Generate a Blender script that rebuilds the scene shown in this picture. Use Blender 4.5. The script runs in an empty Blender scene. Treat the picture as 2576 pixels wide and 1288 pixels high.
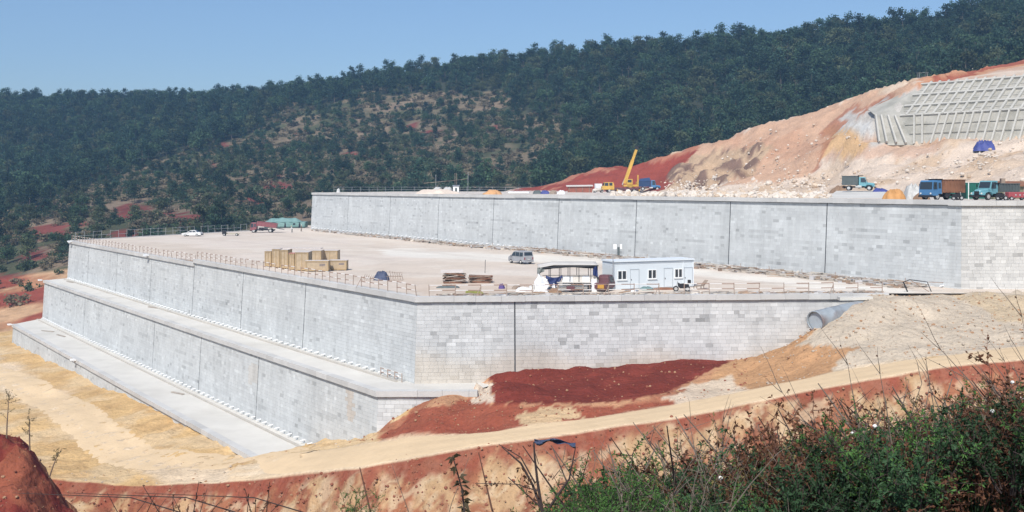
import bpy, math, random
import numpy as np
from mathutils import Vector, Matrix, Euler

# ---------------------------------------------------------------- camera, sky, sun, exposure
scene = bpy.context.scene
F, HX, HY = 2700.0, 1288.0, 470.0          # focal length and horizon in survey units (frame 2576 x 1288)
cam_data = bpy.data.cameras.new('camera')
cam = bpy.data.objects.new('camera', cam_data)
scene.collection.objects.link(cam)
cam.location = (0, 0, 0)
cam.rotation_euler = (math.radians(90), 0, 0)
cam_data.sensor_width = 36.0
cam_data.lens = 36.0 * F / 2576.0
cam_data.shift_y = (HY - 644.0) / 2576.0
cam_data.clip_start = 0.1
cam_data.clip_end = 6000
scene.camera = cam

SUN_EL = math.radians(47)
SUN_DIR = Vector((-0.30, -0.954, 0)).normalized() * math.cos(SUN_EL) + Vector((0, 0, math.sin(SUN_EL)))
world = bpy.data.worlds.new('World')
scene.world = world
world.use_nodes = True
wn = world.node_tree
wn.nodes.clear()
w_out = wn.nodes.new('ShaderNodeOutputWorld')
w_bg = wn.nodes.new('ShaderNodeBackground')
w_sky = wn.nodes.new('ShaderNodeTexSky')
w_sky.sky_type = 'NISHITA'
w_sky.sun_disc = False
w_sky.sun_elevation = SUN_EL
w_sky.sun_rotation = math.atan2(SUN_DIR.x, SUN_DIR.y)
w_sky.altitude = 700
w_sky.air_density = 1.0
w_sky.dust_density = 2.7
w_sky.ozone_density = 5.0
w_bg.inputs['Strength'].default_value = 0.15
wn.links.new(w_sky.outputs['Color'], w_bg.inputs['Color'])
wn.links.new(w_bg.outputs['Background'], w_out.inputs['Surface'])

sun_data = bpy.data.lights.new('sun', 'SUN')
sun_data.energy = 4.8
sun_data.angle = math.radians(0.53)
sun_data.color = (1.0, 0.95, 0.875)
sun = bpy.data.objects.new('sun', sun_data)
scene.collection.objects.link(sun)
sun.rotation_euler = SUN_DIR.to_track_quat('Z', 'Y').to_euler()
sun.location = (0, 0, 120)

scene.view_settings.view_transform = 'Standard'
scene.view_settings.look = 'None'
scene.view_settings.exposure = -0.15
scene.view_settings.gamma = 1.0
scene.view_settings.use_curve_mapping = False
scene.render.engine = 'CYCLES'
scene.cycles.max_bounces = 6
scene.cycles.diffuse_bounces = 3
scene.cycles.volume_bounces = 1
scene.cycles.use_denoising = True

# ---------------------------------------------------------------- helpers
COL = scene.collection
rng = np.random.default_rng(7)
random.seed(11)
R = math.radians


def W(dx, dy, Y):
    """survey bearing + distance -> world point"""
    return Vector(((dx - HX) * Y / F, Y, -(dy - HY) * Y / F))


def onz(dx, dy, z):
    """survey bearing meeting the level z"""
    return W(dx, dy, -z * F / (dy - HY))


def proj(x, y, z):
    return HX + F * x / y, HY - F * z / y


def tag(o, label=None, cat=None, group=None, kind=None):
    if label: o['label'] = label
    if cat: o['category'] = cat
    if group: o['group'] = group
    if kind: o['kind'] = kind
    return o


def link(o, parent=None):
    COL.objects.link(o)
    if parent is not None:
        o.parent = parent
    return o


def empty(name, loc=(0, 0, 0), rz=0.0, label=None, cat=None, group=None, scale=1.0):
    o = bpy.data.objects.new(name, None)
    o.empty_display_size = 0.3
    o.location = loc
    o.rotation_euler = (0, 0, rz)
    o.scale = (scale, scale, scale)
    link(o)
    return tag(o, label, cat, group)


def mesh_np(name, verts, faces, mat=None, smooth=False):
    me = bpy.data.meshes.new(name)
    verts = np.asarray(verts, dtype=np.float32)
    faces = np.asarray(faces, dtype=np.int32)
    n, k = faces.shape
    me.vertices.add(len(verts))
    me.vertices.foreach_set('co', verts.ravel())
    me.loops.add(n * k)
    me.loops.foreach_set('vertex_index', faces.ravel())
    me.polygons.add(n)
    me.polygons.foreach_set('loop_start', np.arange(0, n * k, k, dtype=np.int32))
    me.polygons.foreach_set('loop_total', np.full(n, k, dtype=np.int32))
    me.polygons.foreach_set('use_smooth', np.full(n, bool(smooth)))
    me.update(calc_edges=True)
    me.validate()
    if mat: me.materials.append(mat)
    return me


def obj(name, me, parent=None):
    return link(bpy.data.objects.new(name, me), parent)


def set_color(me, cols, name='tint'):
    a = me.color_attributes.new(name, 'FLOAT_COLOR', 'POINT')
    c = np.ones((len(me.vertices), 4), dtype=np.float32)
    c[:, :3] = cols
    a.data.foreach_set('color', c.ravel())


class MB:
    """collects simple solids and links them as one mesh"""
    def __init__(self):
        self.v, self.f = [], []

    def add(self, vs, fs):
        b = len(self.v)
        self.v += [tuple(p) for p in vs]
        self.f += [tuple(b + i for i in q) for q in fs]
        return self

    def axes(self, c, ex, ey, ez):
        """box with half axes ex ey ez about c"""
        c, ex, ey, ez = Vector(c), Vector(ex), Vector(ey), Vector(ez)
        vs = [c + sx * ex + sy * ey + sz * ez for sz in (-1, 1) for sy in (-1, 1) for sx in (-1, 1)]
        return self.add(vs, [(0, 2, 3, 1), (4, 5, 7, 6), (0, 1, 5, 4), (2, 6, 7, 3), (0, 4, 6, 2), (1, 3, 7, 5)])

    def box(self, x0, x1, y0, y1, z0, z1):
        return self.axes(((x0 + x1) / 2, (y0 + y1) / 2, (z0 + z1) / 2), ((x1 - x0) / 2, 0, 0), (0, (y1 - y0) / 2, 0), (0, 0, (z1 - z0) / 2))

    def bar(self, p, q, w, h=None, up=(0, 0, 1)):
        p, q = Vector(p), Vector(q)
        d = q - p
        s = d.cross(Vector(up))
        if s.length < 1e-6: s = d.cross(Vector((1, 0, 0)))
        s.normalize()
        t = s.cross(d).normalized()
        return self.axes((p + q) / 2, d / 2, s * w / 2, t * (h or w) / 2)

    def tube(self, pts, r, n=6, cap=True):
        pts = [Vector(p) for p in pts]
        rs = r if isinstance(r, (list, tuple)) else [r] * len(pts)
        rings, prev = [], None
        for i, p in enumerate(pts):
            d = (pts[min(i + 1, len(pts) - 1)] - pts[max(i - 1, 0)]).normalized()
            a = prev if prev is not None else Vector((0.13, 0.31, 0.94))
            s = d.cross(a)
            if s.length < 1e-4: s = d.cross(Vector((1, 0, 0)))
            s.normalize()
            t = s.cross(d).normalized()
            prev = t
            rings.append([p + rs[i] * (math.cos(2 * math.pi * k / n) * s + math.sin(2 * math.pi * k / n) * t) for k in range(n)])
        vs = [q for ring in rings for q in ring]
        fs = []
        for i in range(len(pts) - 1):
            for k in range(n):
                fs.append((i * n + k, i * n + (k + 1) % n, (i + 1) * n + (k + 1) % n, (i + 1) * n + k))
        if cap:
            fs.append(tuple(range(n - 1, -1, -1)))
            fs.append(tuple((len(pts) - 1) * n + k for k in range(n)))
        return self.add(vs, fs)

    def loft(self, rings, cap=True):
        n = len(rings[0])
        vs = [q for ring in rings for q in ring]
        fs = []
        for i in range(len(rings) - 1):
            for k in range(n):
                fs.append((i * n + k, i * n + (k + 1) % n, (i + 1) * n + (k + 1) % n, (i + 1) * n + k))
        if cap:
            fs.append(tuple(range(n - 1, -1, -1)))
            fs.append(tuple((len(rings) - 1) * n + k for k in range(n)))
        return self.add(vs, fs)

    def quad(self, a, b, c, d):
        return self.add([a, b, c, d], [(0, 1, 2, 3)])

    def slab(self, a, b, c, d, t):
        """thin plate: quad a b c d with thickness t along -normal"""
        a, b, c, d = map(Vector, (a, b, c, d))
        n = (b - a).cross(d - a).normalized() * t
        return self.add([a, b, c, d, a - n, b - n, c - n, d - n],
                        [(0, 1, 2, 3), (7, 6, 5, 4), (0, 4, 5, 1), (1, 5, 6, 2), (2, 6, 7, 3), (3, 7, 4, 0)])

    def mesh(self, name, mat, smooth=False, bevel=0):
        me = bpy.data.meshes.new(name)
        me.from_pydata(self.v, [], self.f)
        me.update()
        if smooth:
            me.polygons.foreach_set('use_smooth', np.ones(len(me.polygons), dtype=bool))
        if mat: me.materials.append(mat)
        return me

    def build(self, name, mat, parent=None, smooth=False, bevel=0):
        o = obj(name, self.mesh(name, mat, smooth), parent)
        if bevel:
            m = o.modifiers.new('bevel', 'BEVEL')
            m.width = bevel
            m.segments = 2
            m.limit_method = 'ANGLE'
        return o


def copy_tree(o, parent=None):
    c = o.copy()
    COL.objects.link(c)
    c.parent = parent
    for ch in o.children:
        copy_tree(ch, c)
    return c


# noise -------------------------------------------------------------
def vnoise(x, y, seed=0):
    xi, yi = np.floor(x).astype(np.int64), np.floor(y).astype(np.int64)
    fx, fy = x - xi, y - yi
    fx, fy = fx * fx * fx * (fx * (6 * fx - 15) + 10), fy * fy * fy * (fy * (6 * fy - 15) + 10)

    def h(a, b):
        n = (a * 374761393 + b * 668265263 + seed * 1274126177) & 0x7fffffff
        n = ((n ^ (n >> 13)) * 1274126177) & 0x7fffffff
        n = (n ^ (n >> 16)) & 0xffffff
        return n / float(0xffffff)
    a, b, c, d = h(xi, yi), h(xi + 1, yi), h(xi, yi + 1), h(xi + 1, yi + 1)
    return (a + (b - a) * fx) * (1 - fy) + (c + (d - c) * fx) * fy - 0.5


def fbm(x, y, scale, octaves=4, seed=0, gain=0.5):
    x, y = np.asarray(x, float) / scale, np.asarray(y, float) / scale
    s, amp = 0, 1.0
    for i in range(octaves):
        s = s + amp * vnoise(x + 17.3 * i, y - 9.1 * i, seed + i)
        x, y, amp = x * 2.03, y * 2.03, amp * gain
    return s


class Surf:
    """smooth height field through surveyed points (multiquadric)"""
    def __init__(self, pts, c=3.0):
        p = np.array(pts, float)
        self.p, self.c = p[:, :2], c
        n = len(p)
        d = np.sqrt(((p[:, None, :2] - p[None, :, :2]) ** 2).sum(-1) + c * c)
        P1 = np.c_[np.ones(n), p[:, :2]]
        A = np.block([[d, P1], [P1.T, np.zeros((3, 3))]])
        self.w = np.linalg.solve(A, np.r_[p[:, 2], 0, 0, 0])

    def __call__(self, x, y):
        x, y = np.asarray(x, float), np.asarray(y, float)
        out = self.w[-3] + self.w[-2] * x + self.w[-1] * y
        for (px, py), w in zip(self.p, self.w[:-3]):
            out = out + w * np.sqrt((x - px) ** 2 + (y - py) ** 2 + self.c ** 2)
        return out


def sstep(a, b, x):
    t = np.clip((np.asarray(x, float) - a) / (b - a), 0, 1)
    return t * t * (3 - 2 * t)


def pip(px, py, poly):
    inside = np.zeros(np.shape(px), bool)
    n = len(poly)
    for i in range(n):
        x1, y1 = poly[i]
        x2, y2 = poly[(i + 1) % n]
        c = ((y1 > py) != (y2 > py)) & (px < (x2 - x1) * (py - y1) / (y2 - y1 + 1e-12) + x1)
        inside ^= c
    return inside


def dist_line(px, py, line):
    best = np.full(np.shape(px), 1e9)
    for (x1, y1), (x2, y2) in zip(line[:-1], line[1:]):
        dx, dy = x2 - x1, y2 - y1
        t = np.clip(((px - x1) * dx + (py - y1) * dy) / (dx * dx + dy * dy), 0, 1)
        best = np.minimum(best, np.hypot(px - x1 - t * dx, py - y1 - t * dy))
    return best


def grid(x0, x1, y0, y1, step):
    xs = np.arange(x0, x1 + step * 0.5, step)
    ys = np.arange(y0, y1 + step * 0.5, step)
    X, Y = np.meshgrid(xs, ys)
    nx, ny = len(xs), len(ys)
    i = np.arange(nx * ny).reshape(ny, nx)
    faces = np.stack([i[:-1, :-1], i[:-1, 1:], i[1:, 1:], i[1:, :-1]], -1).reshape(-1, 4)
    return X.ravel(), Y.ravel(), faces


# materials ---------------------------------------------------------
MATS = {}


def material(name, color, rough=0.8, var=0.15, scale=3.0, bump=0.0, bscale=None, metal=0.0, src=None, dark=None, spec=0.3, detail=4.0, coat=0.0, coords='Object', streak=None, speck=0.0):
    """principled surface; colour (or attribute / object colour) modulated by two layers of noise"""
    if name in MATS: return MATS[name]
    m = bpy.data.materials.new(name)
    m.use_nodes = True
    nt = m.node_tree
    b = nt.nodes['Principled BSDF']
    b.inputs['Roughness'].default_value = rough
    b.inputs['Metallic'].default_value = metal
    b.inputs['Specular IOR Level'].default_value = spec
    if coat: b.inputs['Coat Weight'].default_value = coat
    tc = nt.nodes.new('ShaderNodeTexCoord')
    vec = tc.outputs['Object']
    if coords == 'World':
        vec = nt.nodes.new('ShaderNodeNewGeometry').outputs['Position']
    if streak:
        mp = nt.nodes.new('ShaderNodeMapping')
        mp.inputs['Scale'].default_value = streak
        nt.links.new(vec, mp.inputs['Vector'])
        svec = mp.outputs['Vector']
    else:
        svec = vec
    n1 = nt.nodes.new('ShaderNodeTexNoise')
    n1.inputs['Scale'].default_value = scale
    n1.inputs['Detail'].default_value = detail
    n1.inputs['Roughness'].default_value = 0.62
    nt.links.new(svec, n1.inputs['Vector'])
    n2 = nt.nodes.new('ShaderNodeTexNoise')
    n2.inputs['Scale'].default_value = scale * 0.17
    n2.inputs['Detail'].default_value = 3
    nt.links.new(vec, n2.inputs['Vector'])
    add = nt.nodes.new('ShaderNodeMath'); add.operation = 'ADD'
    nt.links.new(n1.outputs['Fac'], add.inputs[0]); nt.links.new(n2.outputs['Fac'], add.inputs[1])
    mr = nt.nodes.new('ShaderNodeMapRange')
    mr.inputs['From Min'].default_value = 0.62; mr.inputs['From Max'].default_value = 1.38
    mr.inputs['To Min'].default_value = 1 - var; mr.inputs['To Max'].default_value = 1 + var
    nt.links.new(add.outputs[0], mr.inputs['Value'])
    mul = nt.nodes.new('ShaderNodeMix'); mul.data_type = 'RGBA'; mul.blend_type = 'MULTIPLY'
    mul.inputs[0].default_value = 1.0
    if src == 'attr':
        s = nt.nodes.new('ShaderNodeVertexColor'); s.layer_name = 'tint'
        nt.links.new(s.outputs['Color'], mul.inputs[6])
    elif src == 'object':
        s = nt.nodes.new('ShaderNodeObjectInfo')
        nt.links.new(s.outputs['Color'], mul.inputs[6])
    elif dark is not None:
        mx = nt.nodes.new('ShaderNodeMix'); mx.data_type = 'RGBA'
        mx.inputs[6].default_value = (*color, 1); mx.inputs[7].default_value = (*dark, 1)
        cr = nt.nodes.new('ShaderNodeMapRange')
        cr.inputs['From Min'].default_value = 0.46; cr.inputs['From Max'].default_value = 0.66
        n3 = nt.nodes.new('ShaderNodeTexNoise'); n3.inputs['Scale'].default_value = scale * 0.4; n3.inputs['Detail'].default_value = 6
        nt.links.new(svec, n3.inputs['Vector'])
        nt.links.new(n3.outputs['Fac'], cr.inputs['Value'])
        nt.links.new(cr.outputs[0], mx.inputs[0])
        nt.links.new(mx.outputs[2], mul.inputs[6])
    else:
        mul.inputs[6].default_value = (*color, 1)
    nt.links.new(mr.outputs[0], mul.inputs[7])
    out_c = mul.outputs[2]
    if speck:                      # crumbs and small stones, darker and paler than the soil
        n4 = nt.nodes.new('ShaderNodeTexNoise'); n4.inputs['Scale'].default_value = scale * 2.3; n4.inputs['Detail'].default_value = 8; n4.inputs['Roughness'].default_value = 0.75
        nt.links.new(vec, n4.inputs['Vector'])
        r4 = nt.nodes.new('ShaderNodeValToRGB')
        r4.color_ramp.elements[0].position = 0.36; r4.color_ramp.elements[0].color = (1 - speck, 1 - speck * 1.05, 1 - speck * 1.1, 1)
        r4.color_ramp.elements[1].position = 0.47; r4.color_ramp.elements[1].color = (1, 1, 1, 1)
        e4 = r4.color_ramp.elements.new(0.60); e4.color = (1, 1, 1, 1)
        e5 = r4.color_ramp.elements.new(0.68); e5.color = (1 + speck * 0.6, 1 + speck * 0.6, 1 + speck * 0.6, 1)
        nt.links.new(n4.outputs['Fac'], r4.inputs[0])
        m4 = nt.nodes.new('ShaderNodeMix'); m4.data_type = 'RGBA'; m4.blend_type = 'MULTIPLY'; m4.inputs[0].default_value = 1
        nt.links.new(out_c, m4.inputs[6]); nt.links.new(r4.outputs[0], m4.inputs[7])
        out_c = m4.outputs[2]
    nt.links.new(out_c, b.inputs['Base Color'])
    if bump:
        nb = nt.nodes.new('ShaderNodeTexNoise')
        nb.inputs['Scale'].default_value = bscale or scale * 2
        nb.inputs['Detail'].default_value = 6
        nt.links.new(vec, nb.inputs['Vector'])
        bp = nt.nodes.new('ShaderNodeBump')
        bp.inputs['Strength'].default_value = min(1.0, bump)
        bp.inputs['Distance'].default_value = 0.1 if not bscale else 0.5 / bscale
        nt.links.new(nb.outputs['Fac'], bp.inputs['Height'])
        nt.links.new(bp.outputs['Normal'], b.inputs['Normal'])
    MATS[name] = m
    return m


def leafmat(name, color, var=0.3, trans=0.25, objvar=0.0):
    if name in MATS: return MATS[name]
    m = material(name, color, rough=0.6, var=var, scale=1.3, spec=0.2)
    nt = m.node_tree
    b = nt.nodes['Principled BSDF']
    tr = nt.nodes.new('ShaderNodeBsdfTranslucent')
    mix = nt.nodes.new('ShaderNodeMixShader')
    mix.inputs[0].default_value = trans
    src = b.inputs['Base Color'].links[0].from_socket
    if objvar:
        oi = nt.nodes.new('ShaderNodeObjectInfo')
        mr = nt.nodes.new('ShaderNodeMapRange')
        mr.inputs['To Min'].default_value = 1 - objvar; mr.inputs['To Max'].default_value = 1 + objvar
        nt.links.new(oi.outputs['Random'], mr.inputs['Value'])
        mu = nt.nodes.new('ShaderNodeMix'); mu.data_type = 'RGBA'; mu.blend_type = 'MULTIPLY'; mu.inputs[0].default_value = 1
        nt.links.new(src, mu.inputs[6]); nt.links.new(mr.outputs[0], mu.inputs[7])
        src = mu.outputs[2]
        nt.links.new(src, b.inputs['Base Color'])
    nt.links.new(src, tr.inputs['Color'])
    nt.links.new(b.outputs[0], mix.inputs[1]); nt.links.new(tr.outputs[0], mix.inputs[2])
    nt.links.new(mix.outputs[0], nt.nodes['Material Output'].inputs['Surface'])
    return m


M_ground = material('soil', (0.5, 0.4, 0.3), 0.95, 0.20, 2.2, bump=1.0, bscale=1.6, detail=10, speck=0.26, src='attr', coords='World', spec=0.1)
M_hill = material('hill_soil', (0.2, 0.15, 0.1), 0.95, 0.35, 0.35, bump=0.6, bscale=0.6, src='attr', coords='World', spec=0.1)
M_block_j = material('granite_course', (0.5, 0.5, 0.5), 0.85, 0.15, 1.3, bump=0.3, bscale=9, src='attr', coords='World', streak=(1, 1, 0.14))
M_block_o = material('granite_block', (0.5, 0.5, 0.5), 0.85, 0.15, 1.3, bump=0.3, bscale=9, src='object', coords='World', streak=(1, 1, 0.14))
M_coping = material('coping_concrete', (0.5, 0.5, 0.49), 0.85, 0.12, 0.9, bump=0.3, bscale=8, src='object', coords='World')
M_mortar = material('mortar', (0.56, 0.56, 0.55), 0.9, 0.12, 1.5, coords='World')
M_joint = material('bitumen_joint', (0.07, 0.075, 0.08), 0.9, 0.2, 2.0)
M_slab = material('terrace_concrete', (0.63, 0.61, 0.56), 0.9, 0.10, 0.35, bump=0.2, bscale=5, coords='World', dark=(0.56, 0.54, 0.49))
M_kerb = material('kerb_concrete', (0.5, 0.47, 0.42), 0.9, 0.15, 0.8, coords='World')
M_pvc = material('white_plastic', (0.82, 0.83, 0.83), 0.4, 0.04, 3.0)
M_plat = material('crushed_stone', (0.70, 0.63, 0.56), 0.95, 0.10, 0.9, bump=0.4, bscale=3.0, coords='World', spec=0.1, detail=8, src='attr', speck=0.10)
M_steel = material('galvanised_steel', (0.45, 0.46, 0.47), 0.45, 0.15, 4, metal=0.6)
M_dsteel = material('dark_steel', (0.06, 0.06, 0.065), 0.6, 0.25, 4, metal=0.3)
M_rust = material('rusty_pipe', (0.30, 0.21, 0.16), 0.75, 0.3, 5, dark=(0.42, 0.36, 0.30))
M_railw = material('rail_pale', (0.40, 0.31, 0.25), 0.6, 0.2, 2, dark=(0.28, 0.19, 0.15))
M_rubber = material('tyre_rubber', (0.03, 0.03, 0.032), 0.85, 0.2, 5)
M_glass = material('dark_glass', (0.035, 0.045, 0.055), 0.12, 0.1, 2, spec=0.6)
M_chrome = material('pale_metal', (0.62, 0.62, 0.60), 0.35, 0.1, 4, metal=0.5)
M_chassis = material('chassis_black', (0.025, 0.025, 0.028), 0.7, 0.25, 4)
M_wood = material('weathered_timber', (0.30, 0.24, 0.19), 0.85, 0.3, 4, dark=(0.16, 0.12, 0.10))
M_bark = material('bark', (0.12, 0.10, 0.085), 0.95, 0.3, 4)
M_lamp = material('lamp_lens', (0.75, 0.75, 0.70), 0.2, 0.05, 3)

M_track = material('packed_track', (0.68, 0.515, 0.325), 0.95, 0.10, 0.35, bump=0.3, bscale=2.0, coords='World', spec=0.1, detail=6, speck=0.06)
# ---------------------------------------------------------------- surveyed lines of the terraces
V2 = lambda x, y: np.array([x, y], float)
C3, U3 = V2(48.8, 116.5), V2(-0.512, 0.859)
C2, U2 = V2(-9.5, 107.6), V2(-0.5718, 0.8204)
C1, C0 = V2(-12.9, 103.2), V2(-23.1, 105.4)
U3 /= np.linalg.norm(U3); U2 /= np.linalg.norm(U2)
U2R = V2(0.9976, 0.0692)
UX = V2(1.0, 0.0)
L3, L2, L1, L0 = 200.0, 149.2, 149.4, 136.0
STEP2 = 67.7
Z3, Z2, Z1, Z0 = -1.5, -11.0, -19.6, -27.7


def left_n(u):            # outward normal of a face whose u runs away to the left
    return V2(-u[1], u[0])


class Face:
    def __init__(s, origin, u, n, L, ztop, zbot, batter, k0=0.0, joints=()):
        s.o, s.u, s.n, s.L, s.zt, s.zb, s.b, s.k0, s.joints = origin, u, n, L, ztop, zbot, batter, k0, sorted(joints)

    def p(s, a, h, off=0.0):
        q = s.o + s.u * a + s.n * (s.b * h + off)
        return np.array([q[0], q[1], s.zt - h])


def mitre(n1, n2, u1):
    return -float(n2 @ u1) / (1 + float(n1 @ n2))


def px_to_s(o, u, dx):
    r = (dx - HX) / F
    return (o[0] - r * o[1]) / (r * u[1] - u[0])


N3, N2 = left_n(U3), left_n(U2)
NR2, NRX = V2(U2R[1], -U2R[0]), V2(0, -1)
M_unit = MB().box(0, 1, 0, 1, 0, 1).mesh('stone_block', M_block_o)
M_cope = MB().box(0, 1, 0, 1, 0, 1).mesh('coping_stone', M_coping)
CUBEV = np.array([[x, y, z] for z in (0, 1) for y in (0, 1) for x in (0, 1)], float)
CUBEF = np.array([(0, 1, 5, 4), (2, 6, 7, 3), (0, 4, 6, 2), (1, 3, 7, 5), (4, 5, 7, 6), (0, 2, 3, 1)])


def stone_tint(dx, dy, rowv, zone):
    big = zone in ('W2R', 'W1R', 'W3R')
    t = rng.normal(0, 0.05 if big else 0.03) + rowv
    r = rng.random()
    if r < (0.09 if big else 0.045): t -= rng.uniform(0.10, 0.34 if big else 0.26)
    elif r < (0.16 if big else 0.09): t += rng.uniform(0.05, 0.14)
    c = np.array([0.548, 0.568, 0.565]) * (1 + t)
    if zone == 'W2R':
        c = np.array([0.55, 0.562, 0.558]) * (1 + t)
        k = sstep(865, 925, dy + 14 * math.sin(dx * 0.02)) * 0.65          # soil splashed against the foot
        c = c * (1 - k) + np.array([0.52, 0.45, 0.36]) * k
    if zone == 'W3R':
        c = np.array([0.575, 0.57, 0.545]) * (1 + t)
    if zone == 'W1L' and 872 < dx < 890 and 985 < dy < 1062:
        c = c * 0.5 + np.array([0.5, 0.40, 0.30]) * 0.5
    if zone == 'W1L' and 625 < dx < 648 and 915 < dy < 965:
        c = c * 0.7 + np.array([0.5, 0.42, 0.33]) * 0.3
    return np.clip(c, 0.2, 0.72)


def block_matrix(f, a0, a1, h0, h1, proud):
    ez = f.p(a0, h0) - f.p(a0, h1)
    ex = np.array([*(f.u * (a1 - a0)), 0.0])
    ny = np.cross(ex, ez)
    ny /= np.linalg.norm(ny)
    if ny[:2] @ f.n < 0: ny = -ny
    d = 0.22
    loc = f.p(a0, h1) + ny * (proud - d)
    return ex, ny * d, ez, loc


def build_wall(root, faces, seen, course, names, limit=300):
    """granite courses of every face of one wall: the stones that show largest are parts, the rest one part"""
    items = []
    for f, zone in zip(faces, names):
        H = f.zt - f.zb
        nrow = int(round(H / course))
        hrow = H / nrow
        cuts = [j for j in f.joints] + [f.L]
        for r in range(nrow):
            h0, h1 = r * hrow + 0.006, (r + 1) * hrow - 0.006
            rowv = rng.normal(0, 0.018) + (-0.10 if r == 0 else 0)
            band = []
            a = -f.k0 * f.b * (r + 0.5) * hrow + 0.01
            for cut in cuts:
                end = cut - 0.07 if cut != f.L else f.L
                while a < end - 0.05:
                    l = rng.uniform(0.5, 1.0)
                    if end - a - l < 0.35: l = end - a
                    l = min(l, end - a)
                    band.append((a, a + l - 0.016))
                    a += l
                a = cut + 0.07
            run = 0
            for a0, a1 in band:
                c = f.p((a0 + a1) / 2, (h0 + h1) / 2)
                dx, dy = proj(*c)
                extra = 0
                if run > 0:
                    extra = -0.13; run -= 1
                elif rng.random() < 0.006: run = int(rng.integers(3, 9))
                col = stone_tint(dx, dy, rowv + extra, zone)
                items.append((c[1], seen(dx, dy, c), f, a0, a1, h0, h1, rng.uniform(0.0, 0.022), col))
    vis = sorted((i for i in range(len(items)) if items[i][1]), key=lambda i: items[i][0])[:limit]
    single = set(vis)
    inv = Matrix.Translation(-root.location)
    V, FC, CC = [], [], []
    for i, (Y, s, f, a0, a1, h0, h1, pr, col) in enumerate(items):
        ex, ey, ez, loc = block_matrix(f, a0, a1, h0, h1, pr)
        if i in single:
            o = bpy.data.objects.new('stone_block', M_unit)
            COL.objects.link(o)
            o.parent = root
            o.matrix_parent_inverse = inv
            o.matrix_basis = Matrix(((ex[0], ey[0], ez[0], loc[0]), (ex[1], ey[1], ez[1], loc[1]), (ex[2], ey[2], ez[2], loc[2]), (0, 0, 0, 1)))
            o.color = (*col, 1)
        else:
            b = 8 * len(V)
            V.append(loc + CUBEV[:, :1] * ex + CUBEV[:, 1:2] * ey + CUBEV[:, 2:] * ez)
            FC.append(CUBEF[:5] + b)
            CC.append(np.repeat(col[None], 8, 0))
    me = mesh_np('stone_courses', np.concatenate(V) - np.array(root.location), np.concatenate(FC), M_block_j)
    set_color(me, np.concatenate(CC))
    o = obj('stone_courses', me, root)
    o['kind'] = 'stuff'
    # core behind the stones and the joint fillers
    core = MB()
    L = np.array(root.location)
    for f in faces:
        H = f.zt - f.zb
        a0, a1 = -f.k0 * 0 + 0.0, f.L
        p = [f.p(a0, 0, -0.03), f.p(a1, 0, -0.03), f.p(a1, H, -0.03), f.p(-f.k0 * f.b * H, H, -0.03)]
        q = [f.p(a0 + 0.6 * f.k0, 0, -0.9), f.p(a1, 0, -0.9), f.p(a1, H, -0.9 - f.b * H), f.p(a0 + 0.6 * f.k0, H, -0.9 - f.b * H)]
        core.add([v - L for v in p + q], [(0, 1, 2, 3), (7, 6, 5, 4), (0, 4, 5, 1), (1, 5, 6, 2), (2, 6, 7, 3), (3, 7, 4, 0)])
    core.build('wall_core', M_mortar, root)
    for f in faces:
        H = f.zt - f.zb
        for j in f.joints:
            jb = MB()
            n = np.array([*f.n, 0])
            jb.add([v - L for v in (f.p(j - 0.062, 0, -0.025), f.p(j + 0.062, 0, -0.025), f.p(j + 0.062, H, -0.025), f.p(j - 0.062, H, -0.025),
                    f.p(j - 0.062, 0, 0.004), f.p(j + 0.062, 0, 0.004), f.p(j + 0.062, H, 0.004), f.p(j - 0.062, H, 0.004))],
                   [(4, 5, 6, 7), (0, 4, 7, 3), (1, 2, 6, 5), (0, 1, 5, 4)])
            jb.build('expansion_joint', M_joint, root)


def coping(root, f, ztop_of, h, out, inn, stone=2.4, start=0.0, L=None, k0=None):
    inv = Matrix.Translation(-root.location)
    a = start
    L = f.L if L is None else L
    while a < L - 0.1:
        l = min(stone * rng.uniform(0.9, 1.1), L - a)
        zt = ztop_of(a + l / 2)
        ex = np.array([*(f.u * (l - 0.02)), 0])
        ey = np.array([*(f.n * (out + inn)), 0])
        q = f.o + f.u * a - f.n * inn
        t = 1 + rng.normal(0, 0.045)
        o = bpy.data.objects.new('coping_stone', M_cope)
        COL.objects.link(o)
        o.parent = root
        o.matrix_parent_inverse = inv
        dz = rng.uniform(-0.012, 0.012)
        o.matrix_basis = Matrix(((ex[0], ey[0], 0, q[0]), (ex[1], ey[1], 0, q[1]), (0, 0, h, zt - h + dz), (0, 0, 0, 1)))
        o.color = (0.55 * t, 0.545 * t, 0.525 * t, 1)
        a += l


def corner_coping(root, fl, fr, k, kr, zt, h, out, inn, la=1.5):
    L = np.array(root.location)
    pts = []
    for off in (out, -inn):
        q = fl.o + fl.n * off + fl.u * (-k * off)
        pts.append((fl.o + fl.u * la + fl.n * off, q, fr.o + fr.u * la + fr.n * off))
    mb = MB()
    ring = [pts[0][0], pts[0][1], pts[0][2], pts[1][2], pts[1][1], pts[1][0]]
    vs = [np.array([*p, z]) - L for z in (zt - h, zt) for p in ring]
    mb.add(vs, [(5, 4, 1, 0), (4, 3, 2, 1), (6, 7, 10, 11), (7, 8, 9, 10)] + [(i, (i + 1) % 6, 6 + (i + 1) % 6, 6 + i) for i in range(6)])
    o = mb.build('corner_coping_stone', M_coping, root)
    o.color = (0.56, 0.555, 0.535, 1)
    return la


_pv = MB().tube([(0, 0, 0), (0, 1, 0)], 1.0, 8)
M_drain = _pv.mesh('drain_pipe', M_pvc)
_sp = MB().box(-0.5, 0.5, 0, 1, -0.07, 0.0).box(-0.5, -0.43, 0, 1, 0, 0.18).box(0.43, 0.5, 0, 1, 0, 0.18)
M_spout = _sp.mesh('overflow_spout', M_pvc)


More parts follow.
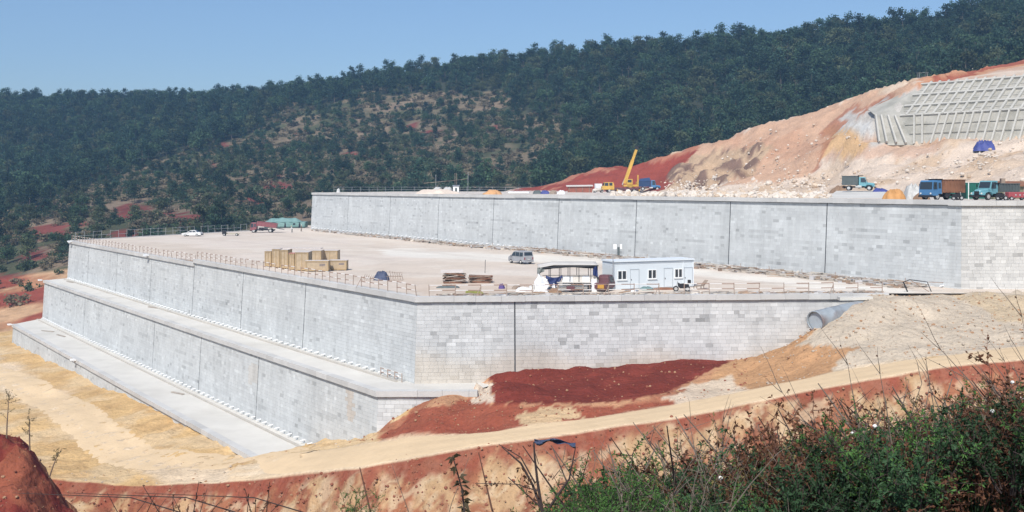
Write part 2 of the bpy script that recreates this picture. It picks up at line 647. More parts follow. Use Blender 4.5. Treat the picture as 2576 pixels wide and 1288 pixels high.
def drains(root, f, a0, a1, step, hfoot, lim=None):
    inv = Matrix.Translation(-root.location)
    H = f.zt - f.zb
    a = a0
    while a < a1:
        q = f.p(a, H - hfoot, -0.05)
        o = bpy.data.objects.new('drain_pipe', M_drain)
        COL.objects.link(o)
        o.parent = root
        o.matrix_parent_inverse = inv
        n = Vector((*f.n, -0.10 + rng.uniform(-0.06, 0.06))).normalized()
        s = Vector((*f.u, 0))
        s = (s + n * 0).normalized()
        t = n.cross(s)
        r, l = 0.085, 0.62
        o.matrix_basis = Matrix(((s.x * r, n.x * l, t.x * r, q[0]), (s.y * r, n.y * l, t.y * r, q[1]), (s.z * r, n.z * l, t.z * r, q[2]), (0, 0, 0, 1)))
        a += step * rng.uniform(0.96, 1.04)


def spout(root, f, a, z):
    o = bpy.data.objects.new('overflow_spout', M_spout)
    COL.objects.link(o)
    o.parent = root
    o.matrix_parent_inverse = Matrix.Translation(-root.location)
    q = f.o + f.u * a + f.n * 0.28
    u, n = f.u, f.n
    o.matrix_basis = Matrix(((u[0] * 0.9, n[0] * 0.75, 0, q[0]), (u[1] * 0.9, n[1] * 0.75, 0, q[1]), (0, 0, 1, z), (0, 0, 0, 1)))


CH = 0.55
k2 = mitre(N2, NR2, U2); k2r = mitre(NR2, N2, U2R)
k3 = mitre(N3, NRX, U3); k3r = mitre(NRX, N3, UX)
k1 = mitre(N2, NRX, U2); k1r = mitre(NRX, N2, UX)

# upper wall
W3 = empty('retaining_wall', (C3[0], C3[1], -11.2), 0, 'tall pale granite retaining wall of the topmost terrace behind the parking platform', 'retaining wall')
W3['kind'] = 'thing'
f3 = Face(C3, U3, N3, L3, Z3 - CH, -11.6, 0.05, k3, [px_to_s(C3, U3, x) for x in (877, 983, 1105, 1243, 1407, 1602, 1838, 2081)])
f3r = Face(C3, UX, NRX, 36.0, Z3 - CH, -11.6, 0.05, k3r)
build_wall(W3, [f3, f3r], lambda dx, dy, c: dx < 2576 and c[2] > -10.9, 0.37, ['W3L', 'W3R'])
la = corner_coping(W3, f3, f3r, k3, k3r, Z3, CH, 0.3, 0.6)
coping(W3, f3, lambda a: Z3 + (0.06 if a < 95 else -0.02), CH, 0.3, 0.6, start=la)
coping(W3, f3r, lambda a: Z3, CH, 0.3, 0.6, start=la)
drains(W3, f3, 2.0, L3 - 1, 2.15, 0.75)

# platform wall
Wp = empty('retaining_wall', (C2[0], C2[1], -19.8), 0, 'granite retaining wall below the parking platform with crates and cabin', 'retaining wall')
Wp['kind'] = 'thing'
f2 = Face(C2, U2, N2, L2, Z2 - CH, -19.9, 0.06, k2, [px_to_s(C2, U2, x) for x in (225, 297, 383, 613, 770)] + [STEP2])
f2r = Face(C2, U2R, NR2, 47.5, Z2 - CH, -21.5, 0.06, k2r, [px_to_s(C2, U2R, 1295)])
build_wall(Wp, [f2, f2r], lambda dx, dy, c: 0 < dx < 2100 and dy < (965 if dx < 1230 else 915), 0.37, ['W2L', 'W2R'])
la = corner_coping(Wp, f2, f2r, k2, k2r, Z2, CH, 0.3, 0.6)
coping(Wp, f2, lambda a: Z2, CH, 0.3, 0.6, start=la, L=STEP2)
coping(Wp, f2, lambda a: Z2 - 0.5, CH, 0.3, 0.6, start=STEP2)
coping(Wp, f2r, lambda a: Z2, CH, 0.3, 0.6, start=la, L=48.5)
drains(Wp, f2, 3.0, L2 - 1, 1.75, 0.55)
for x in (183, 377): spout(Wp, f2, px_to_s(C2, U2, x), Z2 - 0.5 - 0.12)
bk = Face(C2 + U2 * L2, (lambda v: v / np.linalg.norm(v))(V2(-69, 282) - (C2 + U2 * L2)), V2(-0.9, 0.43), 57.6, Z2 - 0.5, -13, 0)
coping(Wp, bk, lambda a: Z2 - 0.42, CH, 0.3, 0.6, start=0.4)

# middle wall
Wm = empty('retaining_wall', (C1[0], C1[1], -27.8), 0, 'granite retaining wall between the two narrow bare concrete terraces', 'retaining wall')
Wm['kind'] = 'thing'
f1 = Face(C1, U2, N2, L1, Z1 - CH, -27.95, 0.06, k1, [px_to_s(C1, U2, x) for x in (215, 390, 507, 652)])
f1r = Face(C1, UX, NRX, 9.6, Z1 - CH, -25.5, 0.06, k1r)
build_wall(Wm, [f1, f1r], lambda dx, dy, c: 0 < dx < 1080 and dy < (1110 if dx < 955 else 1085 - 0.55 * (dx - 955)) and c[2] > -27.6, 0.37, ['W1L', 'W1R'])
la = corner_coping(Wm, f1, f1r, k1, k1r, Z1, CH, 0.3, 0.6)
coping(Wm, f1, lambda a: Z1, CH, 0.3, 0.6, start=la)
coping(Wm, f1r, lambda a: Z1, CH, 0.3, 0.6, start=la)
drains(Wm, f1, 7.0, L1 - 1, 1.8, 0.6)
spout(Wm, f1, px_to_s(C1, U2, 109), Z1 - 0.12)

# lowest wall
Wl = empty('retaining_wall', (C0[0], C0[1], -33), 0, 'lowest granite retaining wall half buried along the sandy track', 'retaining wall')
Wl['kind'] = 'thing'
f0 = Face(C0, U2, N2, L0, Z0 - CH, -33.2, 0.06, 0.0, [px_to_s(C0, U2, 290)])
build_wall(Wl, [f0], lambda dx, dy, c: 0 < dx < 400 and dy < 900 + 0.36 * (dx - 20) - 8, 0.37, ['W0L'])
coping(Wl, f0, lambda a: Z0, CH, 0.3, 0.6)
for x in (33, 194): spout(Wl, f0, px_to_s(C0, U2, x), Z0 - 0.12)

# terrace floors
def floor_poly(name, pts, z, mat, label=None):
    me = bpy.data.meshes.new(name)
    me.from_pydata([(x, y, z) for x, y in pts], [], [tuple(range(len(pts)))])
    me.materials.append(mat)
    o = obj(name, me)
    return tag(o, label, None, None, 'structure')


E = lambda c, u, s, off=0, n=N2: c + u * s + n * off
t1 = [E(C1, U2, 0, -0.5), E(C1, U2, L1, -0.5), E(C2, U2, L2 + 1), E(C2, U2, 0, -0.3), C2 + U2R * 9 + V2(0, 0.5), C1 + V2(9.4, 0.5)]
floor_poly('terrace_floor', t1, Z1 - 0.03, M_slab, 'narrow pale concrete terrace between platform wall and middle wall')
t0 = [E(C0, U2, 0, -0.5), E(C0, U2, L0, -0.5), E(C1, U2, L1 + 1), E(C1, U2, 0, -0.3)]
floor_poly('terrace_floor', t0, Z0 - 0.03, M_slab, 'lowest narrow concrete terrace running down to the sand')
for c, L_, z, off, lab in ((C2, L2, Z1, 1.55, 'low concrete gutter kerb along the foot of the platform wall'), (C1, L1, Z0, 1.6, 'low concrete gutter kerb along the foot of the middle wall')):
    k = MB()
    a, b = E(c, U2, 1.5, off), E(c, U2, L_ - 1, off)
    k.bar((a[0], a[1], z + 0.04), (b[0], b[1], z + 0.04), 0.3, 0.2)
    tag(k.build('gutter_kerb', M_kerb), lab, 'kerb')

M_plk = material('grey_plank', (0.38, 0.33, 0.28), 0.85, 0.2, 3)
for c_, s_b, off_, z_, an_, l_, lab_ in ((C1, 141.0, -3.2, Z1, 0.1, 3.4, 'grey plank lying at the far end of the upper narrow terrace'), (C1, 84.0, -3.4, Z1, 0.25, 3.0, 'grey plank lying halfway along the upper narrow terrace'), (C0, 120.0, -3.3, Z0, 0.5, 3.2, 'long grey plank at the far end of the lowest terrace'), (C0, 112.0, -4.0, Z0, 0.15, 3.6, 'second grey plank near the far end of the lowest terrace'), (C0, 44.0, -4.2, Z0, 0.3, 2.6, 'short grey plank by the gutter of the lowest terrace')):
    q_ = c_ + U2 * s_b + N2 * off_
    d_ = V2(U2[0] * math.cos(an_) - U2[1] * math.sin(an_), U2[0] * math.sin(an_) + U2[1] * math.cos(an_)) * l_ / 2
    tag(MB().bar((q_[0] - d_[0], q_[1] - d_[1], z_ + 0.05), (q_[0] + d_[0], q_[1] + d_[1], z_ + 0.06), 0.35, 0.1).build('plank', M_plk), lab_, 'plank')

# platform ground (slopes down half a metre towards the far left)
def plat_z(x, y):
    s = (np.asarray(x) - C2[0]) * U2[0] + (np.asarray(y) - C2[1]) * U2[1]
    return Z2 - 0.05 - 0.5 * sstep(50, 85, s)


gx, gy, gf = grid(-110, 96, 106, 324, 1.0)
poly = [tuple(E(C2, U2, 0, -0.35)), tuple(C2 + U2R * 48 + V2(0, 0.35)), (96, 111.9), (96, 135), (-38, 322), (-77, 322), (-71, 300), (-69.5, 281.5), tuple(E(C2, U2, L2, -0.35))]
# clip the grid to the outline by building strips along the walls: snap outside vertices onto it
ins = pip(gx, gy, poly)
keep = ins[gf].sum(1) > 0
gf2 = gf[keep]
P = np.c_[gx, gy]
outside = np.unique(gf2[~ins[gf2]])
for i in outside:
    best, bd = None, 1e9
    for (x1, y1), (x2, y2) in zip(poly, poly[1:] + poly[:1]):
        d = np.array([x2 - x1, y2 - y1]); t = np.clip(((P[i] - (x1, y1)) @ d) / (d @ d), 0, 1)
        q = np.array([x1, y1]) + t * d
        dd = np.hypot(*(P[i] - q))
        if dd < bd: best, bd = q, dd
    P[i] = best
pz = plat_z(P[:, 0], P[:, 1]) + 0.03 * fbm(P[:, 0], P[:, 1], 9, 3, 5)
used = np.unique(gf2); remap = -np.ones(len(P), int); remap[used] = np.arange(len(used))
def lay(col, mask, c):
    m = np.clip(mask, 0, 1)[:, None]
    return col * (1 - m) + np.array(c)[None] * m


pxx, pyy = P[:, 0], P[:, 1]
pdx, pdy = proj(pxx, pyy, pz)
pdx = pdx + 60 * fbm(pxx, pyy, 12, 4, 510); pdy = pdy + 9 * fbm(pxx, pyy, 9, 4, 511)
col = np.tile(np.array([[0.665, 0.58, 0.495]]), (len(pxx), 1))
col = lay(col, sstep(-0.1, 0.25, fbm(pxx, pyy, 14, 5, 512)) * 0.7, (0.62, 0.53, 0.435))
col = lay(col, sstep(0.1, 0.3, fbm(pxx, pyy, 5, 5, 513)) * 0.5, (0.70, 0.635, 0.55))
col = lay(col, (1 - sstep(4, 14, dist_line(pdx, pdy, [(980, 635), (1180, 645), (1500, 652), (1800, 690), (2300, 735)]))) * 0.85, (0.76, 0.72, 0.64))
col = lay(col, pip(pdx, pdy, [(1000, 700), (1200, 695), (1340, 700), (1340, 745), (1050, 745)]) * 0.45, (0.55, 0.43, 0.33))
col = lay(col, pip(pdx, pdy, [(300, 600), (480, 620), (900, 690), (1050, 735), (600, 660), (200, 605)]) * 0.35, (0.56, 0.47, 0.38))
for o_ in (0.0, 1.7):
    for k_, ln in enumerate(([(-60, 262), (-30, 215), (2, 158), (12, 140), (30, 124), (60, 114.5)], [(-74, 244), (-46, 212), (-20, 165), (-16, 140), (5, 128), (34, 122)], [(-52, 280), (-20, 225), (15, 160), (38, 130), (60, 115.5)])):
        col = lay(col, (1 - sstep(0.25, 0.7, dist_line(pxx + o_ + 2.5 * fbm(pxx, pyy, 20, 2, 520 + k_), pyy, ln))) * (0.35 + 0.4 * fbm(pxx, pyy, 6, 3, 530)), (0.52, 0.44, 0.37))
me = mesh_np('platform_ground', np.c_[P, pz][used], remap[gf2], M_plat, True)
set_color(me, col[used])
tag(obj('platform_ground', me), 'broad dusty cream parking platform', None, None, 'structure')

# ---------------------------------------------------------------- earthworks in front of the walls
S = []
def sp(*rows):
    for dx, dy, Y in rows: S.append(tuple(W(dx, dy, Y)))


track_up = [(640, 1165, 105.7), (760, 1138, 103), (900, 1118, 99), (1100, 1095, 94), (1250, 1085, 91.2), (1500, 1050, 92.3), (1750, 1008, 93.2), (2100, 935, 94.6), (2350, 900, 93.1), (2576, 870, 94.2), (2800, 840, 94)]
track_lo = [(300, 1218, 106.5), (500, 1212, 103.5), (640, 1205, 100), (900, 1175, 91), (1100, 1140, 88), (1250, 1115, 87), (1500, 1080, 87.5), (1750, 1040, 88), (2100, 970, 88), (2350, 925, 88), (2576, 903, 87), (2800, 880, 86)]
sp(*track_up); sp(*track_lo)
sp((1200, 968, 107.7), (1240, 940, 107.9), (1350, 930, 108.2), (1500, 920, 108.6), (1700, 905, 109.2), (1900, 900, 109.7), (1960, 885, 109.9), (2000, 852, 110), (2040, 832, 110.1), (2100, 800, 110.3), (2150, 768, 110.5), (2190, 748, 110.7))
sp((2300, 741, 110), (2450, 740, 111), (2576, 739, 111.5), (2700, 739, 111.5), (2300, 800, 103.5), (2450, 795, 104), (2576, 800, 103), (2750, 800, 102))
S += [(60, 117, -11.1), (85, 117, -11.1), (75, 113, -11.1)]
sp((955, 1088, 103), (1000, 1050, 103.1), (1080, 1014, 103.1), (1190, 1000, 103.1), (1230, 1000, 103.5))
sp((1000, 1075, 100.5), (1100, 1036, 99), (1200, 1022, 98.5), (1250, 1045, 96), (1080, 1080, 95.5))
sp((1400, 975, 101), (1400, 1020, 96), (1600, 960, 102), (1700, 990, 97), (1900, 930, 102))
sp((640, 1151, 110.3), (700, 1136, 112.3), (765, 1120, 114.9), (800, 1113, 111), (870, 1112, 107.6))
sp((520, 1097, 121.7), (390, 1034, 137), (290, 987, 152), (200, 950, 168.7), (100, 905, 191.9), (20, 865, 217))
sp((0, 930, 185), (100, 1000, 160), (200, 1100, 130), (300, 1150, 120), (130, 1205, 110), (0, 1080, 138), (0, 1000, 160), (-200, 950, 180), (-200, 1100, 135), (400, 1100, 125), (500, 1150, 113), (-60, 870, 222))
S += [(-3, 104, -19.66), (-3, 106.6, -19.62), (0.5, 105.5, -19.6), (-2, 102.8, -19.8), (-5.5, 102.6, -20.2)]
sp((2060, 827, 104.9), (2110, 800, 106), (2160, 770, 107.4))
surf_front = Surf(S, 2.0)
tl = np.array([tuple(W(*t)) for t in [(-400, 1190, 113), (-50, 1195, 112), (130, 1205, 110)] + track_lo + [(3200, 850, 85)]])
tu = np.array([tuple(W(*t)) for t in track_up])
XS = np.r_[np.arange(-150, -50, 1.0), np.arange(-50, 50, 0.33), np.arange(50, 84.1, 0.7)]
VS = np.r_[np.arange(-42, -30, 1.0), np.arange(-30, -11, 0.5), np.arange(-11, 0, 0.2), np.arange(0, 24, 0.45), np.arange(24, 133, 0.9)]
gx, gy = (a.ravel() for a in np.meshgrid(XS, VS))
_i = np.arange(len(XS) * len(VS)).reshape(len(VS), len(XS))
gf = np.stack([_i[:-1, :-1], _i[:-1, 1:], _i[1:, 1:], _i[1:, :-1]], -1).reshape(-1, 4)
edge_y = np.interp(gx, tl[:, 0], tl[:, 1]) + 0.7 * fbm(gx, gx * 0, 4, 4, 3)
gy = gy + edge_y
edge_z = np.interp(gx, tl[:, 0], tl[:, 2])
nat = surf_front(gx, gy)
up_y = np.interp(gx, tu[:, 0], tu[:, 1]) + 0.35 * fbm(gx, gx * 0 + 3, 5, 3, 17)
up_z = np.interp(gx, tu[:, 0], tu[:, 2])
left_fade = sstep(-34, -24, gx)
tv = (gy - edge_y) / (up_y - edge_y)                  # 0 at the lower edge of the track, 1 at the upper
on_track = (tv >= 0) & (tv <= 1) & (gx > -27)
band = np.where(tv > 1, gy - up_y, 0.0)
band = np.where(gx > -27, band, np.hypot(gx + 27, gy - 103))
rough = sstep(0.0, 2.5, band) * sstep(0, 3, gy - edge_y)
red0 = pip(*proj(gx, gy, nat), [(1215, 915), (1560, 885), (1830, 880), (1700, 1000), (1240, 1020)])
nat = nat + rough * (1 - 0.9 * red0) * (0.9 * fbm(gx, gy, 7, 5, 21) + 0.0) * sstep(0, 1, 1) * (0.35 + 0.65 * sstep(-40, -5, gx)) + (0.08 + 0.30 * rough) * fbm(gx, gy, 1.7, 3, 8)
nat = np.where(on_track, nat * 0.25 + 0.75 * (edge_z + (up_z - edge_z) * np.clip(tv, 0, 1)) + 0.03 * fbm(gx, gy, 2, 2, 9), nat)
below = np.maximum(edge_y - gy, 0)
gully = np.abs(fbm(gx + 0.3 * gy, gy * 0.35, 3.5, 4, 31))
cut = edge_z - 0.78 * below - 1.3 * gully * sstep(0.5, 5, below) + 0.9 * fbm(gx, gy, 6, 4, 77) * sstep(0, 4, below) + 0.55 * fbm(gx, gy * 0.6, 1.8, 5, 78, 0.6) * sstep(0, 1.5, below) - 0.5 * np.abs(fbm(gx * 1.0, gy * 0.3, 1.2, 4, 79)) * sstep(0.2, 2, below)
zf = np.where(gy < edge_y, cut, nat)
# red spur at the lower left
mx = np.array([tuple(W(*t)) for t in [(-700, 1010, 92), (-300, 1040, 92), (-120, 1062, 92), (0, 1083, 92), (30, 1093, 92), (55, 1112, 92), (85, 1146, 92), (110, 1180, 92), (125, 1205, 92), (165, 1262, 92), (240, 1340, 92), (420, 1600, 92)]])
spur = np.interp(gx + 0.445 * (gy - 92), mx[:, 0], mx[:, 2]) - 0.55 * np.abs(gy - 92) + 1.6 * fbm(gx, gy, 5, 6, 55, 0.62) * sstep(0.0, 4, np.abs(gy - 92) + 1.0) - 1.5 * np.abs(fbm(gx, gy * 0.6, 2.4, 5, 56, 0.6)) + 0.7 * fbm(gx, gy, 1.2, 4, 57, 0.6)
is_spur = spur > zf
zf = np.maximum(zf, spur)
# keep it below the terrace floors
d0 = (gx - C0[0]) * N2[0] + (gy - C0[1]) * N2[1]
s0 = (gx - (-26.5)) * U2[0] + (gy - 110.3) * U2[1]
in0 = (d0 < -0.3)
zf = np.where(in0 & (s0 > -0.21 * d0 + 1.0), np.minimum(zf, Z0 - 0.6), zf)
d1 = (gx - C1[0]) * N2[0] + (gy - C1[1]) * N2[1]
in1 = (d1 < -0.3) & (gy > C1[1] + 0.3)
zf = np.where(in1 & (gx < -3.6), np.minimum(zf, Z1 - 0.25), zf)
dR = (gx - C2[0]) * NR2[0] + (gy - C2[1]) * NR2[1]
d2 = (gx - C2[0]) * N2[0] + (gy - C2[1]) * N2[1]
in2 = (dR < -0.3) & (d2 < -0.3)
zf = np.where(in2 & (gx < 38.5), np.minimum(zf, Z2 - 0.7), zf)
zf = np.where((gx > 38.5) & (gy > 112.2), np.minimum(zf, Z2 - 0.08), zf)

dxg, dyg = proj(gx, gy, zf)
wx = dxg + 42 * fbm(gx, gy, 5, 4, 91)
wy = dyg + 26 * fbm(gx, gy, 4, 4, 92)
def lay(col, mask, c):
    m = np.clip(mask, 0, 1)[:, None]
    return col * (1 - m) + np.array(c)[None] * m
col = np.tile(np.array([[0.60, 0.405, 0.195]]), (len(gx), 1))
col = lay(col, sstep(-0.1, 0.25, fbm(gx, gy, 6, 4, 41)) * 0.7, (0.62, 0.47, 0.29))
col = lay(col, sstep(0.05, 0.3, fbm(gx, gy, 3, 4, 47)) * 0.6, (0.50, 0.32, 0.15))
right = pip(wx, wy, [(1150, 930), (2000, 830), (2100, 960), (1700, 1060), (1200, 1130), (940, 1130), (980, 1060)])
col = lay(col, right * 1.0, (0.46, 0.25, 0.14))
col = lay(col, right * sstep(0.0, 0.2, fbm(gx, gy, 3, 5, 43)) * 0.8, (0.33, 0.12, 0.07))
col = lay(col, pip(wx, wy, [(1880, 880), (2050, 790), (2200, 880), (2130, 960), (1850, 1000), (1760, 990)]) * 1.0, (0.47, 0.27, 0.14))
col = lay(col, pip(wx, wy, [(2000, 860), (2190, 740), (2720, 725), (2720, 880), (2350, 900), (2050, 960), (2150, 870)]) * 1.0, (0.52, 0.44, 0.34))
col = lay(col, pip(wx, wy, [(2400, 745), (2720, 735), (2720, 850), (2500, 800)]) * 0.6, (0.50, 0.38, 0.23))
red = pip(dxg + 0.3 * (wx - dxg), dyg + 0.3 * (wy - dyg), [(1225, 925), (1400, 900), (1560, 885), (1800, 880), (1840, 915), (1745, 955), (1680, 985), (1600, 1005), (1440, 1012), (1252, 1014)])
col = lay(col, red * 1.0, (0.165, 0.036, 0.026))
col = lay(col, red * sstep(0.05, 0.3, fbm(gx, gy, 2.5, 5, 44)) * 0.4, (0.25, 0.055, 0.038))
col = lay(col, pip(wx, wy, [(960, 1110), (1020, 1040), (1110, 1005), (1240, 1012), (1330, 1015), (1700, 1015), (1650, 1060), (1250, 1110), (1000, 1125)]) * 0.92, (0.28, 0.075, 0.045))
col = lay(col, pip(wx, wy, [(1310, 1025), (1450, 1018), (1470, 1060), (1320, 1075)]) * 0.9, (0.56, 0.41, 0.24))
col = lay(col, pip(wx, wy, [(1660, 1000), (1760, 960), (1850, 950), (1900, 985), (1700, 1025)]) * 0.9, (0.60, 0.50, 0.38))
col = lay(col, pip(wx, wy, [(1190, 955), (1250, 960), (1252, 1015), (1190, 1015)]) * 0.9, (0.62, 0.53, 0.42))
trk_m = (1 - sstep(0.96, 1.06, tv)) * (tv > -0.2) * left_fade
col = lay(col, trk_m * 0.98, (0.68, 0.53, 0.355))
col = lay(col, trk_m * (1 - sstep(0.06, 0.14, np.abs(tv - 0.33 + 0.05 * fbm(gx, gy, 9, 2, 16)))) * 0.5, (0.74, 0.62, 0.46))
col = lay(col, trk_m * (1 - sstep(0.06, 0.14, np.abs(tv - 0.72 + 0.05 * fbm(gx, gy, 9, 2, 16)))) * 0.5, (0.74, 0.62, 0.46))
pale = dist_line(wx, wy, [(-60, 905), (0, 935), (130, 1010), (230, 1080), (330, 1150), (420, 1185), (560, 1195)])
col = lay(col, (1 - sstep(15, 45, pale)) * 0.8, (0.68, 0.55, 0.40))
depth_b = below + 1.8 * fbm(gx, gy, 3, 6, 61, 0.65)
cutc = np.tile(np.array([[0.46, 0.30, 0.165]]), (len(gx), 1))
cutc = lay(cutc, sstep(-0.10, 0.14, fbm(gx, gy * 0.6, 3.2, 8, 62, 0.72) + 0.10 * sstep(-10, -45, gx) + 0.12 * sstep(12, 30, gx)), (0.325, 0.135, 0.072))
cutc = lay(cutc, sstep(0.05, 0.3, fbm(gx, gy * 0.5, 1.3, 6, 64, 0.65)) * 0.75, (0.22, 0.075, 0.045))
cutc = lay(cutc, sstep(0.12, 0.22, fbm(gx, gy, 0.8, 4, 66)) * 0.6, (0.56, 0.43, 0.28))
cutc = lay(cutc, (1 - sstep(0.8, 1.6, depth_b)) * 0.85, (0.27, 0.078, 0.048))
col = np.where((gy < edge_y)[:, None], cutc, col)
spurc = lay(np.tile(np.array([[0.27, 0.085, 0.048]]), (len(gx), 1)), sstep(-0.12, 0.12, fbm(gx, gy, 4, 4, 63)), (0.17, 0.032, 0.024))
spurc = lay(spurc, sstep(0.05, 0.22, fbm(gx + gy, gy * 0.4, 3, 5, 65, 0.65)) * 0.8, (0.38, 0.19, 0.10))
col = np.where(is_spur[:, None], spurc, col)
FRONT = np.c_[gx, gy, zf, dxg, dyg, gy < edge_y, ~(in0 & (s0 > -0.21 * d0 - 1) | (in1 & (gx < -3)) | (in2 & (gx < 39)) | (gy > 112)), band][::1]
me = mesh_np('ground', np.c_[gx, gy, zf], gf, M_ground, True)
set_color(me, col)
tag(obj('ground', me), 'sandy and red earth slopes with the track below the walls', None, None, 'structure')

# the packed haul track, a sheet laid on the ground
_Z = zf.reshape(len(VS), len(XS)); _EY = edge_y.reshape(len(VS), len(XS))[0]
def front_z(x, y):
    i0 = int(np.clip(np.searchsorted(XS, x) - 1, 0, len(XS) - 2)); f = np.clip((x - XS[i0]) / (XS[i0 + 1] - XS[i0]), 0, 1)
    out = 0
    for ii, w in ((i0, 1 - f), (i0 + 1, f)):
        out += w * np.interp(y - _EY[ii], VS, _Z[:, ii])
    return float(out)


def _edge_y(x): return float(np.interp(x, XS, _EY))
lo_line, hi_line = [], []
for x in np.arange(83, -21, -0.8):
    e = _edge_y(x); u_ = float(np.interp(x, tu[:, 0], tu[:, 1]))
    lo_line.append((x, e + 0.12)); hi_line.append((x, u_ + 0.3 * float(fbm(x, 0.0, 4, 3, 18))))
left = [onz(700, 1158, -28.0), onz(560, 1176, -28.9), onz(440, 1178, -29.6), onz(335, 1158, -30.1), onz(240, 1096, -30.6), onz(140, 1022, -31.3), onz(40, 962, -31.5), onz(-60, 915, -31.5), onz(-200, 862, -31.5)]
cl = np.array([(p.x, p.y) for p in left]); cl = np.vstack([[((lo_line[-1][0] + hi_line[-1][0]) / 2, (lo_line[-1][1] + hi_line[-1][1]) / 2)], cl])
tt = np.r_[0, np.cumsum(np.hypot(*np.diff(cl, axis=0).T))]
for d_ in np.arange(1.5, tt[-1], 1.2):
    q = np.array([np.interp(d_, tt, cl[:, 0]), np.interp(d_, tt, cl[:, 1])])
    q2 = np.array([np.interp(d_ + 4, tt, cl[:, 0]), np.interp(d_ + 4, tt, cl[:, 1])]); q1 = np.array([np.interp(d_ - 4, tt, cl[:, 0]), np.interp(d_ - 4, tt, cl[:, 1])])
    t_ = (q2 - q1) / np.linalg.norm(q2 - q1); n_ = np.array([-t_[1], t_[0]])
    hw_ = 2.9 + 0.35 * float(fbm(d_, 0.0, 6, 3, 19))
    a_, b_ = q + n_ * hw_, q - n_ * hw_
    if a_[1] > b_[1]: a_, b_ = b_, a_
    lo_line.append(tuple(a_) if d_ < 14 or True else None); hi_line.append(tuple(b_))
NV = 9
tv_, tf_ = [], []
for (x0_, y0_), (x1_, y1_) in zip(lo_line, hi_line):
    for k in range(NV + 1):
        f = k / NV; x_, y_ = x0_ + (x1_ - x0_) * f, y0_ + (y1_ - y0_) * f
        tv_.append((x_, y_, front_z(x_, y_) + (0.07 if 0 < k < NV else -0.03) - 0.05 * (abs(f - 0.3) < 0.09 or abs(f - 0.72) < 0.09)))
for i in range(len(lo_line) - 1):
    for k in range(NV): tf_.append((i * (NV + 1) + k, (i + 1) * (NV + 1) + k, (i + 1) * (NV + 1) + k + 1, i * (NV + 1) + k + 1))
tag(obj('track', mesh_np('track', np.array(tv_), np.array(tf_), M_track, True)), 'packed pale dirt track climbing below the walls', None, None, 'structure')

# ---------------------------------------------------------------- topmost terrace and the cut slope behind it
LA, LU, LM = V2(95.4, 200.0), V2(-0.65, 0.76), V2(0.76, 0.65)
def lat_sq(x, y):
    return (x - LA[0]) * LU[0] + (y - LA[1]) * LU[1], (x - LA[0]) * LM[0] + (y - LA[1]) * LM[1]


def lat_z(q):
    return np.where(q < 3.7, 9 + q / 0.66, np.where(q < 14.1, 14.6 + (q - 3.7) / 1.37, 22.2 + 0.2 * (q - 14.1)))


def lat_p(s, q, off=0.0):
    p = LA + LU * s + LM * q
    return Vector((p[0], p[1], float(lat_z(q)) + off))


S = []
crest = [(1300, 474, 335), (1380, 468, 330), (1500, 425, 320), (1650, 395, 310), (1750, 370, 305), (1900, 325, 295), (2000, 295, 290), (2120, 260, 280), (2300, 208, 270), (2420, 183, 262), (2576, 150, 255), (2800, 100, 250)]
sp(*crest)
for dx, dy, Y in crest:
    p = W(dx, dy, Y); S.append((p.x + 4, p.y + 25, p.z - 5))
sp((2576, 480, 160), (2300, 477, 180), (2050, 476, 212), (1800, 472, 240), (1600, 472, 300), (2800, 478, 140))
sp((1700, 450, 287), (1900, 420, 265), (1880, 458, 252), (2000, 380, 264), (2100, 350, 252), (2150, 300, 258), (2100, 420, 225), (2180, 357, 222), (2300, 430, 195), (2576, 430, 172), (2400, 400, 199), (2576, 375, 190), (2400, 362, 206), (2190, 276, 236), (2250, 240, 240))
sp((1780, 425, 290), (1850, 385, 287))
for s in (26, 15, 5, -5, -20): S.append(tuple(lat_p(s, 0)))
S.append(tuple(lat_p(28.5, 3.7))); S.append(tuple(lat_p(28.5, 14.1))); S.append(tuple(lat_p(28.5, 9)))
surf_cut = Surf(S, 3.0)
gx, gy, gf = grid(-62, 150, 115, 350, 1.0)
sq, qq = lat_sq(gx, gy)
zn = surf_cut(gx, gy)
pdx, pdy = proj(gx, gy, zn)
rocky = pip(pdx + 30 * fbm(gx, gy, 8, 3, 5), pdy + 15 * fbm(gx, gy, 6, 3, 6), [(1680, 440), (1760, 388), (1870, 362), (1940, 372), (1890, 440), (1800, 474), (1690, 472)])
ramp = sstep(0.5, 4, zn + 1.53)
zn = zn + ramp * (1.8 * fbm(gx, gy, 16, 6, 71, 0.6) - 1.8 * np.abs(fbm(gx * 0.9 + gy * 0.5, gy * 0.22, 5, 5, 72, 0.6)) + 0.5) + rocky * 4.0 * fbm(gx, gy, 5, 5, 73) + ramp * 0.5 * fbm(gx, gy, 2.6, 3, 75)
flat = -1.54 + 0.10 * fbm(gx, gy, 8, 3, 74)
z3 = np.maximum(zn, flat)
inlat = (sq < 27.3) & (qq > 0.0) & (sq > -70)
z3 = np.where(inlat, np.minimum(lat_z(qq) - 0.7, 60), z3)
nearwall = (sq < 36) & (qq > -3) & (qq <= 0)
z3 = np.where(nearwall, np.minimum(z3, 9.2), z3)
pdx, pdy = proj(gx, gy, z3)
ux = pdx + 40 * fbm(gx, gy, 9, 4, 81); uy = pdy + 22 * fbm(gx, gy, 7, 4, 82)
col = np.tile(np.array([[0.62, 0.51, 0.41]]), (len(gx), 1))
col = lay(col, sstep(-0.1, 0.2, fbm(gx, gy, 9, 4, 83)) * 0.8, (0.55, 0.43, 0.32))
col = lay(col, sstep(0.12, 0.3, fbm(gx, gy, 6, 4, 84)) * 0.6, (0.52, 0.36, 0.22))
col = lay(col, pip(ux, uy, [(1400, 480), (1700, 380), (2300, 200), (2330, 212), (2180, 290), (2120, 350), (2040, 430), (1960, 452), (1800, 474)]) * 1.0, (0.53, 0.345, 0.235))
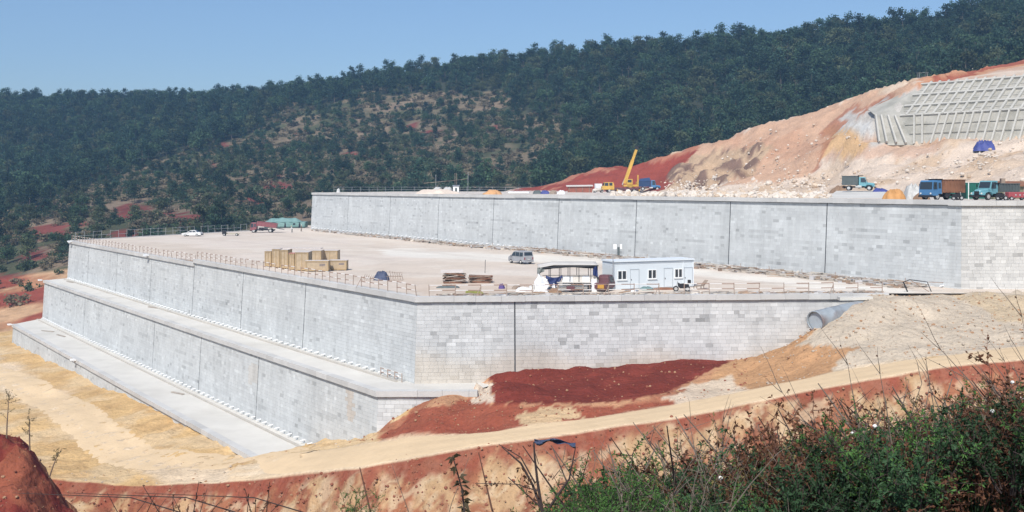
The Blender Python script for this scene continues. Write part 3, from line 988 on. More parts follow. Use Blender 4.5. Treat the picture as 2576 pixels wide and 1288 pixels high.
col = lay(col, sstep(0.0, 0.2, fbm(gx, gy, 10, 4, 85)) * (pdy < 400) * 0.5, (0.45, 0.25, 0.16))
col = lay(col, pip(ux, uy, [(1280, 480), (1500, 415), (1660, 385), (1780, 355), (1740, 392), (1700, 420), (1700, 474), (1560, 482)]) * 1.0, (0.27, 0.062, 0.042))
col = lay(col, (dist_line(ux, uy, [(1380, 468), (1500, 425), (1650, 396), (1760, 368)]) < 7) * 0.6, (0.48, 0.24, 0.15))
col = lay(col, rocky * 1.0, (0.46, 0.33, 0.22))
col = lay(col, rocky * sstep(-0.05, 0.1, fbm(gx, gy, 3, 4, 86)), (0.20, 0.13, 0.10))
col = lay(col, pip(ux, uy, [(2045, 410), (2075, 335), (2140, 310), (2175, 350), (2130, 385)]) * 0.9, (0.58, 0.38, 0.20))
col = lay(col, (dist_line(ux, uy, [(2040, 430), (2080, 345), (2130, 300), (2230, 240)]) < 9) * 0.7, (0.33, 0.13, 0.08))
col = lay(col, pip(ux, uy, [(2330, 215), (2420, 195), (2620, 160), (2620, 60), (2420, 100), (2300, 212)]) * 0.9, (0.50, 0.25, 0.14))
col = lay(col, (dist_line(ux, uy, [(2330, 212), (2450, 178), (2600, 140)]) < 8) * 0.8, (0.30, 0.07, 0.045))
col = lay(col, pip(ux, uy, [(2130, 300), (2183, 270), (2330, 205), (2340, 300), (2200, 362), (2160, 356), (2125, 330)]) * 0.9, (0.47, 0.455, 0.42))
col = lay(col, pip(ux, uy, [(2135, 310), (2180, 305), (2195, 358), (2160, 352)]) * 0.7, (0.60, 0.60, 0.58))
col = lay(col, (z3 < -1.2) * 0.9, (0.62, 0.57, 0.51))
poly3 = [tuple(C3 - N3 * 0.5 + V2(-0.3, 0.2)), (150, 117.1), (150, 350), (-40, 350), tuple(C3 + U3 * (L3 + 0.0) - N3 * 0.5)]
ins = pip(gx, gy, poly3)
keep = ins[gf].any(1)
gf2 = gf[keep]
P = np.c_[gx, gy]
for i in np.unique(gf2[~ins[gf2]]):
    best, bd = None, 1e9
    for (x1, y1), (x2, y2) in zip(poly3, poly3[1:] + poly3[:1]):
        d = np.array([x2 - x1, y2 - y1]); t = np.clip(((P[i] - (x1, y1)) @ d) / (d @ d), 0, 1)
        q = np.array([x1, y1]) + t * d
        dd = np.hypot(*(P[i] - q))
        if dd < bd: best, bd = q, dd
    P[i] = best
used = np.unique(gf2); remap = -np.ones(len(P), int); remap[used] = np.arange(len(used))
me = mesh_np('terrain', np.c_[P, z3][used], remap[gf2], M_ground, True)
set_color(me, col[used])
tag(obj('terrain', me), 'excavated cream and pink slope behind the topmost terrace', None, None, 'structure')


def cut_z(x, y):
    sq, qq = lat_sq(x, y)
    if sq < 27.3 and qq > 0: return float(lat_z(qq))
    z = float(surf_cut(x, y))
    return max(z, -1.54)


# ---------------------------------------------------------------- wooded hillside
S = []
sp((-300, 870, 245), (0, 866, 235), (0, 760, 270), (90, 722, 285), (0, 650, 330), (0, 500, 480), (0, 400, 600), (0, 272, 800), (-400, 272, 850), (-400, 500, 480), (-300, 700, 320))
sp((200, 620, 320), (400, 575, 330), (400, 470, 430), (400, 380, 560), (400, 266, 760), (620, 262, 730), (620, 560, 330))
sp((785, 555, 330), (785, 470, 410), (785, 380, 520), (785, 248, 700), (1000, 205, 680), (1200, 482, 365), (1200, 380, 470), (1200, 300, 560), (1200, 185, 660))
sp((1400, 160, 630), (1600, 465, 385), (1600, 350, 460), (1600, 250, 530), (1600, 145, 600), (1800, 135, 580), (2000, 410, 370), (2000, 300, 440), (2000, 122, 560), (2200, 100, 545), (2400, 240, 370), (2400, 150, 450), (2400, 68, 530), (2576, 30, 520), (2900, 60, 440), (2900, -30, 520), (3300, -100, 500))
ridge = [(-400, 272, 850), (0, 272, 800), (400, 266, 760), (785, 248, 700), (1200, 185, 660), (1600, 145, 600), (2000, 122, 560), (2400, 68, 530), (2900, -30, 520)]
for dx, dy, Y in ridge:
    p = W(dx, dy, Y); S.append((p.x * 1.1, p.y + 90, p.z - 22)); S.append((p.x * 1.2, p.y + 180, p.z - 60))
surf_hill = Surf(S, 12.0)
rg = np.array([tuple(W(*t)) for t in ridge])
gx, gy, gf = grid(-560, 560, 205, 960, 2.8)
zh = surf_hill(gx, gy) + 3.5 * fbm(gx, gy, 60, 4, 101) * sstep(300, 420, gy)
cutmask = (gx > -65) & (gy < 350)
zh = np.where((gx > -45) & (gy < 345), np.minimum(zh, -8), zh)
zh = np.where((gx > -78) & (gx <= -45) & (gy < 321), np.minimum(zh, -14), zh)
SCRUB = [(-60, 560), (120, 500), (260, 440), (470, 385), (600, 350), (760, 300), (930, 255), (1130, 235), (1290, 250), (1380, 300), (1440, 360), (1400, 430), (1320, 480), (900, 500), (790, 580), (600, 610), (300, 660), (-40, 800)]
def scrub_at(x, y, z):
    dx, dy = proj(x, y, z)
    return pip(dx + 110 * fbm(x, y, 40, 4, 111), dy + 60 * fbm(x, y, 40, 4, 112), SCRUB)
sc = scrub_at(gx, gy, zh)
hdx, hdy = proj(gx, gy, zh)
col = np.tile(np.array([[0.045, 0.05, 0.032]]), (len(gx), 1))
col = lay(col, sc * 1.0, (0.17, 0.135, 0.09))
col = lay(col, sc * sstep(-0.08, 0.12, fbm(gx, gy, 22, 5, 113)), (0.075, 0.08, 0.045))
col = lay(col, sc * sstep(0.1, 0.25, fbm(gx, gy, 14, 4, 114)), (0.20, 0.15, 0.105))
RED = [(330, 530, 62, 22), (120, 580, 55, 24), (110, 522, 25, 10), (490, 548, 55, 14), (422, 545, 16, 17), (315, 592, 50, 14), (700, 470, 45, 10), (1035, 320, 20, 12), (1090, 330, 35, 10), (540, 420, 14, 8), (90, 640, 45, 16), (640, 500, 30, 10), (700, 440, 14, 9), (30, 700, 60, 14), (880, 385, 22, 9), (760, 330, 24, 8), (560, 370, 26, 8), (1240, 322, 26, 8), (200, 560, 26, 9), (470, 590, 30, 8)]
redm = np.zeros(len(gx))
nx_, ny_ = 26 * fbm(gx, gy, 14, 4, 115), 14 * fbm(gx, gy, 14, 4, 116)
for cx, cy, rx, ry in RED:
    redm = np.maximum(redm, (((hdx + nx_ - cx) / rx) ** 2 + ((hdy + ny_ - cy) / ry) ** 2) < 0.8)
col = lay(col, redm, (0.17, 0.05, 0.040))
near = (gy < 300) & (gx < -85)
col = lay(col, near * 1.0, (0.40, 0.20, 0.11))
col = lay(col, near * sstep(-0.05, 0.12, fbm(gx, gy, 10, 4, 117)), (0.50, 0.32, 0.19))
col = lay(col, near * sstep(0.05, 0.2, fbm(gx, gy, 16, 4, 118)), (0.24, 0.06, 0.04))
me = mesh_np('hillside', np.c_[gx, gy, zh], gf, M_hill, True)
set_color(me, col)
tag(obj('hillside', me), 'long forested hillside rising behind the terraces', None, None, 'structure')
# far ground sheet to the horizon
floor_poly('far_ground', [(-3500, -1200), (3500, -1200), (3500, 3600), (-3500, 3600)], -62, M_hill)
# ---------------------------------------------------------------- trees and scrub of the hillside
def leaf_cloud(centres, size, r, flat=0.0):
    """randomly turned leaf-clump quads about the given centres"""
    n = len(centres)
    a = r.normal(size=(n, 3)); a /= np.linalg.norm(a, axis=1)[:, None]
    b = r.normal(size=(n, 3)); b[:, 2] *= (1 - flat)
    b -= (a * b).sum(1)[:, None] * a
    b /= np.linalg.norm(b, axis=1)[:, None]
    s = (size * r.uniform(0.6, 1.3, n))[:, None]
    v = np.stack([centres - a * s - b * s * 0.5, centres + a * s * 0.2 - b * s * 0.7, centres + a * s + b * s * 0.35, centres - a * s * 0.3 + b * s * 0.65], 1)
    return v.reshape(-1, 3), np.arange(n * 4).reshape(n, 4)


def tree_meshes(seed, kind, leaf, bark):
    """trunk with limbs and a gappy crown, 1 unit = 1 m"""
    r = np.random.default_rng(seed)
    t = MB()
    C, Sz = [], []
    H = 8.6 if kind == 'pine' else 7.0
    bend = r.normal(0, 0.35, 2)
    trunk = [(bend[0] * f * f, bend[1] * f * f, H * f) for f in (0, 0.3, 0.6, 0.85, 1.0)]
    t.tube([(x, y, z - (0.6 if z == 0 else 0)) for x, y, z in trunk], [0.17, 0.14, 0.10, 0.06, 0.02], 5)
    at = lambda f: np.array([bend[0] * f * f, bend[1] * f * f, H * f])
    nb = 13 if kind == 'pine' else 12
    for k in range(nb):
        f = r.uniform(0.30, 0.98) if kind == 'pine' else r.uniform(0.25, 0.92)
        ang = r.uniform(0, 2 * math.pi)
        if kind == 'pine':
            ln = (1.0 - f) * 2.9 + 0.75
            tip = at(f) + np.array([math.cos(ang) * ln, math.sin(ang) * ln, r.uniform(0.0, 0.7)])
        else:
            ln = 2.5 * math.sin(math.pi * (0.25 + 0.7 * f)) + 0.4
            tip = at(f) + np.array([math.cos(ang) * ln, math.sin(ang) * ln, r.uniform(0.3, 1.3)])
        t.tube([at(f), (at(f) + tip) / 2 + (0, 0, 0.1), tip], [0.05, 0.035, 0.015], 3, cap=False)
        m = 24 if kind == 'pine' else 30
        for _ in range(3):
            cc = at(f) + (tip - at(f)) * r.uniform(0.3, 1.0)
            pts = r.normal(size=(m, 3)) * ((0.60, 0.60, 0.34) if kind == 'pine' else (0.66, 0.66, 0.5))
            C.append(cc + pts)
            Sz.append(np.full(m, 0.24 if kind == 'pine' else 0.27))
    C, Sz = np.concatenate(C), np.concatenate(Sz)
    v, f = leaf_cloud(C, Sz, r, 0.3)
    return t.mesh('trunk', bark), mesh_np('crown', v, f, leaf)


def bush_mesh(seed, leaf):
    r = np.random.default_rng(seed)
    C = []
    for k in range(9):
        c = r.normal(size=3) * (0.75, 0.75, 0.25) + (0, 0, 0.75)
        C.append(c + r.normal(size=(26, 3)) * (0.36, 0.36, 0.3))
    C = np.concatenate(C); C[:, 2] = np.maximum(C[:, 2], 0.05)
    v, f = leaf_cloud(C, np.full(len(C), 0.24), r)
    return mesh_np('foliage', v, f, leaf)


L_pine = leafmat('pine_foliage', (0.032, 0.064, 0.038), 0.45, 0.12, 0.5)
L_broad = leafmat('broadleaf_foliage', (0.048, 0.086, 0.040), 0.45, 0.15, 0.5)
L_scrub = leafmat('scrub_foliage', (0.058, 0.085, 0.040), 0.4, 0.15, 0.35)
L_olive = leafmat('olive_foliage', (0.085, 0.105, 0.05), 0.4, 0.15, 0.35)
L_dry = leafmat('dry_scrub', (0.18, 0.15, 0.095), 0.35, 0.15, 0.3)
TREES = [tree_meshes(10 + i, 'pine', L_pine, M_bark) for i in range(3)] + [tree_meshes(30 + i, 'broad', L_broad, M_bark) for i in range(3)] + [tree_meshes(40, 'broad', L_olive, M_bark), tree_meshes(41, 'broad', L_olive, M_bark), tree_meshes(42, 'pine', L_olive, M_bark)]
BUSH = [bush_mesh(50 + i, L_scrub) for i in range(3)] + [bush_mesh(60 + i, L_dry) for i in range(2)]

skyline = np.array([(-300, 800), (0, 770), (90, 712), (165, 702), (176, 600), (640, 572), (783, 562), (786, 480), (1330, 472), (1380, 466), (1500, 425), (1650, 395), (1750, 370), (1900, 325), (2000, 295), (2120, 260), (2300, 208), (2420, 183), (2576, 150), (2900, 80)], float)


def scatter(step, seed, x0=-470, x1=470, y0=236, y1=900):
    r = np.random.default_rng(seed)
    xs, ys = np.meshgrid(np.arange(x0, x1, step), np.arange(y0, y1, step))
    x = xs.ravel() + r.uniform(-0.5, 0.5, xs.size) * step
    y = ys.ravel() + r.uniform(-0.5, 0.5, xs.size) * step
    ry = np.interp(x, rg[:, 0], rg[:, 1])
    ok = (np.abs(x / y) < 0.53) & (y < ry + 55)
    x, y = x[ok], y[ok]
    z = surf_hill(x, y) + 3.5 * fbm(x, y, 60, 4, 101) * sstep(300, 420, y)
    dx, dy = proj(x, y, z)
    lim = np.interp(dx, skyline[:, 0], skyline[:, 1])
    blocked = ((x > -48) & (y < 352)) | ((x > -82 - 0.35 * (300 - np.minimum(y, 300))) & (y < 324) & (x < -46)) | (y < 243)
    ok = (dy < lim + 60) & ~blocked
    return x[ok], y[ok], z[ok], dx[ok], dy[ok], lim[ok], r


def red_at(dx, dy):
    m = np.zeros(len(dx), bool)
    for cx, cy, rx, ry in RED: m |= (((dx - cx) / rx) ** 2 + ((dy - cy) / ry) ** 2) < 1.0
    return m


def near_bare(x, y):
    return (y < 300) & (x < -85)


# trees
x, y, z, dx, dy, lim, r = scatter(5.4, 201)
scr = scrub_at(x, y, z)
dens = np.where(scr, 0.22 + 0.42 * (fbm(x, y, 35, 3, 203) > 0.06), 0.97)
dens = np.where(red_at(dx, dy) | near_bare(x, y), 0.03, dens)
dens = np.where((dx < 175) & (dy > 640), dens * 0.45, dens)
ok = r.random(len(x)) < dens
x, y, z, dx, dy, lim, scr = (a[ok] for a in (x, y, z, dx, dy, lim, scr))
n = len(x)
sc_ = (0.6 + 0.9 * r.random(n) ** 1.6) * np.where(scr, 0.62, 1.0) * (1 + 0.25 * sstep(1200, 2200, dx))
kindi = np.where(r.random(n) < 0.58, r.integers(0, 3, n), r.integers(3, 6, n))
kindi = np.where(r.random(n) < 0.10 + 0.25 * np.clip(fbm(x, y, 50, 3, 207) + 0.1, 0, 1) + 0.15 * scr, r.integers(6, 9, n), kindi)
rz = r.uniform(0, 6.28, n)
size = sc_ / y * (dy < lim) * (np.abs(dx - 1288) < 1288)
order = np.argsort(-size)
single = order[:300]
ZN = ['on the scrubby lower hillside', 'on the wooded hillside above the cut slope', 'on the dark hillside at left']
for i in single:
    k = int(kindi[i])
    side = 1 if dx[i] > 1400 else (0 if scr[i] else 2)
    lab = ('slender dark pine tree ' if k < 3 else ('round crowned dark green tree ' if k < 6 else 'lighter olive green tree ')) + ZN[side]
    o = empty('pine_tree' if k < 3 or k == 8 else 'broadleaf_tree', (x[i], y[i], z[i] - 0.15), rz[i], lab, 'tree', lab.replace('tree ', 'trees ').replace('slender ', '').replace('round crowned ', '').replace('lighter ', ''), sc_[i])
    obj('trunk', TREES[k][0], o)
    obj('crown', TREES[k][1], o)
rest = order[300:]


def instance_object(name, pts, rots, scls, idx, sources, label):
    me = bpy.data.meshes.new(name)
    me.from_pydata([tuple(p) for p in pts], [], [])
    a = me.attributes.new('spin', 'FLOAT_VECTOR', 'POINT'); v = np.zeros((len(pts), 3), np.float32); v[:, 2] = rots; a.data.foreach_set('vector', v.ravel())
    a = me.attributes.new('size', 'FLOAT', 'POINT'); a.data.foreach_set('value', np.asarray(scls, np.float32))
    a = me.attributes.new('pick', 'INT', 'POINT'); a.data.foreach_set('value', np.asarray(idx, np.int32))
    coll = bpy.data.collections.new(name + '_kinds')
    for j, s in enumerate(sources):
        coll.objects.link(bpy.data.objects.new('kind_%02d_%s' % (j, name), s))
    o = obj(name, me)
    ng = bpy.data.node_groups.new(name, 'GeometryNodeTree')
    ng.interface.new_socket('Geometry', in_out='INPUT', socket_type='NodeSocketGeometry')
    ng.interface.new_socket('Geometry', in_out='OUTPUT', socket_type='NodeSocketGeometry')
    N = ng.nodes
    gi, go = N.new('NodeGroupInput'), N.new('NodeGroupOutput')
    iop, ci = N.new('GeometryNodeInstanceOnPoints'), N.new('GeometryNodeCollectionInfo')
    ci.inputs['Collection'].default_value = coll
    ci.inputs['Separate Children'].default_value = True
    ci.inputs['Reset Children'].default_value = True
    def attr(nm, dt):
        q = N.new('GeometryNodeInputNamedAttribute'); q.data_type = dt; q.inputs['Name'].default_value = nm
        return q.outputs['Attribute']
    L = ng.links.new
    L(gi.outputs[0], iop.inputs['Points']); L(ci.outputs[0], iop.inputs['Instance'])
    iop.inputs['Pick Instance'].default_value = True
    L(attr('pick', 'INT'), iop.inputs['Instance Index'])
    e2r = N.new('FunctionNodeEulerToRotation')
    L(attr('spin', 'FLOAT_VECTOR'), e2r.inputs[0]); L(e2r.outputs[0], iop.inputs['Rotation'])
    L(attr('size', 'FLOAT'), iop.inputs['Scale'])
    L(iop.outputs[0], go.inputs[0])
    o.modifiers.new('scatter', 'NODES').node_group = ng
    return tag(o, label, None, None, 'stuff')


def joined(trunk, crown, name):
    v1 = np.zeros(len(trunk.vertices) * 3); trunk.vertices.foreach_get('co', v1)
    me = bpy.data.meshes.new(name)
    v2 = np.zeros(len(crown.vertices) * 3); crown.vertices.foreach_get('co', v2)
    b = len(trunk.vertices)
    me.from_pydata(np.r_[v1, v2].reshape(-1, 3).tolist(), [], [tuple(p.vertices) for p in trunk.polygons] + [tuple(b + i for i in p.vertices) for p in crown.polygons])
    me.materials.append(trunk.materials[0]); me.materials.append(crown.materials[0])
    mi = np.zeros(len(me.polygons), np.int32); mi[len(trunk.polygons):] = 1
    me.polygons.foreach_set('material_index', mi)
    return me


TJ = [joined(a, b, 'forest_tree') for a, b in TREES]
instance_object('forest', np.c_[x, y, z - 0.15][rest], rz[rest], sc_[rest], kindi[rest], TJ, 'dense dark green forest covering the far hillside')

# scrub bushes
x, y, z, dx, dy, lim, r = scatter(4.2, 301, y1=720)
scr = scrub_at(x, y, z)
dens = np.where(scr, 0.62 + 0.9 * np.clip(fbm(x, y, 26, 4, 303), -0.3, 0.5), 0.15)
dens = np.where(red_at(dx, dy), 0.08, dens)
dens = np.where(near_bare(x, y), 0.06, dens)
ok = r.random(len(x)) < dens
x, y, z, dx, dy, lim = (a[ok] for a in (x, y, z, dx, dy, lim))
n = len(x)
bs = r.uniform(0.6, 1.7, n)
bk_ = np.where(r.random(n) < 0.52, r.integers(0, 3, n), r.integers(3, 5, n))
rz = r.uniform(0, 6.28, n)
size = bs / y * (dy < lim) * (np.abs(dx - 1288) < 1288)
order = np.argsort(-size)
for i in order[:260]:
    k = int(bk_[i])
    lab = 'low green shrub on the scrubby part of the hillside' if k < 3 else 'dry straw coloured shrub on the scrubby part of the hillside'
    o = obj('shrub', BUSH[k])
    o.location = (x[i], y[i], z[i] - 0.1); o.rotation_euler = (0, 0, rz[i]); o.scale = [bs[i]] * 3
    tag(o, lab, 'shrub', 'green shrubs of the hillside' if k < 3 else 'dry shrubs of the hillside')
rest = order[260:]
instance_object('undergrowth', np.c_[x, y, z - 0.1][rest], rz[rest], bs[rest], bk_[rest], BUSH, 'mixed green and dry undergrowth scattered over the hillside')

# air between here and the hills
hz = MB().box(-640, 640, -14, 1010, -64, 131).build('haze', None)
m = bpy.data.materials.new('haze'); m.use_nodes = True
nt = m.node_tree
nt.nodes.remove(nt.nodes['Principled BSDF'])
pv = nt.nodes.new('ShaderNodeVolumePrincipled')
pv.inputs['Color'].default_value = (0.34, 0.64, 1.0, 1)
pv.inputs['Density'].default_value = 0.00026
pv.inputs['Anisotropy'].default_value = 0.1
nt.links.new(pv.outputs[0], nt.nodes['Material Output'].inputs['Volume'])
hz.data.materials.append(m)
tag(hz, 'thin pale blue haze in front of the far hillside', None, None, 'stuff')
# ---------------------------------------------------------------- sprayed-concrete lattice on the cut slope
M_lat = material('lattice_concrete', (0.47, 0.455, 0.41), 0.9, 0.14, 1.2, coords='World')
M_shot = material('sprayed_concrete', (0.40, 0.385, 0.34), 0.95, 0.16, 0.8, bump=0.5, bscale=2, coords='World', dark=(0.30, 0.29, 0.25))
lat = empty('slope_lattice', tuple(lat_p(20, 0)), 0, 'concrete beam lattice with ribbed lower wall on the slope at upper right', 'retaining structure')
LO = Vector(lat.location)
S0, S1 = -30.0, 27.0
def lpanel(name, a, b, c, d, t, mat):
    m = MB(); m.slab(a - LO, b - LO, c - LO, d - LO, t); return m.build(name, mat, lat)
nrm_lo = Vector((-LM[0], -LM[1], 0.66)).normalized()
nrm_up = Vector((-LM[0], -LM[1], 1.37)).normalized()
xs = np.linspace(S0, 22.0, 11)
lpanel('lower_panel', lat_p(S0, 0, -0.6), lat_p(S0, 3.7), lat_p(27.0, 3.7), lat_p(22.0, 0, -0.6), 0.4, M_shot)
lpanel('upper_panel', lat_p(S0, 3.7), lat_p(S0, 14.1), lat_p(S1, 14.1), lat_p(S1, 3.7), 0.4, M_shot)
pa, pb = W(2212, 358, 220), W(2203, 291, 226)
lpanel('turned_panel', lat_p(22.0, 0, -0.5), lat_p(27.0, 3.7), pb, pa + Vector((0, 0, -0.6)), 0.4, M_shot)
pc = W(2183, 275, 232)
lpanel('sprayed_flank', lat_p(27.0, 3.7), lat_p(27.0, 14.1), pc, pb, 0.08, M_shot)
s = S0 + 1
while s < 22.5:                                   # buttress ribs of the lower wall
    MB().bar(lat_p(s, 0.0, -0.5) + nrm_lo * 0.2 - LO, lat_p(s + (0 if s < 20 else 2.0), 3.7) + nrm_lo * 0.2 - LO, 0.32, 0.55, nrm_lo).build('rib', M_lat, lat)
    s += 1.75
for f in (0.22, 0.5, 0.78, 1.0):
    a = lat_p(22, 0, -0.4).lerp(pa, f); b = lat_p(27, 3.7).lerp(pb, f)
    MB().bar(a - LO + Vector((-0.1, -0.25, 0.1)), b - LO + Vector((-0.1, -0.25, 0.1)), 0.35, 0.5, (0, -1, 0.3)).build('rib', M_lat, lat)
s = S0 + 1
while s < 27:                                     # lattice beams up the slope
    MB().bar(lat_p(s, 3.7) + nrm_up * 0.18 - LO, lat_p(s, 14.1) + nrm_up * 0.18 - LO, 0.46, 0.5, nrm_up).build('slope_beam', M_lat, lat)
    s += 1.95
for q in (3.75, 6.6, 10.0, 13.4):
    e = S1 + (0.6 if q > 5 else 0)
    a, b = lat_p(S0, q) + nrm_up * 0.2 - LO, lat_p(e, q) + nrm_up * 0.2 - LO
    n = 6
    for k in range(n):
        MB().bar(a.lerp(b, k / n + 0.0005), a.lerp(b, (k + 1) / n - 0.0005), 0.5, 0.55 if q > 5 else 0.3, nrm_up).build('cross_beam', M_lat, lat)

for q in (1.2, 2.45):
    MB().bar(lat_p(S0, q) + nrm_lo * 0.05 - LO, lat_p(22.0 + q * 1.3, q) + nrm_lo * 0.05 - LO, 0.12, 0.14, nrm_lo).build('course_line', M_shot, lat)
for q in (5.2, 8.3, 11.7):
    MB().bar(lat_p(S0, q) + nrm_up * 0.06 - LO, lat_p(S1, q) + nrm_up * 0.06 - LO, 0.16, 0.16, nrm_up).build('cross_beam', M_lat, lat)
# ---------------------------------------------------------------- rocks and heaps of the topmost terrace
def rock_mesh(seed, mat, flat=0.8):
    r = np.random.default_rng(seed)
    mb = MB()
    n, m = 7, 5
    ang = np.linspace(0, 2 * math.pi, n, endpoint=False)
    rings = []
    for j in range(m):
        ph = -math.pi / 2 + math.pi * (j + 0.5) / m
        rings.append([Vector((math.cos(a) * math.cos(ph), math.sin(a) * math.cos(ph), math.sin(ph) * flat)) * r.uniform(0.72, 1.15) for a in ang])
    mb.loft(rings)
    return mb.mesh('rock', mat)


M_rock = material('pale_rock', (0.64, 0.57, 0.49), 0.9, 0.22, 1.1, bump=0.5, bscale=4, coords='World')
M_rock2 = material('tan_rock', (0.55, 0.44, 0.33), 0.9, 0.25, 1.1, bump=0.5, bscale=4, coords='World')
ROCKS = [rock_mesh(i, M_rock) for i in range(5)] + [rock_mesh(40 + i, M_rock2) for i in range(2)]
r = np.random.default_rng(77)
cand = []
while len(cand) < 2600:
    dx = r.uniform(1540, 2230); Y = r.uniform(118, 305)
    X = (dx - HX) * Y / F
    dn = (X - C3[0]) * N3[0] + (Y - C3[1]) * N3[1]
    if dn > -3.0: continue
    z = cut_z(X, Y)
    if z > 3.2: continue
    if 2085 < dx < 2260 and Y > 128: continue
    if dx < 1672 and Y > 232: continue
    w = 0.25 + 0.75 * (z < 1.5)
    if r.random() > w: continue
    cand.append((X, Y, z, r.uniform(0.28, 0.62) * (1.3 if r.random() < 0.12 else 0.8)))
cand.sort(key=lambda c: -c[3] / c[1])
for X, Y, z, sz in cand[:200]:
    k = int(r.integers(0, 7))
    o = obj('rock', ROCKS[k])
    o.location = (X, Y, z + sz * 0.25); o.rotation_euler = tuple(r.uniform(0, 6.28, 3) * (0.15, 0.15, 1)); o.scale = (sz * r.uniform(0.8, 1.4), sz, sz * r.uniform(0.7, 1.1))
    big = sz > 0.62
    tag(o, ('large ' if big else 'small ') + ('pale cream' if k < 5 else 'tan') + ' rock in the rubble bank behind the crane', 'rock', 'rocks of the rubble bank')
for _ in range(1500):
    dx = r.uniform(1650, 2600); Y = r.uniform(150, 290); X = (dx - HX) * Y / F; z = cut_z(X, Y)
    s_, q_ = lat_sq(X, Y)
    if z < 0.3 or (q_ > -0.5 and s_ < 34): continue
    pd = proj(X, Y, z)
    if pd[1] < 330 and r.random() < 0.85: continue
    cand.append((X, Y, z + 0.3, 0.15 + 0.45 * r.random() ** 3))
c = np.array(cand[200:])
instance_object('rubble', np.c_[c[:, 0], c[:, 1], c[:, 2] + 0.05], r.uniform(0, 6.28, len(c)), c[:, 3] * 0.75, r.integers(0, 7, len(c)), ROCKS, 'pale broken stone rubble spread over the topmost terrace')


def mound(name, loc, rx, ry, h, mat, label, cat, seed=1, rz=0.0, group=None, jag=1.1):
    r = np.random.default_rng(seed)
    n, m = 36, 14
    vs, fs = [(0, 0, h)], []
    ph = r.uniform(0, 6.28, 10)
    for j in range(1, m + 1):
        t = j / m
        for k in range(n):
            a = 2 * math.pi * k / n
            rad = t * (1 + 0.14 * math.sin(2 * a + ph[0]) + 0.10 * math.sin(5 * a + ph[1]) * t + 0.05 * math.sin(11 * a + ph[5]) * t)
            z = h * max(0.0, 1 - t ** 2.4) ** 0.75 * (1 + 0.3 * math.sin(3 * a + ph[2]) * t)
            z += h * jag * (0.16 * math.sin(4 * a + 5 * t + ph[3]) + 0.10 * math.sin(9 * a - 7 * t + ph[4]) + 0.07 * r.normal()) * t * (1 - t) * 2.2
            vs.append((rx * rad * math.cos(a), ry * rad * math.sin(a), max(z, -0.12) - (0.12 if j == m else 0)))
    for k in range(n): fs.append((0, 1 + k, 1 + (k + 1) % n))
    for j in range(m - 1):
        for k in range(n):
            fs.append((1 + j * n + k, 1 + (j + 1) * n + k, 1 + (j + 1) * n + (k + 1) % n, 1 + j * n + (k + 1) % n))
    mb = MB(); mb.add(vs, fs)
    o = mb.build(name, mat, None, True)
    o.location = loc; o.rotation_euler = (0, 0, rz)
    return tag(o, label, cat, group)


M_sand = material('orange_sand', (0.58, 0.33, 0.16), 0.95, 0.2, 1.5, bump=0.5, bscale=4)
M_cream = material('cream_sand', (0.66, 0.56, 0.47), 0.95, 0.12, 1.5, bump=0.5, bscale=4)
M_brown = material('brown_earth', (0.26, 0.17, 0.11), 0.95, 0.2, 1.5, bump=0.5, bscale=4)
M_tarp_or = material('orange_tarp', (0.52, 0.27, 0.10), 0.6, 0.2, 1.5, bump=0.6, bscale=5)
M_tarp_bl = material('blue_tarp', (0.06, 0.075, 0.25), 0.55, 0.25, 1.5, bump=0.6, bscale=4)
M_tarp_nv = material('navy_tarp', (0.025, 0.04, 0.13), 0.55, 0.3, 1.5, bump=0.6, bscale=4)
M_film = material('clear_film', (0.50, 0.50, 0.48), 0.35, 0.25, 1.2, bump=0.8, bscale=4)
M_white = material('white_sheet', (0.78, 0.80, 0.82), 0.6, 0.08, 1.5, bump=0.6, bscale=4)
M_bag = material('woven_sack', (0.62, 0.62, 0.60), 0.8, 0.15, 3)

T3Z = -1.54
def at3(dx, Y, z=T3Z): return Vector(((dx - HX) * Y / F, Y, z))
mound('sand_heap', at3(1100, 236), 4.6, 3.2, 0.95, M_cream, 'low cream sand heap beside two grey boulders', 'heap', 3)
mound('sand_heap', at3(1240, 222), 2.0, 1.6, 0.85, M_sand, 'small orange sand heap on the edge of the topmost terrace', 'heap', 4)
mound('tarpaulin_heap', at3(2248, 130), 1.55, 1.1, 1.15, M_tarp_or, 'orange tarpaulin heap on the wall edge by the blue truck', 'heap', 5)
mound('tarpaulin_heap', at3(2296, 134), 1.15, 1.2, 1.7, M_film, 'grey plastic film heap beside the orange tarpaulin', 'heap', 6)
mound('earth_heap', at3(2318, 129), 1.0, 0.8, 0.7, M_brown, 'brown earth heap in front of the blue truck', 'heap', 7)
mound('earth_heap', at3(2112, 186, -1.0), 1.4, 1.1, 1.1, M_brown, 'brown earth heap behind the teal truck on the ramp', 'heap', 8)
mound('tarpaulin_heap', at3(2214, 172, -1.1), 1.6, 1.1, 0.8, M_tarp_bl, 'low blue tarpaulin heap next to the teal truck', 'heap', 9)
pt = W(2478, 395, 199)
mound('tarpaulin_heap', (pt.x, pt.y, cut_z(pt.x, pt.y) - 0.2), 2.5, 1.8, 1.6, M_tarp_bl, 'bright blue tarpaulin covering a heap high on the cream slope', 'tarpaulin', 10, jag=2.2)
for k in range(26):
    dx, dyy = 2470 + r.normal(0, 17) + k * 0.5, 398 + k * 1.3
    Y = 196 - k * 0.55
    X = (dx - HX) * Y / F
    o = obj('sack', ROCKS[k % 5])
    o.data = o.data if k else o.data
    o.location = (X, Y, cut_z(X, Y) + 0.15); o.scale = (0.42, 0.3, 0.22); o.rotation_euler = (0.2, 0.1, k)
    tag(o, 'pale sack spilled down the slope below the blue tarpaulin', 'sack', 'sacks below the blue tarpaulin')
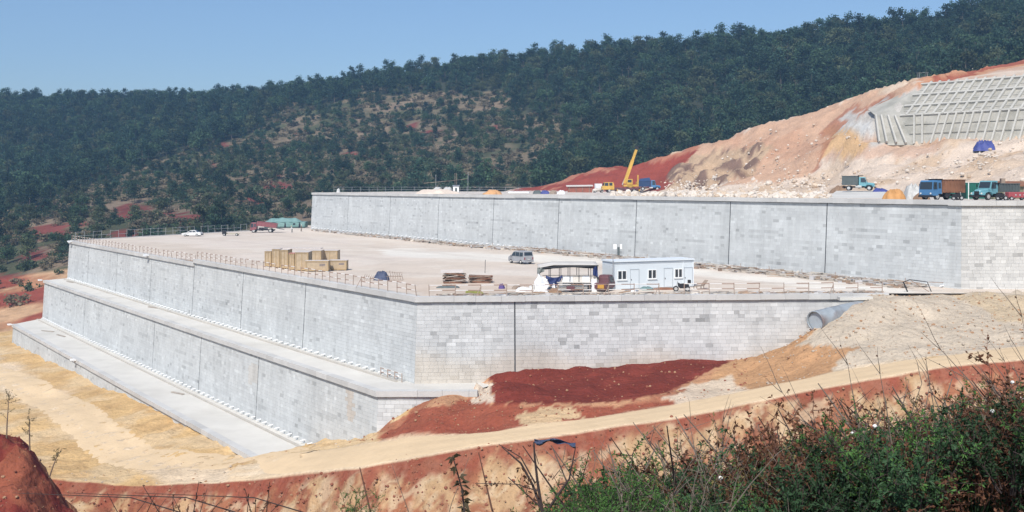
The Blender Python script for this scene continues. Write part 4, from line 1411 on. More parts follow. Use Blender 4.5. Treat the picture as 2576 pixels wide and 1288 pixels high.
for dx, sx, lab in ((1101, 1.1, 'grey boulder on the sand heap, nearer the wall end'), (1126, 1.15, 'paler round boulder next to the white hut')):
    p = at3(dx, 240, T3Z + 0.9)
    o = obj('boulder', rock_mesh(int(dx), material('grey_boulder', (0.5, 0.5, 0.49), 0.9, 0.2, 1.0, bump=0.4, bscale=4)))
    o.location = p; o.scale = (sx, 0.9, 0.8)
    tag(o, lab, 'boulder')
# ramp under the teal truck
a, b, c_, d = at3(2080, 147), at3(2262, 140), W(2222, 480, 176), W(2104, 480, 184)
MBr = MB().add([a, b, c_, d, at3(2222, 177, -2.0), at3(2104, 185, -2.0), a - Vector((0, 0, 0.4)), b - Vector((0, 0, 0.4))], [(0, 1, 2, 3), (2, 4, 5, 3), (0, 3, 5, 6), (1, 7, 4, 2), (0, 6, 7, 1)])
tag(MBr.build('ramp', M_slab), 'pale ramp of packed stone under the teal truck', None, None, 'structure')

# ---------------------------------------------------------------- vehicles
def prism(profile, hw, belt=None, taper=0.0):
    """side profile (x, z) extruded to width 2*hw, narrowing above the belt line"""
    top = max(z for _, z in profile)
    hwz = lambda z: hw * (1 - (taper * max(0, z - belt) / (top - belt) if belt is not None else 0))
    n = len(profile)
    mb = MB()
    vs = [(x, hwz(z), z) for x, z in profile] + [(x, -hwz(z), z) for x, z in profile]
    fs = [tuple(range(n)), tuple(range(2 * n - 1, n - 1, -1))] + [(i, n + i, n + (i + 1) % n, (i + 1) % n) for i in range(n)]
    mb.add(vs, fs)
    return mb, hwz


def pane(mb, pts, hwz, side, off=0.012):
    mb.add([(x, side * (hwz(z) + off), z) for x, z in pts], [tuple(range(len(pts)))])
    return mb


WHEELS = {}
def wheel(parent, x, y, r, w, rim=None):
    rim = rim or M_chrome
    key = (r, w, rim.name)
    if key not in WHEELS:
        t = MB().tube([(0, -w / 2, 0), (0, -w / 2 + 0.05 * r, 0), (0, w / 2 - 0.05 * r, 0), (0, w / 2, 0)], [r * 0.93, r, r, r * 0.93], 16).mesh('tyre', M_rubber)
        q = MB().tube([(0, -w / 2 - 0.012, 0), (0, w / 2 + 0.012, 0)], r * 0.58, 12).tube([(0, -w / 2 - 0.05, 0), (0, w / 2 + 0.05, 0)], r * 0.2, 8).mesh('rim', rim)
        WHEELS[key] = (t, q)
    t, q = WHEELS[key]
    o = obj('wheel', t, parent); o.location = (x, y, r)
    obj('rim', q, o)
    return o


def side_panes(parent, panes, hwz, name='side_window', mat=None):
    for pts in panes:
        for sd in (1, -1):
            pane(MB(), pts, hwz, sd).build(name, mat or M_glass, parent)


def front_pane(parent, p, q, hwz, name, inset=0.88, off=0.012, mat=None):
    (x1, z1), (x2, z2) = p, q
    d = Vector((x2 - x1, 0, z2 - z1)); n = Vector((d.z, 0, -d.x)).normalized()
    if name == 'rear_window': n = -n
    if n.x * (1 if name != 'rear_window' else -1) < 0: n = -n
    MB().quad((x1 + n.x * off, -hwz(z1) * inset, z1 + n.z * off), (x1 + n.x * off, hwz(z1) * inset, z1 + n.z * off),
              (x2 + n.x * off, hwz(z2) * inset, z2 + n.z * off), (x2 + n.x * off, -hwz(z2) * inset, z2 + n.z * off)).build(name, mat or M_glass, parent)


def paint(name, c): return material(name, tuple(v * 0.82 + 0.045 for v in c), 0.5, 0.22, 1.6, coat=0.08, spec=0.45, detail=7)


def dump_bed(root, x0, x1, z0, h, hw, mat, tilt=0.0, ribs=6, hood=True, slats=False):
    piv = Vector((x0, 0, z0))
    def T(v):
        v = Vector(v) - piv
        c, s = math.cos(tilt), math.sin(tilt)
        return Vector((v.x * c - v.z * s, v.y, v.x * s + v.z * c)) + piv
    def part(m, nm, mt, par):
        m.v = [tuple(T(v)) for v in m.v]; return m.build(nm, mt, par)
    t = 0.06
    m = MB()
    m.box(x0, x1, -hw, hw, z0, z0 + t)
    for sd in (1, -1): m.box(x0, x1, sd * hw - t / 2, sd * hw + t / 2, z0 + t, z0 + h)
    m.box(x1 - t, x1, -hw + t, hw - t, z0 + t, z0 + h); m.box(x0, x0 + t, -hw + t, hw - t, z0 + t, z0 + h * 0.9)
    bed = part(m, 'dump_bed', mat, root)
    for k in range(ribs):
        x = x0 + (x1 - x0) * (k + 0.5) / ribs
        for sd in (1, -1):
            part(MB().box(x - 0.05, x + 0.05, min(sd * hw, sd * (hw + 0.09)), max(sd * hw, sd * (hw + 0.09)), z0, z0 + h), 'rib', mat, bed)
    if hood: part(MB().box(x1, x1 + 0.65, -hw, hw, z0 + h - 0.02, z0 + h + 0.07), 'cab_guard', M_chassis, bed)
    part(MB().box(x0, x1, -hw - 0.1, -hw - 0.03, z0 + h - 0.1, z0 + h), 'top_rail', mat, bed)
    part(MB().box(x0, x1, hw + 0.03, hw + 0.1, z0 + h - 0.1, z0 + h), 'top_rail', mat, bed)
    return bed


def truck(loc, rz, label, cabmat, style='flat', L=5.6, hw=1.0, H=2.35, r=0.43, bed=None, rim=None, cat='truck', name='dump_truck'):
    root = empty(name, loc, rz, label, cat)
    xf, xr = L / 2, -L / 2
    m = MB().box(xr, xf - 0.3, -0.42, -0.28, r + 0.05, r + 0.3).box(xr, xf - 0.3, 0.28, 0.42, r + 0.05, r + 0.3)
    for x in (xr + 0.2, 0, xf - 1.5): m.box(x, x + 0.15, -0.5, 0.5, r - 0.08, r + 0.25)
    m.box(xf - 2.9, xf - 2.1, 0.5, hw - 0.05, r, r + 0.45)
    m.build('chassis', M_chassis, root)
    MB().tube([(xf - 2.9, -hw + 0.28, r + 0.25), (xf - 1.95, -hw + 0.28, r + 0.25)], 0.24, 10).build('fuel_tank', M_chrome, root)
    if style == 'flat':
        prof = [(xf - 1.5, r + 0.3), (xf - 0.95, r + 0.3), (xf - 0.9, r + 0.1), (xf, r + 0.1), (xf + 0.03, r + 0.75), (xf - 0.1, H - 0.14), (xf - 0.28, H), (xf - 1.5, H)]
        mb, hz_ = prism(prof, hw, r + 0.9, 0.06)
        cab = mb.build('cab', cabmat, root, bevel=0.04)
        front_pane(root, (xf + 0.02, r + 0.82), (xf - 0.09, H - 0.2), hz_, 'windscreen', 0.9)
        side_panes(root, [[(xf - 0.75, r + 0.85), (xf - 0.1, r + 0.85), (xf - 0.18, H - 0.22), (xf - 0.75, H - 0.22)], [(xf - 1.35, r + 0.95), (xf - 0.95, r + 0.95), (xf - 0.95, H - 0.28), (xf - 1.35, H - 0.28)]], hz_)
        zb = r + 0.3
    else:
        prof = [(xf - 2.4, r + 0.3), (xf - 1.2, r + 0.3), (xf - 1.15, r + 0.78), (xf - 1.15, r + 0.92), (xf - 1.42, H - 0.08), (xf - 1.6, H), (xf - 2.4, H)]
        mb, hz_ = prism(prof, hw * 0.9, r + 0.9, 0.06)
        mb.build('cab', cabmat, root, bevel=0.04)
        rings = []
        for x, w_, z0, z1 in ((xf - 1.2, 0.62, r + 0.25, r + 0.9), (xf - 0.6, 0.54, r + 0.22, r + 0.86), (xf - 0.12, 0.44, r + 0.2, r + 0.78), (xf, 0.40, r + 0.22, r + 0.66)):
            rings.append([Vector((x, y_, z_)) for y_, z_ in ((-w_, z0), (w_, z0), (w_, z1 - 0.14), (w_ * 0.75, z1), (-w_ * 0.75, z1), (-w_, z1 - 0.14))])
        MB().loft(rings).build('bonnet', cabmat, root)
        for sd in (1, -1):
            y0, y1 = sorted((sd * 0.5, sd * hw))
            fm = MB()
            pts = [(xf - 1.45, r + 0.2), (xf - 1.25, r + 0.5), (xf - 0.85, r + 0.62), (xf - 0.4, r + 0.5), (xf - 0.15, r + 0.2)]
            for (xa, za), (xb, zb_) in zip(pts[:-1], pts[1:]):
                fm.add([(xa, y0, za), (xa, y1, za), (xb, y1, zb_), (xb, y0, zb_), (xa, y0, za - 0.06), (xa, y1, za - 0.06), (xb, y1, zb_ - 0.06), (xb, y0, zb_ - 0.06)], [(0, 1, 2, 3), (7, 6, 5, 4), (0, 4, 5, 1), (2, 6, 7, 3), (1, 5, 6, 2), (0, 3, 7, 4)])
            fm.build('mudguard', cabmat, root)
        front_pane(root, (xf - 1.17, r + 0.98), (xf - 1.41, H - 0.14), hz_, 'windscreen', 0.88)
        side_panes(root, [[(xf - 2.1, r + 0.92), (xf - 1.3, r + 0.92), (xf - 1.47, H - 0.16), (xf - 2.1, H - 0.16)]], hz_)
        MB().box(xf + 0.0, xf + 0.03, -0.34, 0.34, r + 0.22, r + 0.6).build('grille', M_chassis, root)
    MB().box(xf - 0.02, xf + 0.14, -hw, hw, r - 0.08, r + 0.16).build('bumper', M_chassis, root)
    for sd in (1, -1):
        hl = MB().tube([(xf + 0.02, sd * (hw - 0.28), r + 0.36), (xf + 0.07, sd * (hw - 0.28), r + 0.36)], 0.1, 10)
        hl.build('headlight', M_lamp, root)
        mr = MB().box(xf - 0.3 if style == 'flat' else xf - 1.35, xf - 0.22 if style == 'flat' else xf - 1.27, sd * (hw + 0.14) - 0.05, sd * (hw + 0.14) + 0.05, H - 0.75, H - 0.4)
        mr.build('wing_mirror', M_chassis, root)
        wheel(root, xf - 0.8, sd * (hw - 0.16), r, 0.24, rim)
        wheel(root, xr + 1.05, sd * (hw - 0.18), r, 0.30, rim)
    if bed: bed(root, xr, xf)
    return root


P_blue = paint('bright_blue_paint', (0.03, 0.19, 0.42))
P_teal = paint('teal_paint', (0.12, 0.36, 0.42))
P_red = paint('faded_red_paint', (0.26, 0.05, 0.06))
P_brown = material('rust_brown_steel', (0.27, 0.13, 0.075), 0.8, 0.25, 2, dark=(0.17, 0.08, 0.05))
P_grey = material('dark_grey_paint', (0.10, 0.12, 0.12), 0.6, 0.2, 2)
P_yel = paint('crane_yellow', (0.72, 0.42, 0.03))
P_maroon = paint('maroon_paint', (0.12, 0.02, 0.03))
P_green = material('green_steel', (0.02, 0.13, 0.10), 0.6, 0.2, 1.5)
P_white = paint('white_paint', (0.78, 0.79, 0.78))
P_silver = paint('silver_paint', (0.36, 0.37, 0.39))
P_navy = material('navy_canvas', (0.03, 0.06, 0.14), 0.7, 0.25, 1.5)

truck(at3(2364, 124.5) + Vector((0.6, 0.8, 0)), math.radians(180 + 27), 'bright blue flat nosed dump truck with rust brown bed at the wall edge', P_blue, 'flat', 5.3, 1.0, 2.3, 0.42,
      lambda ro, xr, xf: dump_bed(ro, xr, xf - 1.62, 0.85, 1.55, 1.0, P_brown, 0, 7))
truck(at3(2496, 124.0) + Vector((0.7, 0.9, 0)), math.radians(180 + 25), 'pale teal long nosed truck parked at the far right of the wall edge', P_teal, 'bonnet', 5.8, 1.0, 2.25, 0.43,
      lambda ro, xr, xf: dump_bed(ro, xr, xf - 2.55, 0.95, 1.0, 1.0, P_grey, 0, 7))
p = W(2160, 479.5, 174)
truck((p.x, p.y, p.z), math.radians(-24), 'teal long nosed truck with tall grey body standing on the pale ramp', P_teal, 'bonnet', 5.0, 0.95, 2.2, 0.42,
      lambda ro, xr, xf: dump_bed(ro, xr, xf - 2.5, 0.9, 1.5, 0.95, P_grey, 0, 5))
_x = (1634 - HX) * 280 / F
truck((_x, 280, cut_z(_x, 280) + 0.1), math.radians(-6), 'blue truck with dark canvas load behind the rubble next to the crane', P_blue, 'bonnet', 5.6, 1.1, 2.7, 0.5,
      lambda ro, xr, xf: (dump_bed(ro, xr, xf - 2.5, 1.0, 1.5, 1.1, P_navy, 0, 4, False), MB().add([(xr, -1.15, 2.4), (xr, 1.15, 2.4), (xf - 2.5, 1.15, 2.5), (xf - 2.5, -1.15, 2.5), (xr + 0.3, 0, 3.1), (xf - 2.8, 0, 3.4)], [(0, 3, 5, 4), (1, 4, 5, 2), (0, 4, 1), (3, 2, 5), (0, 1, 2, 3)]).build('canvas_cover', P_navy, ro)))
Yr = 271
zr = float(plat_z(-60, Yr))
p = W(662, 585, 271); p.z = float(plat_z(p.x, p.y))
truck(p, math.radians(183), 'faded red dump truck with its bed slightly raised near the green tent', P_red, 'flat', 6.0, 1.1, 2.55, 0.52,
      lambda ro, xr, xf: (dump_bed(ro, xr - 0.4, xf - 1.5, 1.15, 1.15, 1.1, P_red, math.radians(7), 6, False), MB().box(xr + 2.0, xf - 1.7, -1.12, -1.0, 0.75, 1.25).build('side_locker', P_white, ro), MB().bar((xr - 0.4, 0, 1.15), (xr - 2.2, 0, 0.8), 1.8, 0.08, (0, 0, 1)).build('tailgate', P_grey, ro)))

# crane
cr = empty('crane_truck', at3(1562, 284), math.radians(186), 'yellow mobile crane with raised telescopic boom on the topmost terrace', 'crane')
MB().box(-5.0, 3.6, -1.1, 1.1, 0.75, 1.35).box(-5.0, 4.2, -0.5, 0.5, 0.5, 0.76).build('chassis', P_maroon, cr)
prof = [(2.0, 0.8), (5.1, 0.8), (5.2, 1.6), (4.8, 1.75), (4.5, 2.75), (2.3, 2.75), (2.0, 2.0)]
mb, hz_ = prism(prof, 1.15, 1.8, 0.05)
mb.build('cab', P_yel, cr, bevel=0.05)
front_pane(cr, (4.78, 1.85), (4.53, 2.62), hz_, 'windscreen', 0.9)
side_panes(cr, [[(3.6, 1.8), (4.65, 1.8), (4.45, 2.6), (3.6, 2.6)], [(2.5, 1.85), (3.35, 1.85), (3.35, 2.6), (2.5, 2.6)]], hz_)
for sd in (1, -1):
    MB().tube([(5.18, sd * 0.85, 1.15), (5.24, sd * 0.85, 1.15)], 0.13, 10).build('headlight', M_lamp, cr)
    for x in (3.3, -1.9, -3.3): wheel(cr, x, sd * 0.98, 0.52, 0.3)
    for x in (1.2, -4.7): MB().box(x - 0.12, x + 0.12, sd * 1.1 - 0.15, sd * 1.1 + 0.15, 0.35, 0.95).build('outrigger', P_yel, cr)
MB().tube([(-2.4, 0, 1.35), (-2.4, 0, 1.6)], 1.0, 14).box(-5.4, -0.6, -1.05, 1.05, 1.6, 2.1).box(-5.4, -4.2, -1.1, 1.1, 1.6, 2.9).build('turntable', P_yel, cr, bevel=0.05)
mb, hz2 = prism([(-2.9, 2.1), (-1.4, 2.1), (-1.2, 2.9), (-1.5, 3.6), (-2.9, 3.6)], 0.5)
oc = mb.build('operator_cab', P_yel, cr, bevel=0.04); oc.location = (0, 0.75, 0)
for sd in (1, -1):
    w_ = pane(MB(), [(-2.6, 2.7), (-1.5, 2.7), (-1.6, 3.4), (-2.6, 3.4)], hz2, sd).build('window', M_glass, oc)
bp, bd = Vector((-1.0, -0.35, 2.4)), Vector((-3.4, -0.2, 9.4)).normalized()
side_ = Vector((0, 1, 0))
b1 = MB().bar(bp, bp + bd * 6.6, 0.75, 0.8, (1, 0, 0.3)).build('boom', P_yel, cr)
MB().bar(bp + bd * 6.6, bp + bd * 9.6, 0.58, 0.62, (1, 0, 0.3)).build('boom_section', P_yel, b1)
MB().bar(bp + bd * 9.6, bp + bd * 10.5, 0.66, 0.85, (1, 0, 0.3)).build('boom_head', M_chassis, b1)
tip = bp + bd * 10.3
MB().bar((-0.4, -0.35, 2.1), bp + bd * 4.2, 0.25, 0.25, (1, 0, 0)).build('lift_cylinder', M_chrome, cr)
MB().tube([tip + Vector((0.5, 0, 0)), Vector((tip.x + 0.5, tip.y, tip.z - 3.2))], 0.03, 5).build('hoist_rope', M_dsteel, b1)
MB().box(-4.9, -4.6, -1.0, -0.7, 2.9, 4.7).build('mast', P_yel, cr)

# saloon car and van
def car(loc, rz, label, cat, name, mat, prof, hw, belt, taper, panes, wind, rear, wx, r):
    root = empty(name, loc, rz, label, cat)
    mb, hz_ = prism(prof, hw, belt, taper)
    mb.build('body', mat, root, bevel=0.05)
    side_panes(root, panes, hz_)
    front_pane(root, wind[0], wind[1], hz_, 'windscreen', 0.86, 0.014)
    front_pane(root, rear[0], rear[1], hz_, 'rear_window', 0.86, 0.014)
    xf, xr = max(x for x, _ in prof), min(x for x, _ in prof)
    for sd in (1, -1):
        for x in wx: wheel(root, x, sd * (hw - 0.1), r, 0.2)
        MB().box(xf - 0.06, xf + 0.015, sd * (hw - 0.3) - 0.17, sd * (hw - 0.3) + 0.17, 0.6, 0.76).build('headlight', M_lamp, root)
        MB().box(xr - 0.015, xr + 0.06, sd * (hw - 0.16) - 0.1, sd * (hw - 0.16) + 0.1, 0.68, 1.0 if cat == 'van' else 0.85).build('tail_light', P_red, root)
        MB().box(wind[0][0] - 0.25, wind[0][0] - 0.1, sd * (hw + 0.1) - 0.1, sd * (hw + 0.1) + 0.1, belt, belt + 0.16).build('wing_mirror', mat, root)
    MB().box(xr - 0.05, xr + 0.1, -hw * 0.95, hw * 0.95, 0.32, 0.52).build('bumper', P_grey if cat != 'van' else mat, root)
    MB().box(xr - 0.03, xr - 0.012, -0.25, 0.25, 0.62, 0.75).build('number_plate', M_chrome, root)
    return root


p = onz(484, 594.5, -11.55)
car(p, math.radians(180 - 4), 'white saloon car parked by the back edge of the platform', 'car', 'saloon_car', P_white,
    [(-2.3, 0.3), (2.25, 0.28), (2.3, 0.62), (2.1, 0.78), (1.0, 0.92), (0.35, 1.38), (0.0, 1.44), (-0.9, 1.42), (-1.35, 1.0), (-2.2, 0.95), (-2.33, 0.6)], 0.86, 0.92, 0.22,
    [[(-0.2, 0.97), (0.75, 0.97), (0.3, 1.32), (-0.15, 1.35)], [(-1.15, 1.0), (-0.3, 0.97), (-0.25, 1.35), (-0.85, 1.33)]], ((0.95, 0.95), (0.38, 1.36)), ((-1.33, 1.03), (-0.93, 1.39)), (1.4, -1.4), 0.32)
p = onz(1310, 663.5, -11.05)
car(p + Vector((0, 0.6, 0)), math.radians(180 - 58), 'silver grey minivan seen from behind on the open platform', 'van', 'minivan', P_silver,
    [(-2.1, 0.32), (2.05, 0.3), (2.12, 0.75), (1.9, 0.98), (1.35, 1.12), (0.75, 1.72), (0.45, 1.84), (-1.9, 1.86), (-2.08, 1.2), (-2.14, 0.7)], 0.85, 1.05, 0.14,
    [[(0.2, 1.12), (1.2, 1.12), (0.75, 1.62), (0.2, 1.68)], [(-0.85, 1.12), (0.1, 1.12), (0.1, 1.68), (-0.85, 1.68)], [(-1.85, 1.14), (-0.97, 1.12), (-0.97, 1.68), (-1.78, 1.68)]], ((1.33, 1.15), (0.77, 1.7)), ((-2.06, 1.22), (-1.93, 1.72)), (1.35, -1.3), 0.32)
# ---------------------------------------------------------------- things on the parking platform
PZ = -11.05
def onp(dx, dy): 
    p = onz(dx, dy, PZ)
    p.z = float(plat_z(p.x, p.y))
    return p


M_ply = material('crate_plywood', (0.47, 0.37, 0.25), 0.8, 0.28, 1.5, dark=(0.38, 0.29, 0.19))
M_batten = material('crate_batten', (0.42, 0.31, 0.18), 0.8, 0.2, 3)
M_lid = material('crate_lid_sheet', (0.62, 0.56, 0.51), 0.7, 0.1, 1.5)
M_stencil = material('stencil_ink', (0.10, 0.10, 0.16), 0.8, 0.1, 3)
def crate(x0, x1, yt, yb, depth, label, tall, rz=0.0, mark=0, lid=None):
    """crate whose front spans the bearings x0..x1, foot at yb, top at yt"""
    p = onp((x0 + x1) / 2, yb)
    k = F / p.y
    w, h = (x1 - x0) / k, (yb - yt) / k
    root = empty('wooden_crate', p + Vector((0, depth / 2, 0)), rz, label, 'crate', 'wooden crates stacked on the platform')
    d = depth
    w -= 0.06
    MB().box(-w / 2, w / 2, -d / 2, d / 2, 0.10, h - 0.04).build('panels', M_ply, root)
    bt = 0.05
    for x in (-w / 2 + 0.07, w / 2 - 0.07):
        MB().box(x - 0.07, x + 0.07, -d / 2 - bt, -d / 2, 0.1, h - 0.04).build('batten', M_batten, root)
    for z in (0.17, h - 0.12):
        MB().box(-w / 2 + 0.145, w / 2 - 0.145, -d / 2 - bt, -d / 2, z - 0.07, z + 0.07).build('batten', M_batten, root)
    if tall:
        for x in np.linspace(-w / 2, w / 2, max(3, int(w / 0.6)))[1:-1]:
            MB().box(x - 0.05, x + 0.05, -d / 2 - bt * 0.8, -d / 2, 0.245, h - 0.195).build('batten', M_batten, root)
    for sd in (-1, 1):
        xx0, xx1 = sorted((sd * w / 2, sd * (w / 2 + 0.03)))
        for y in (-d / 2 + 0.08, d / 2 - 0.08): MB().box(xx0, xx1, y - 0.07, y + 0.07, 0.1, h - 0.04).build('batten', M_batten, root)
    for x in (-w / 2 + 0.2, 0, w / 2 - 0.2): MB().box(x - 0.06, x + 0.06, -d / 2, d / 2, 0.0, 0.1).build('skid', M_batten, root)
    MB().box(-w / 2 - 0.06, w / 2 + 0.06, -d / 2 - 0.08, d / 2 + 0.08, h - 0.04, h).build('lid', lid or M_lid, root)
    if mark:
        m = MB()
        y = -d / 2 - 0.004
        if mark == 1:                      # row of rough stencilled characters
            for c in range(4):
                cx = w * 0.12 + c * 0.19
                for (ax, az, bx_, bz) in ((0, 0, 0, 0.28), (0.12, 0, 0.12, 0.28), (0, 0.28, 0.12, 0.28), (0, 0.14, 0.12, 0.10 + 0.05 * c), (0, 0, 0.12, 0.02 * c)):
                    m.bar((cx + ax, y, h * 0.5 + az), (cx + bx_, y, h * 0.5 + bz), 0.006, 0.035, (0, 0, 1) if ax != bx_ else (1, 0, 0))
        else:
            m.box(w * 0.05, w * 0.36, y - 0.003, y + 0.003, h * 0.58, h * 0.68)
        m.build('stencil_mark', M_stencil, root)
    return root


CR = 'tall crate '
crate(665.5, 683, 631, 671, 2.0, 'tall wooden crate at the left end of the crate stack', True)
crate(684, 704, 626, 673.5, 2.6, 'tallest wooden crate, second from the left of the stack', True)
crate(705, 725, 628, 676.5, 2.6, 'tall wooden crate with grey lid, third from the left of the stack', True)
crate(726, 741, 637, 679, 1.6, 'narrow tall crate with a reddish lid in the middle of the stack', True, lid=material('reddish_lid', (0.50, 0.22, 0.18), 0.7, 0.1, 2))
crate(742, 776, 634, 682, 2.6, 'broad tall crate right behind the low stencilled crate', True)
crate(778, 808, 630, 664, 2.4, 'tall crate behind the low crates, next to the rightmost tall one', True)
crate(809.5, 849, 630, 661, 2.4, 'rightmost tall crate of the stack, with a framed side', True)
crate(768, 826.5, 655.5, 683.5, 1.2, 'low front crate with a row of dark stencilled characters', False, 0, 1)
crate(828, 872, 654.5, 680.5, 1.5, 'low front crate at the right end with a dark stencilled bar', False, 0, 2)
tag(MB().box(-2.6, 2.6, -1.0, 1.0, 0, 0.1).build('plywood_sheet', M_lid), 'grey plywood sheet lying across the top of the crates', 'sheet').location = (-28.6, 146.9, -11.05 + 2.6)

# portable cabin
M_cab = material('cabin_panel', (0.66, 0.715, 0.745), 0.55, 0.05, 0.8)
M_cabt = material('cabin_trim', (0.74, 0.79, 0.82), 0.5, 0.05, 2)
M_frame = material('window_frame_white', (0.82, 0.83, 0.82), 0.45, 0.04, 3)
A_ = Vector((10.83, 114.7, PZ)); ang = math.atan2(3.7, 9.15); CL, CD, CHt = 9.87, 2.6, 3.0
cab = empty('portable_cabin', A_, ang, 'pale blue portable site cabin with three doors and three windows', 'cabin')
MB().box(0, CL, 0, CD, 0.12, CHt).build('wall', M_cab, cab)
MB().box(-0.12, CL + 0.12, -0.18, CD + 0.12, CHt, CHt + 0.14).build('roof', M_cabt, cab)
MB().box(-0.02, CL + 0.02, -0.02, CD + 0.02, 0, 0.12).build('base_frame', M_steel, cab)
for x in (0.0, CL * 0.872, CL):
    MB().box(x - 0.06, x + 0.06, -0.035, -0.001, 0.12, CHt).build('corner_trim', M_cabt, cab)
MB().box(-0.04, CL + 0.04, -0.05, -0.001, CHt - 0.2, CHt - 0.12).build('gutter', M_cabt, cab)
for a, b in ((0.05, 0.16), (0.425, 0.53), (0.76, 0.86)):
    x0, x1, z0, z1 = a * CL, b * CL, 1.08, 2.08
    fr = MB().box(x0, x1, -0.07, -0.002, z0, z0 + 0.07).box(x0, x1, -0.07, -0.002, z1 - 0.07, z1).box(x0, x0 + 0.07, -0.07, -0.002, z0 + 0.07, z1 - 0.07).box(x1 - 0.07, x1, -0.07, -0.002, z0 + 0.07, z1 - 0.07)
    xm = (x0 + x1) / 2
    fr.box(xm - 0.05, xm + 0.05, -0.07, -0.002, z0 + 0.07, z1 - 0.07)
    w_ = fr.build('window', M_frame, cab)
    for q0, q1 in ((x0 + 0.075, xm - 0.055), (xm + 0.055, x1 - 0.075)): MB().box(q0, q1, -0.03, -0.004, z0 + 0.075, z1 - 0.075).build('pane', M_glass, w_)
    MB().box(x0 - 0.06, x1 + 0.06, -0.13, -0.002, z0 - 0.07, z0 - 0.004).build('sill', M_frame, w_)
for a, b in ((0.21, 0.31), (0.63, 0.73), (0.885, 0.985)):
    x0, x1 = a * CL, b * CL
    d_ = MB().box(x0, x1, -0.035, -0.002, 0.14, 2.12).build('door', M_cab, cab)
    MB().box(x0 - 0.05, x0 - 0.003, -0.055, -0.002, 0.14, 2.2).box(x1 + 0.003, x1 + 0.05, -0.055, -0.002, 0.14, 2.2).box(x0 - 0.05, x1 + 0.05, -0.06, -0.002, 2.13, 2.2).build('door_frame', material('door_trim_grey', (0.42, 0.46, 0.49), 0.6, 0.05, 2), d_)
    MB().box(x0 + 0.06, x0 + 0.1, -0.11, -0.036, 1.0, 1.14).build('handle', M_dsteel, d_)
MB().tube([(-0.25, -0.4, 0), (-0.25, -0.4, 3.8)], 0.04, 6).build('service_pole', M_steel, cab)

# canopy shed with tarpaulins
def cloth(name, fn, nu, nv, mat, parent, thick=0.012):
    vs = [fn(i / nu, j / nv) for j in range(nv + 1) for i in range(nu + 1)]
    fs = [(j * (nu + 1) + i, j * (nu + 1) + i + 1, (j + 1) * (nu + 1) + i + 1, (j + 1) * (nu + 1) + i) for j in range(nv) for i in range(nu)]
    o = MB().add(vs, fs).build(name, mat, parent, True)
    m = o.modifiers.new('thickness', 'SOLIDIFY'); m.thickness = thick
    return o


so = onp(1355, 734); so = Vector((so.x, so.y, PZ))
sh = empty('canopy_shed', so, 0.02, 'open work shed with black canopy roof and draped blue and white sheets', 'shed')
SW, SD = 6.3, 3.0
M_blackcan = material('black_canopy', (0.018, 0.018, 0.022), 0.7, 0.2, 1.5)
M_canw = material('canopy_top', (0.66, 0.62, 0.56), 0.7, 0.12, 1.2)
def sag(u, v): return -0.10 * math.sin(math.pi * u) * math.sin(math.pi * v)
roofz = lambda u, v: 2.55 + 0.28 * min(1, u * 4) + 0.12 * v + sag(u, v)
cloth('roof_lining', lambda u, v: (u * SW, -0.15 + v * (SD + 0.2), roofz(u, v) - 0.06), 16, 6, M_blackcan, sh, 0.03)
cloth('roof', lambda u, v: (u * SW - 0.02, -0.17 + v * (SD + 0.24), roofz(u, v)), 16, 6, M_canw, sh, 0.02)
MB().tube([(0, -0.15, 2.5), (SW, -0.15, 2.74)], 0.06, 6).build('eaves_rail', M_dsteel, sh)
cloth('valance', lambda u, v: (0.5 + u * (SW - 0.6), -0.1 + 0.03 * math.sin(17 * u), roofz(0.08 + 0.9 * u, 0.02) - 0.05 - v * (0.26 + 0.06 * math.sin(9 * u))), 22, 2, M_blackcan, sh)
for x in (0.1, 1.25, 2.35, 3.3, 4.25, 5.5, 6.2):
    MB().tube([(x, 0, 0), (x, 0, 2.6)], 0.035, 6).build('post', M_dsteel, sh)
    MB().tube([(x, SD - 0.2, 0), (x, SD - 0.2, 2.6)], 0.035, 6).build('post', M_dsteel, sh)
MB().bar((0.4, -0.02, 1.72), (SW, -0.02, 1.74), 0.05).build('rail', M_dsteel, sh)
cloth('end_sheet', lambda u, v: (-0.15 + 1.15 * u + 0.12 * math.sin(9 * v + 3 * u) - 0.45 * (1 - v) * (1 - u), -0.25 - 0.25 * (1 - v) + 0.12 * math.sin(7 * u + 4 * v), 0.02 + v * (1.95 - 0.65 * u)), 14, 14, M_white, sh)
cloth('draped_sheet', lambda u, v: (0.75 + 1.75 * u, -0.12 - 0.2 * math.sin(math.pi * u) + 0.07 * math.sin(15 * u + 6 * v), 1.74 - 0.22 * math.sin(math.pi * u) - v * (0.25 + 0.75 * math.sin(math.pi * min(1, u * 1.05)))), 14, 10, M_tarp_nv, sh)
cloth('hanging_sheet', lambda u, v: (5.72 + 0.5 * u, -0.14 + 0.1 * math.sin(8 * u + 3 * v), 2.66 - v * (0.95 + 0.15 * u)), 8, 8, M_tarp_nv, sh)
cloth('hanging_sheet', lambda u, v: (-0.15 + 0.75 * u, -0.16 + 0.1 * math.sin(8 * u + 3 * v), 2.56 - v * (0.7 - 0.3 * u)), 8, 6, material('grey_green_tarp', (0.20, 0.22, 0.21), 0.7, 0.3, 2), sh)
for x0, x1, z1, mt in ((2.5, 3.6, 1.62, M_white), (3.62, 4.6, 1.7, M_canw), (4.62, 5.35, 1.66, M_white), (5.37, 6.3, 1.6, M_canw)):
    MB().slab((x0, -0.02, 0.35), (x1, -0.02, 0.35), (x1, 0.1, z1), (x0, 0.1, z1), 0.05).build('side_panel', mt, sh)
MB().slab((5.6, -0.1, 0.02), (6.15, -0.1, 0.02), (6.1, 0.0, 1.3), (5.55, 0.0, 1.32), 0.05).build('side_panel', M_white, sh)
MB().bar((1.9, -0.3, 1.02), (5.5, -0.25, 1.0), 0.5, 0.06).build('bench_top', M_canw, sh)
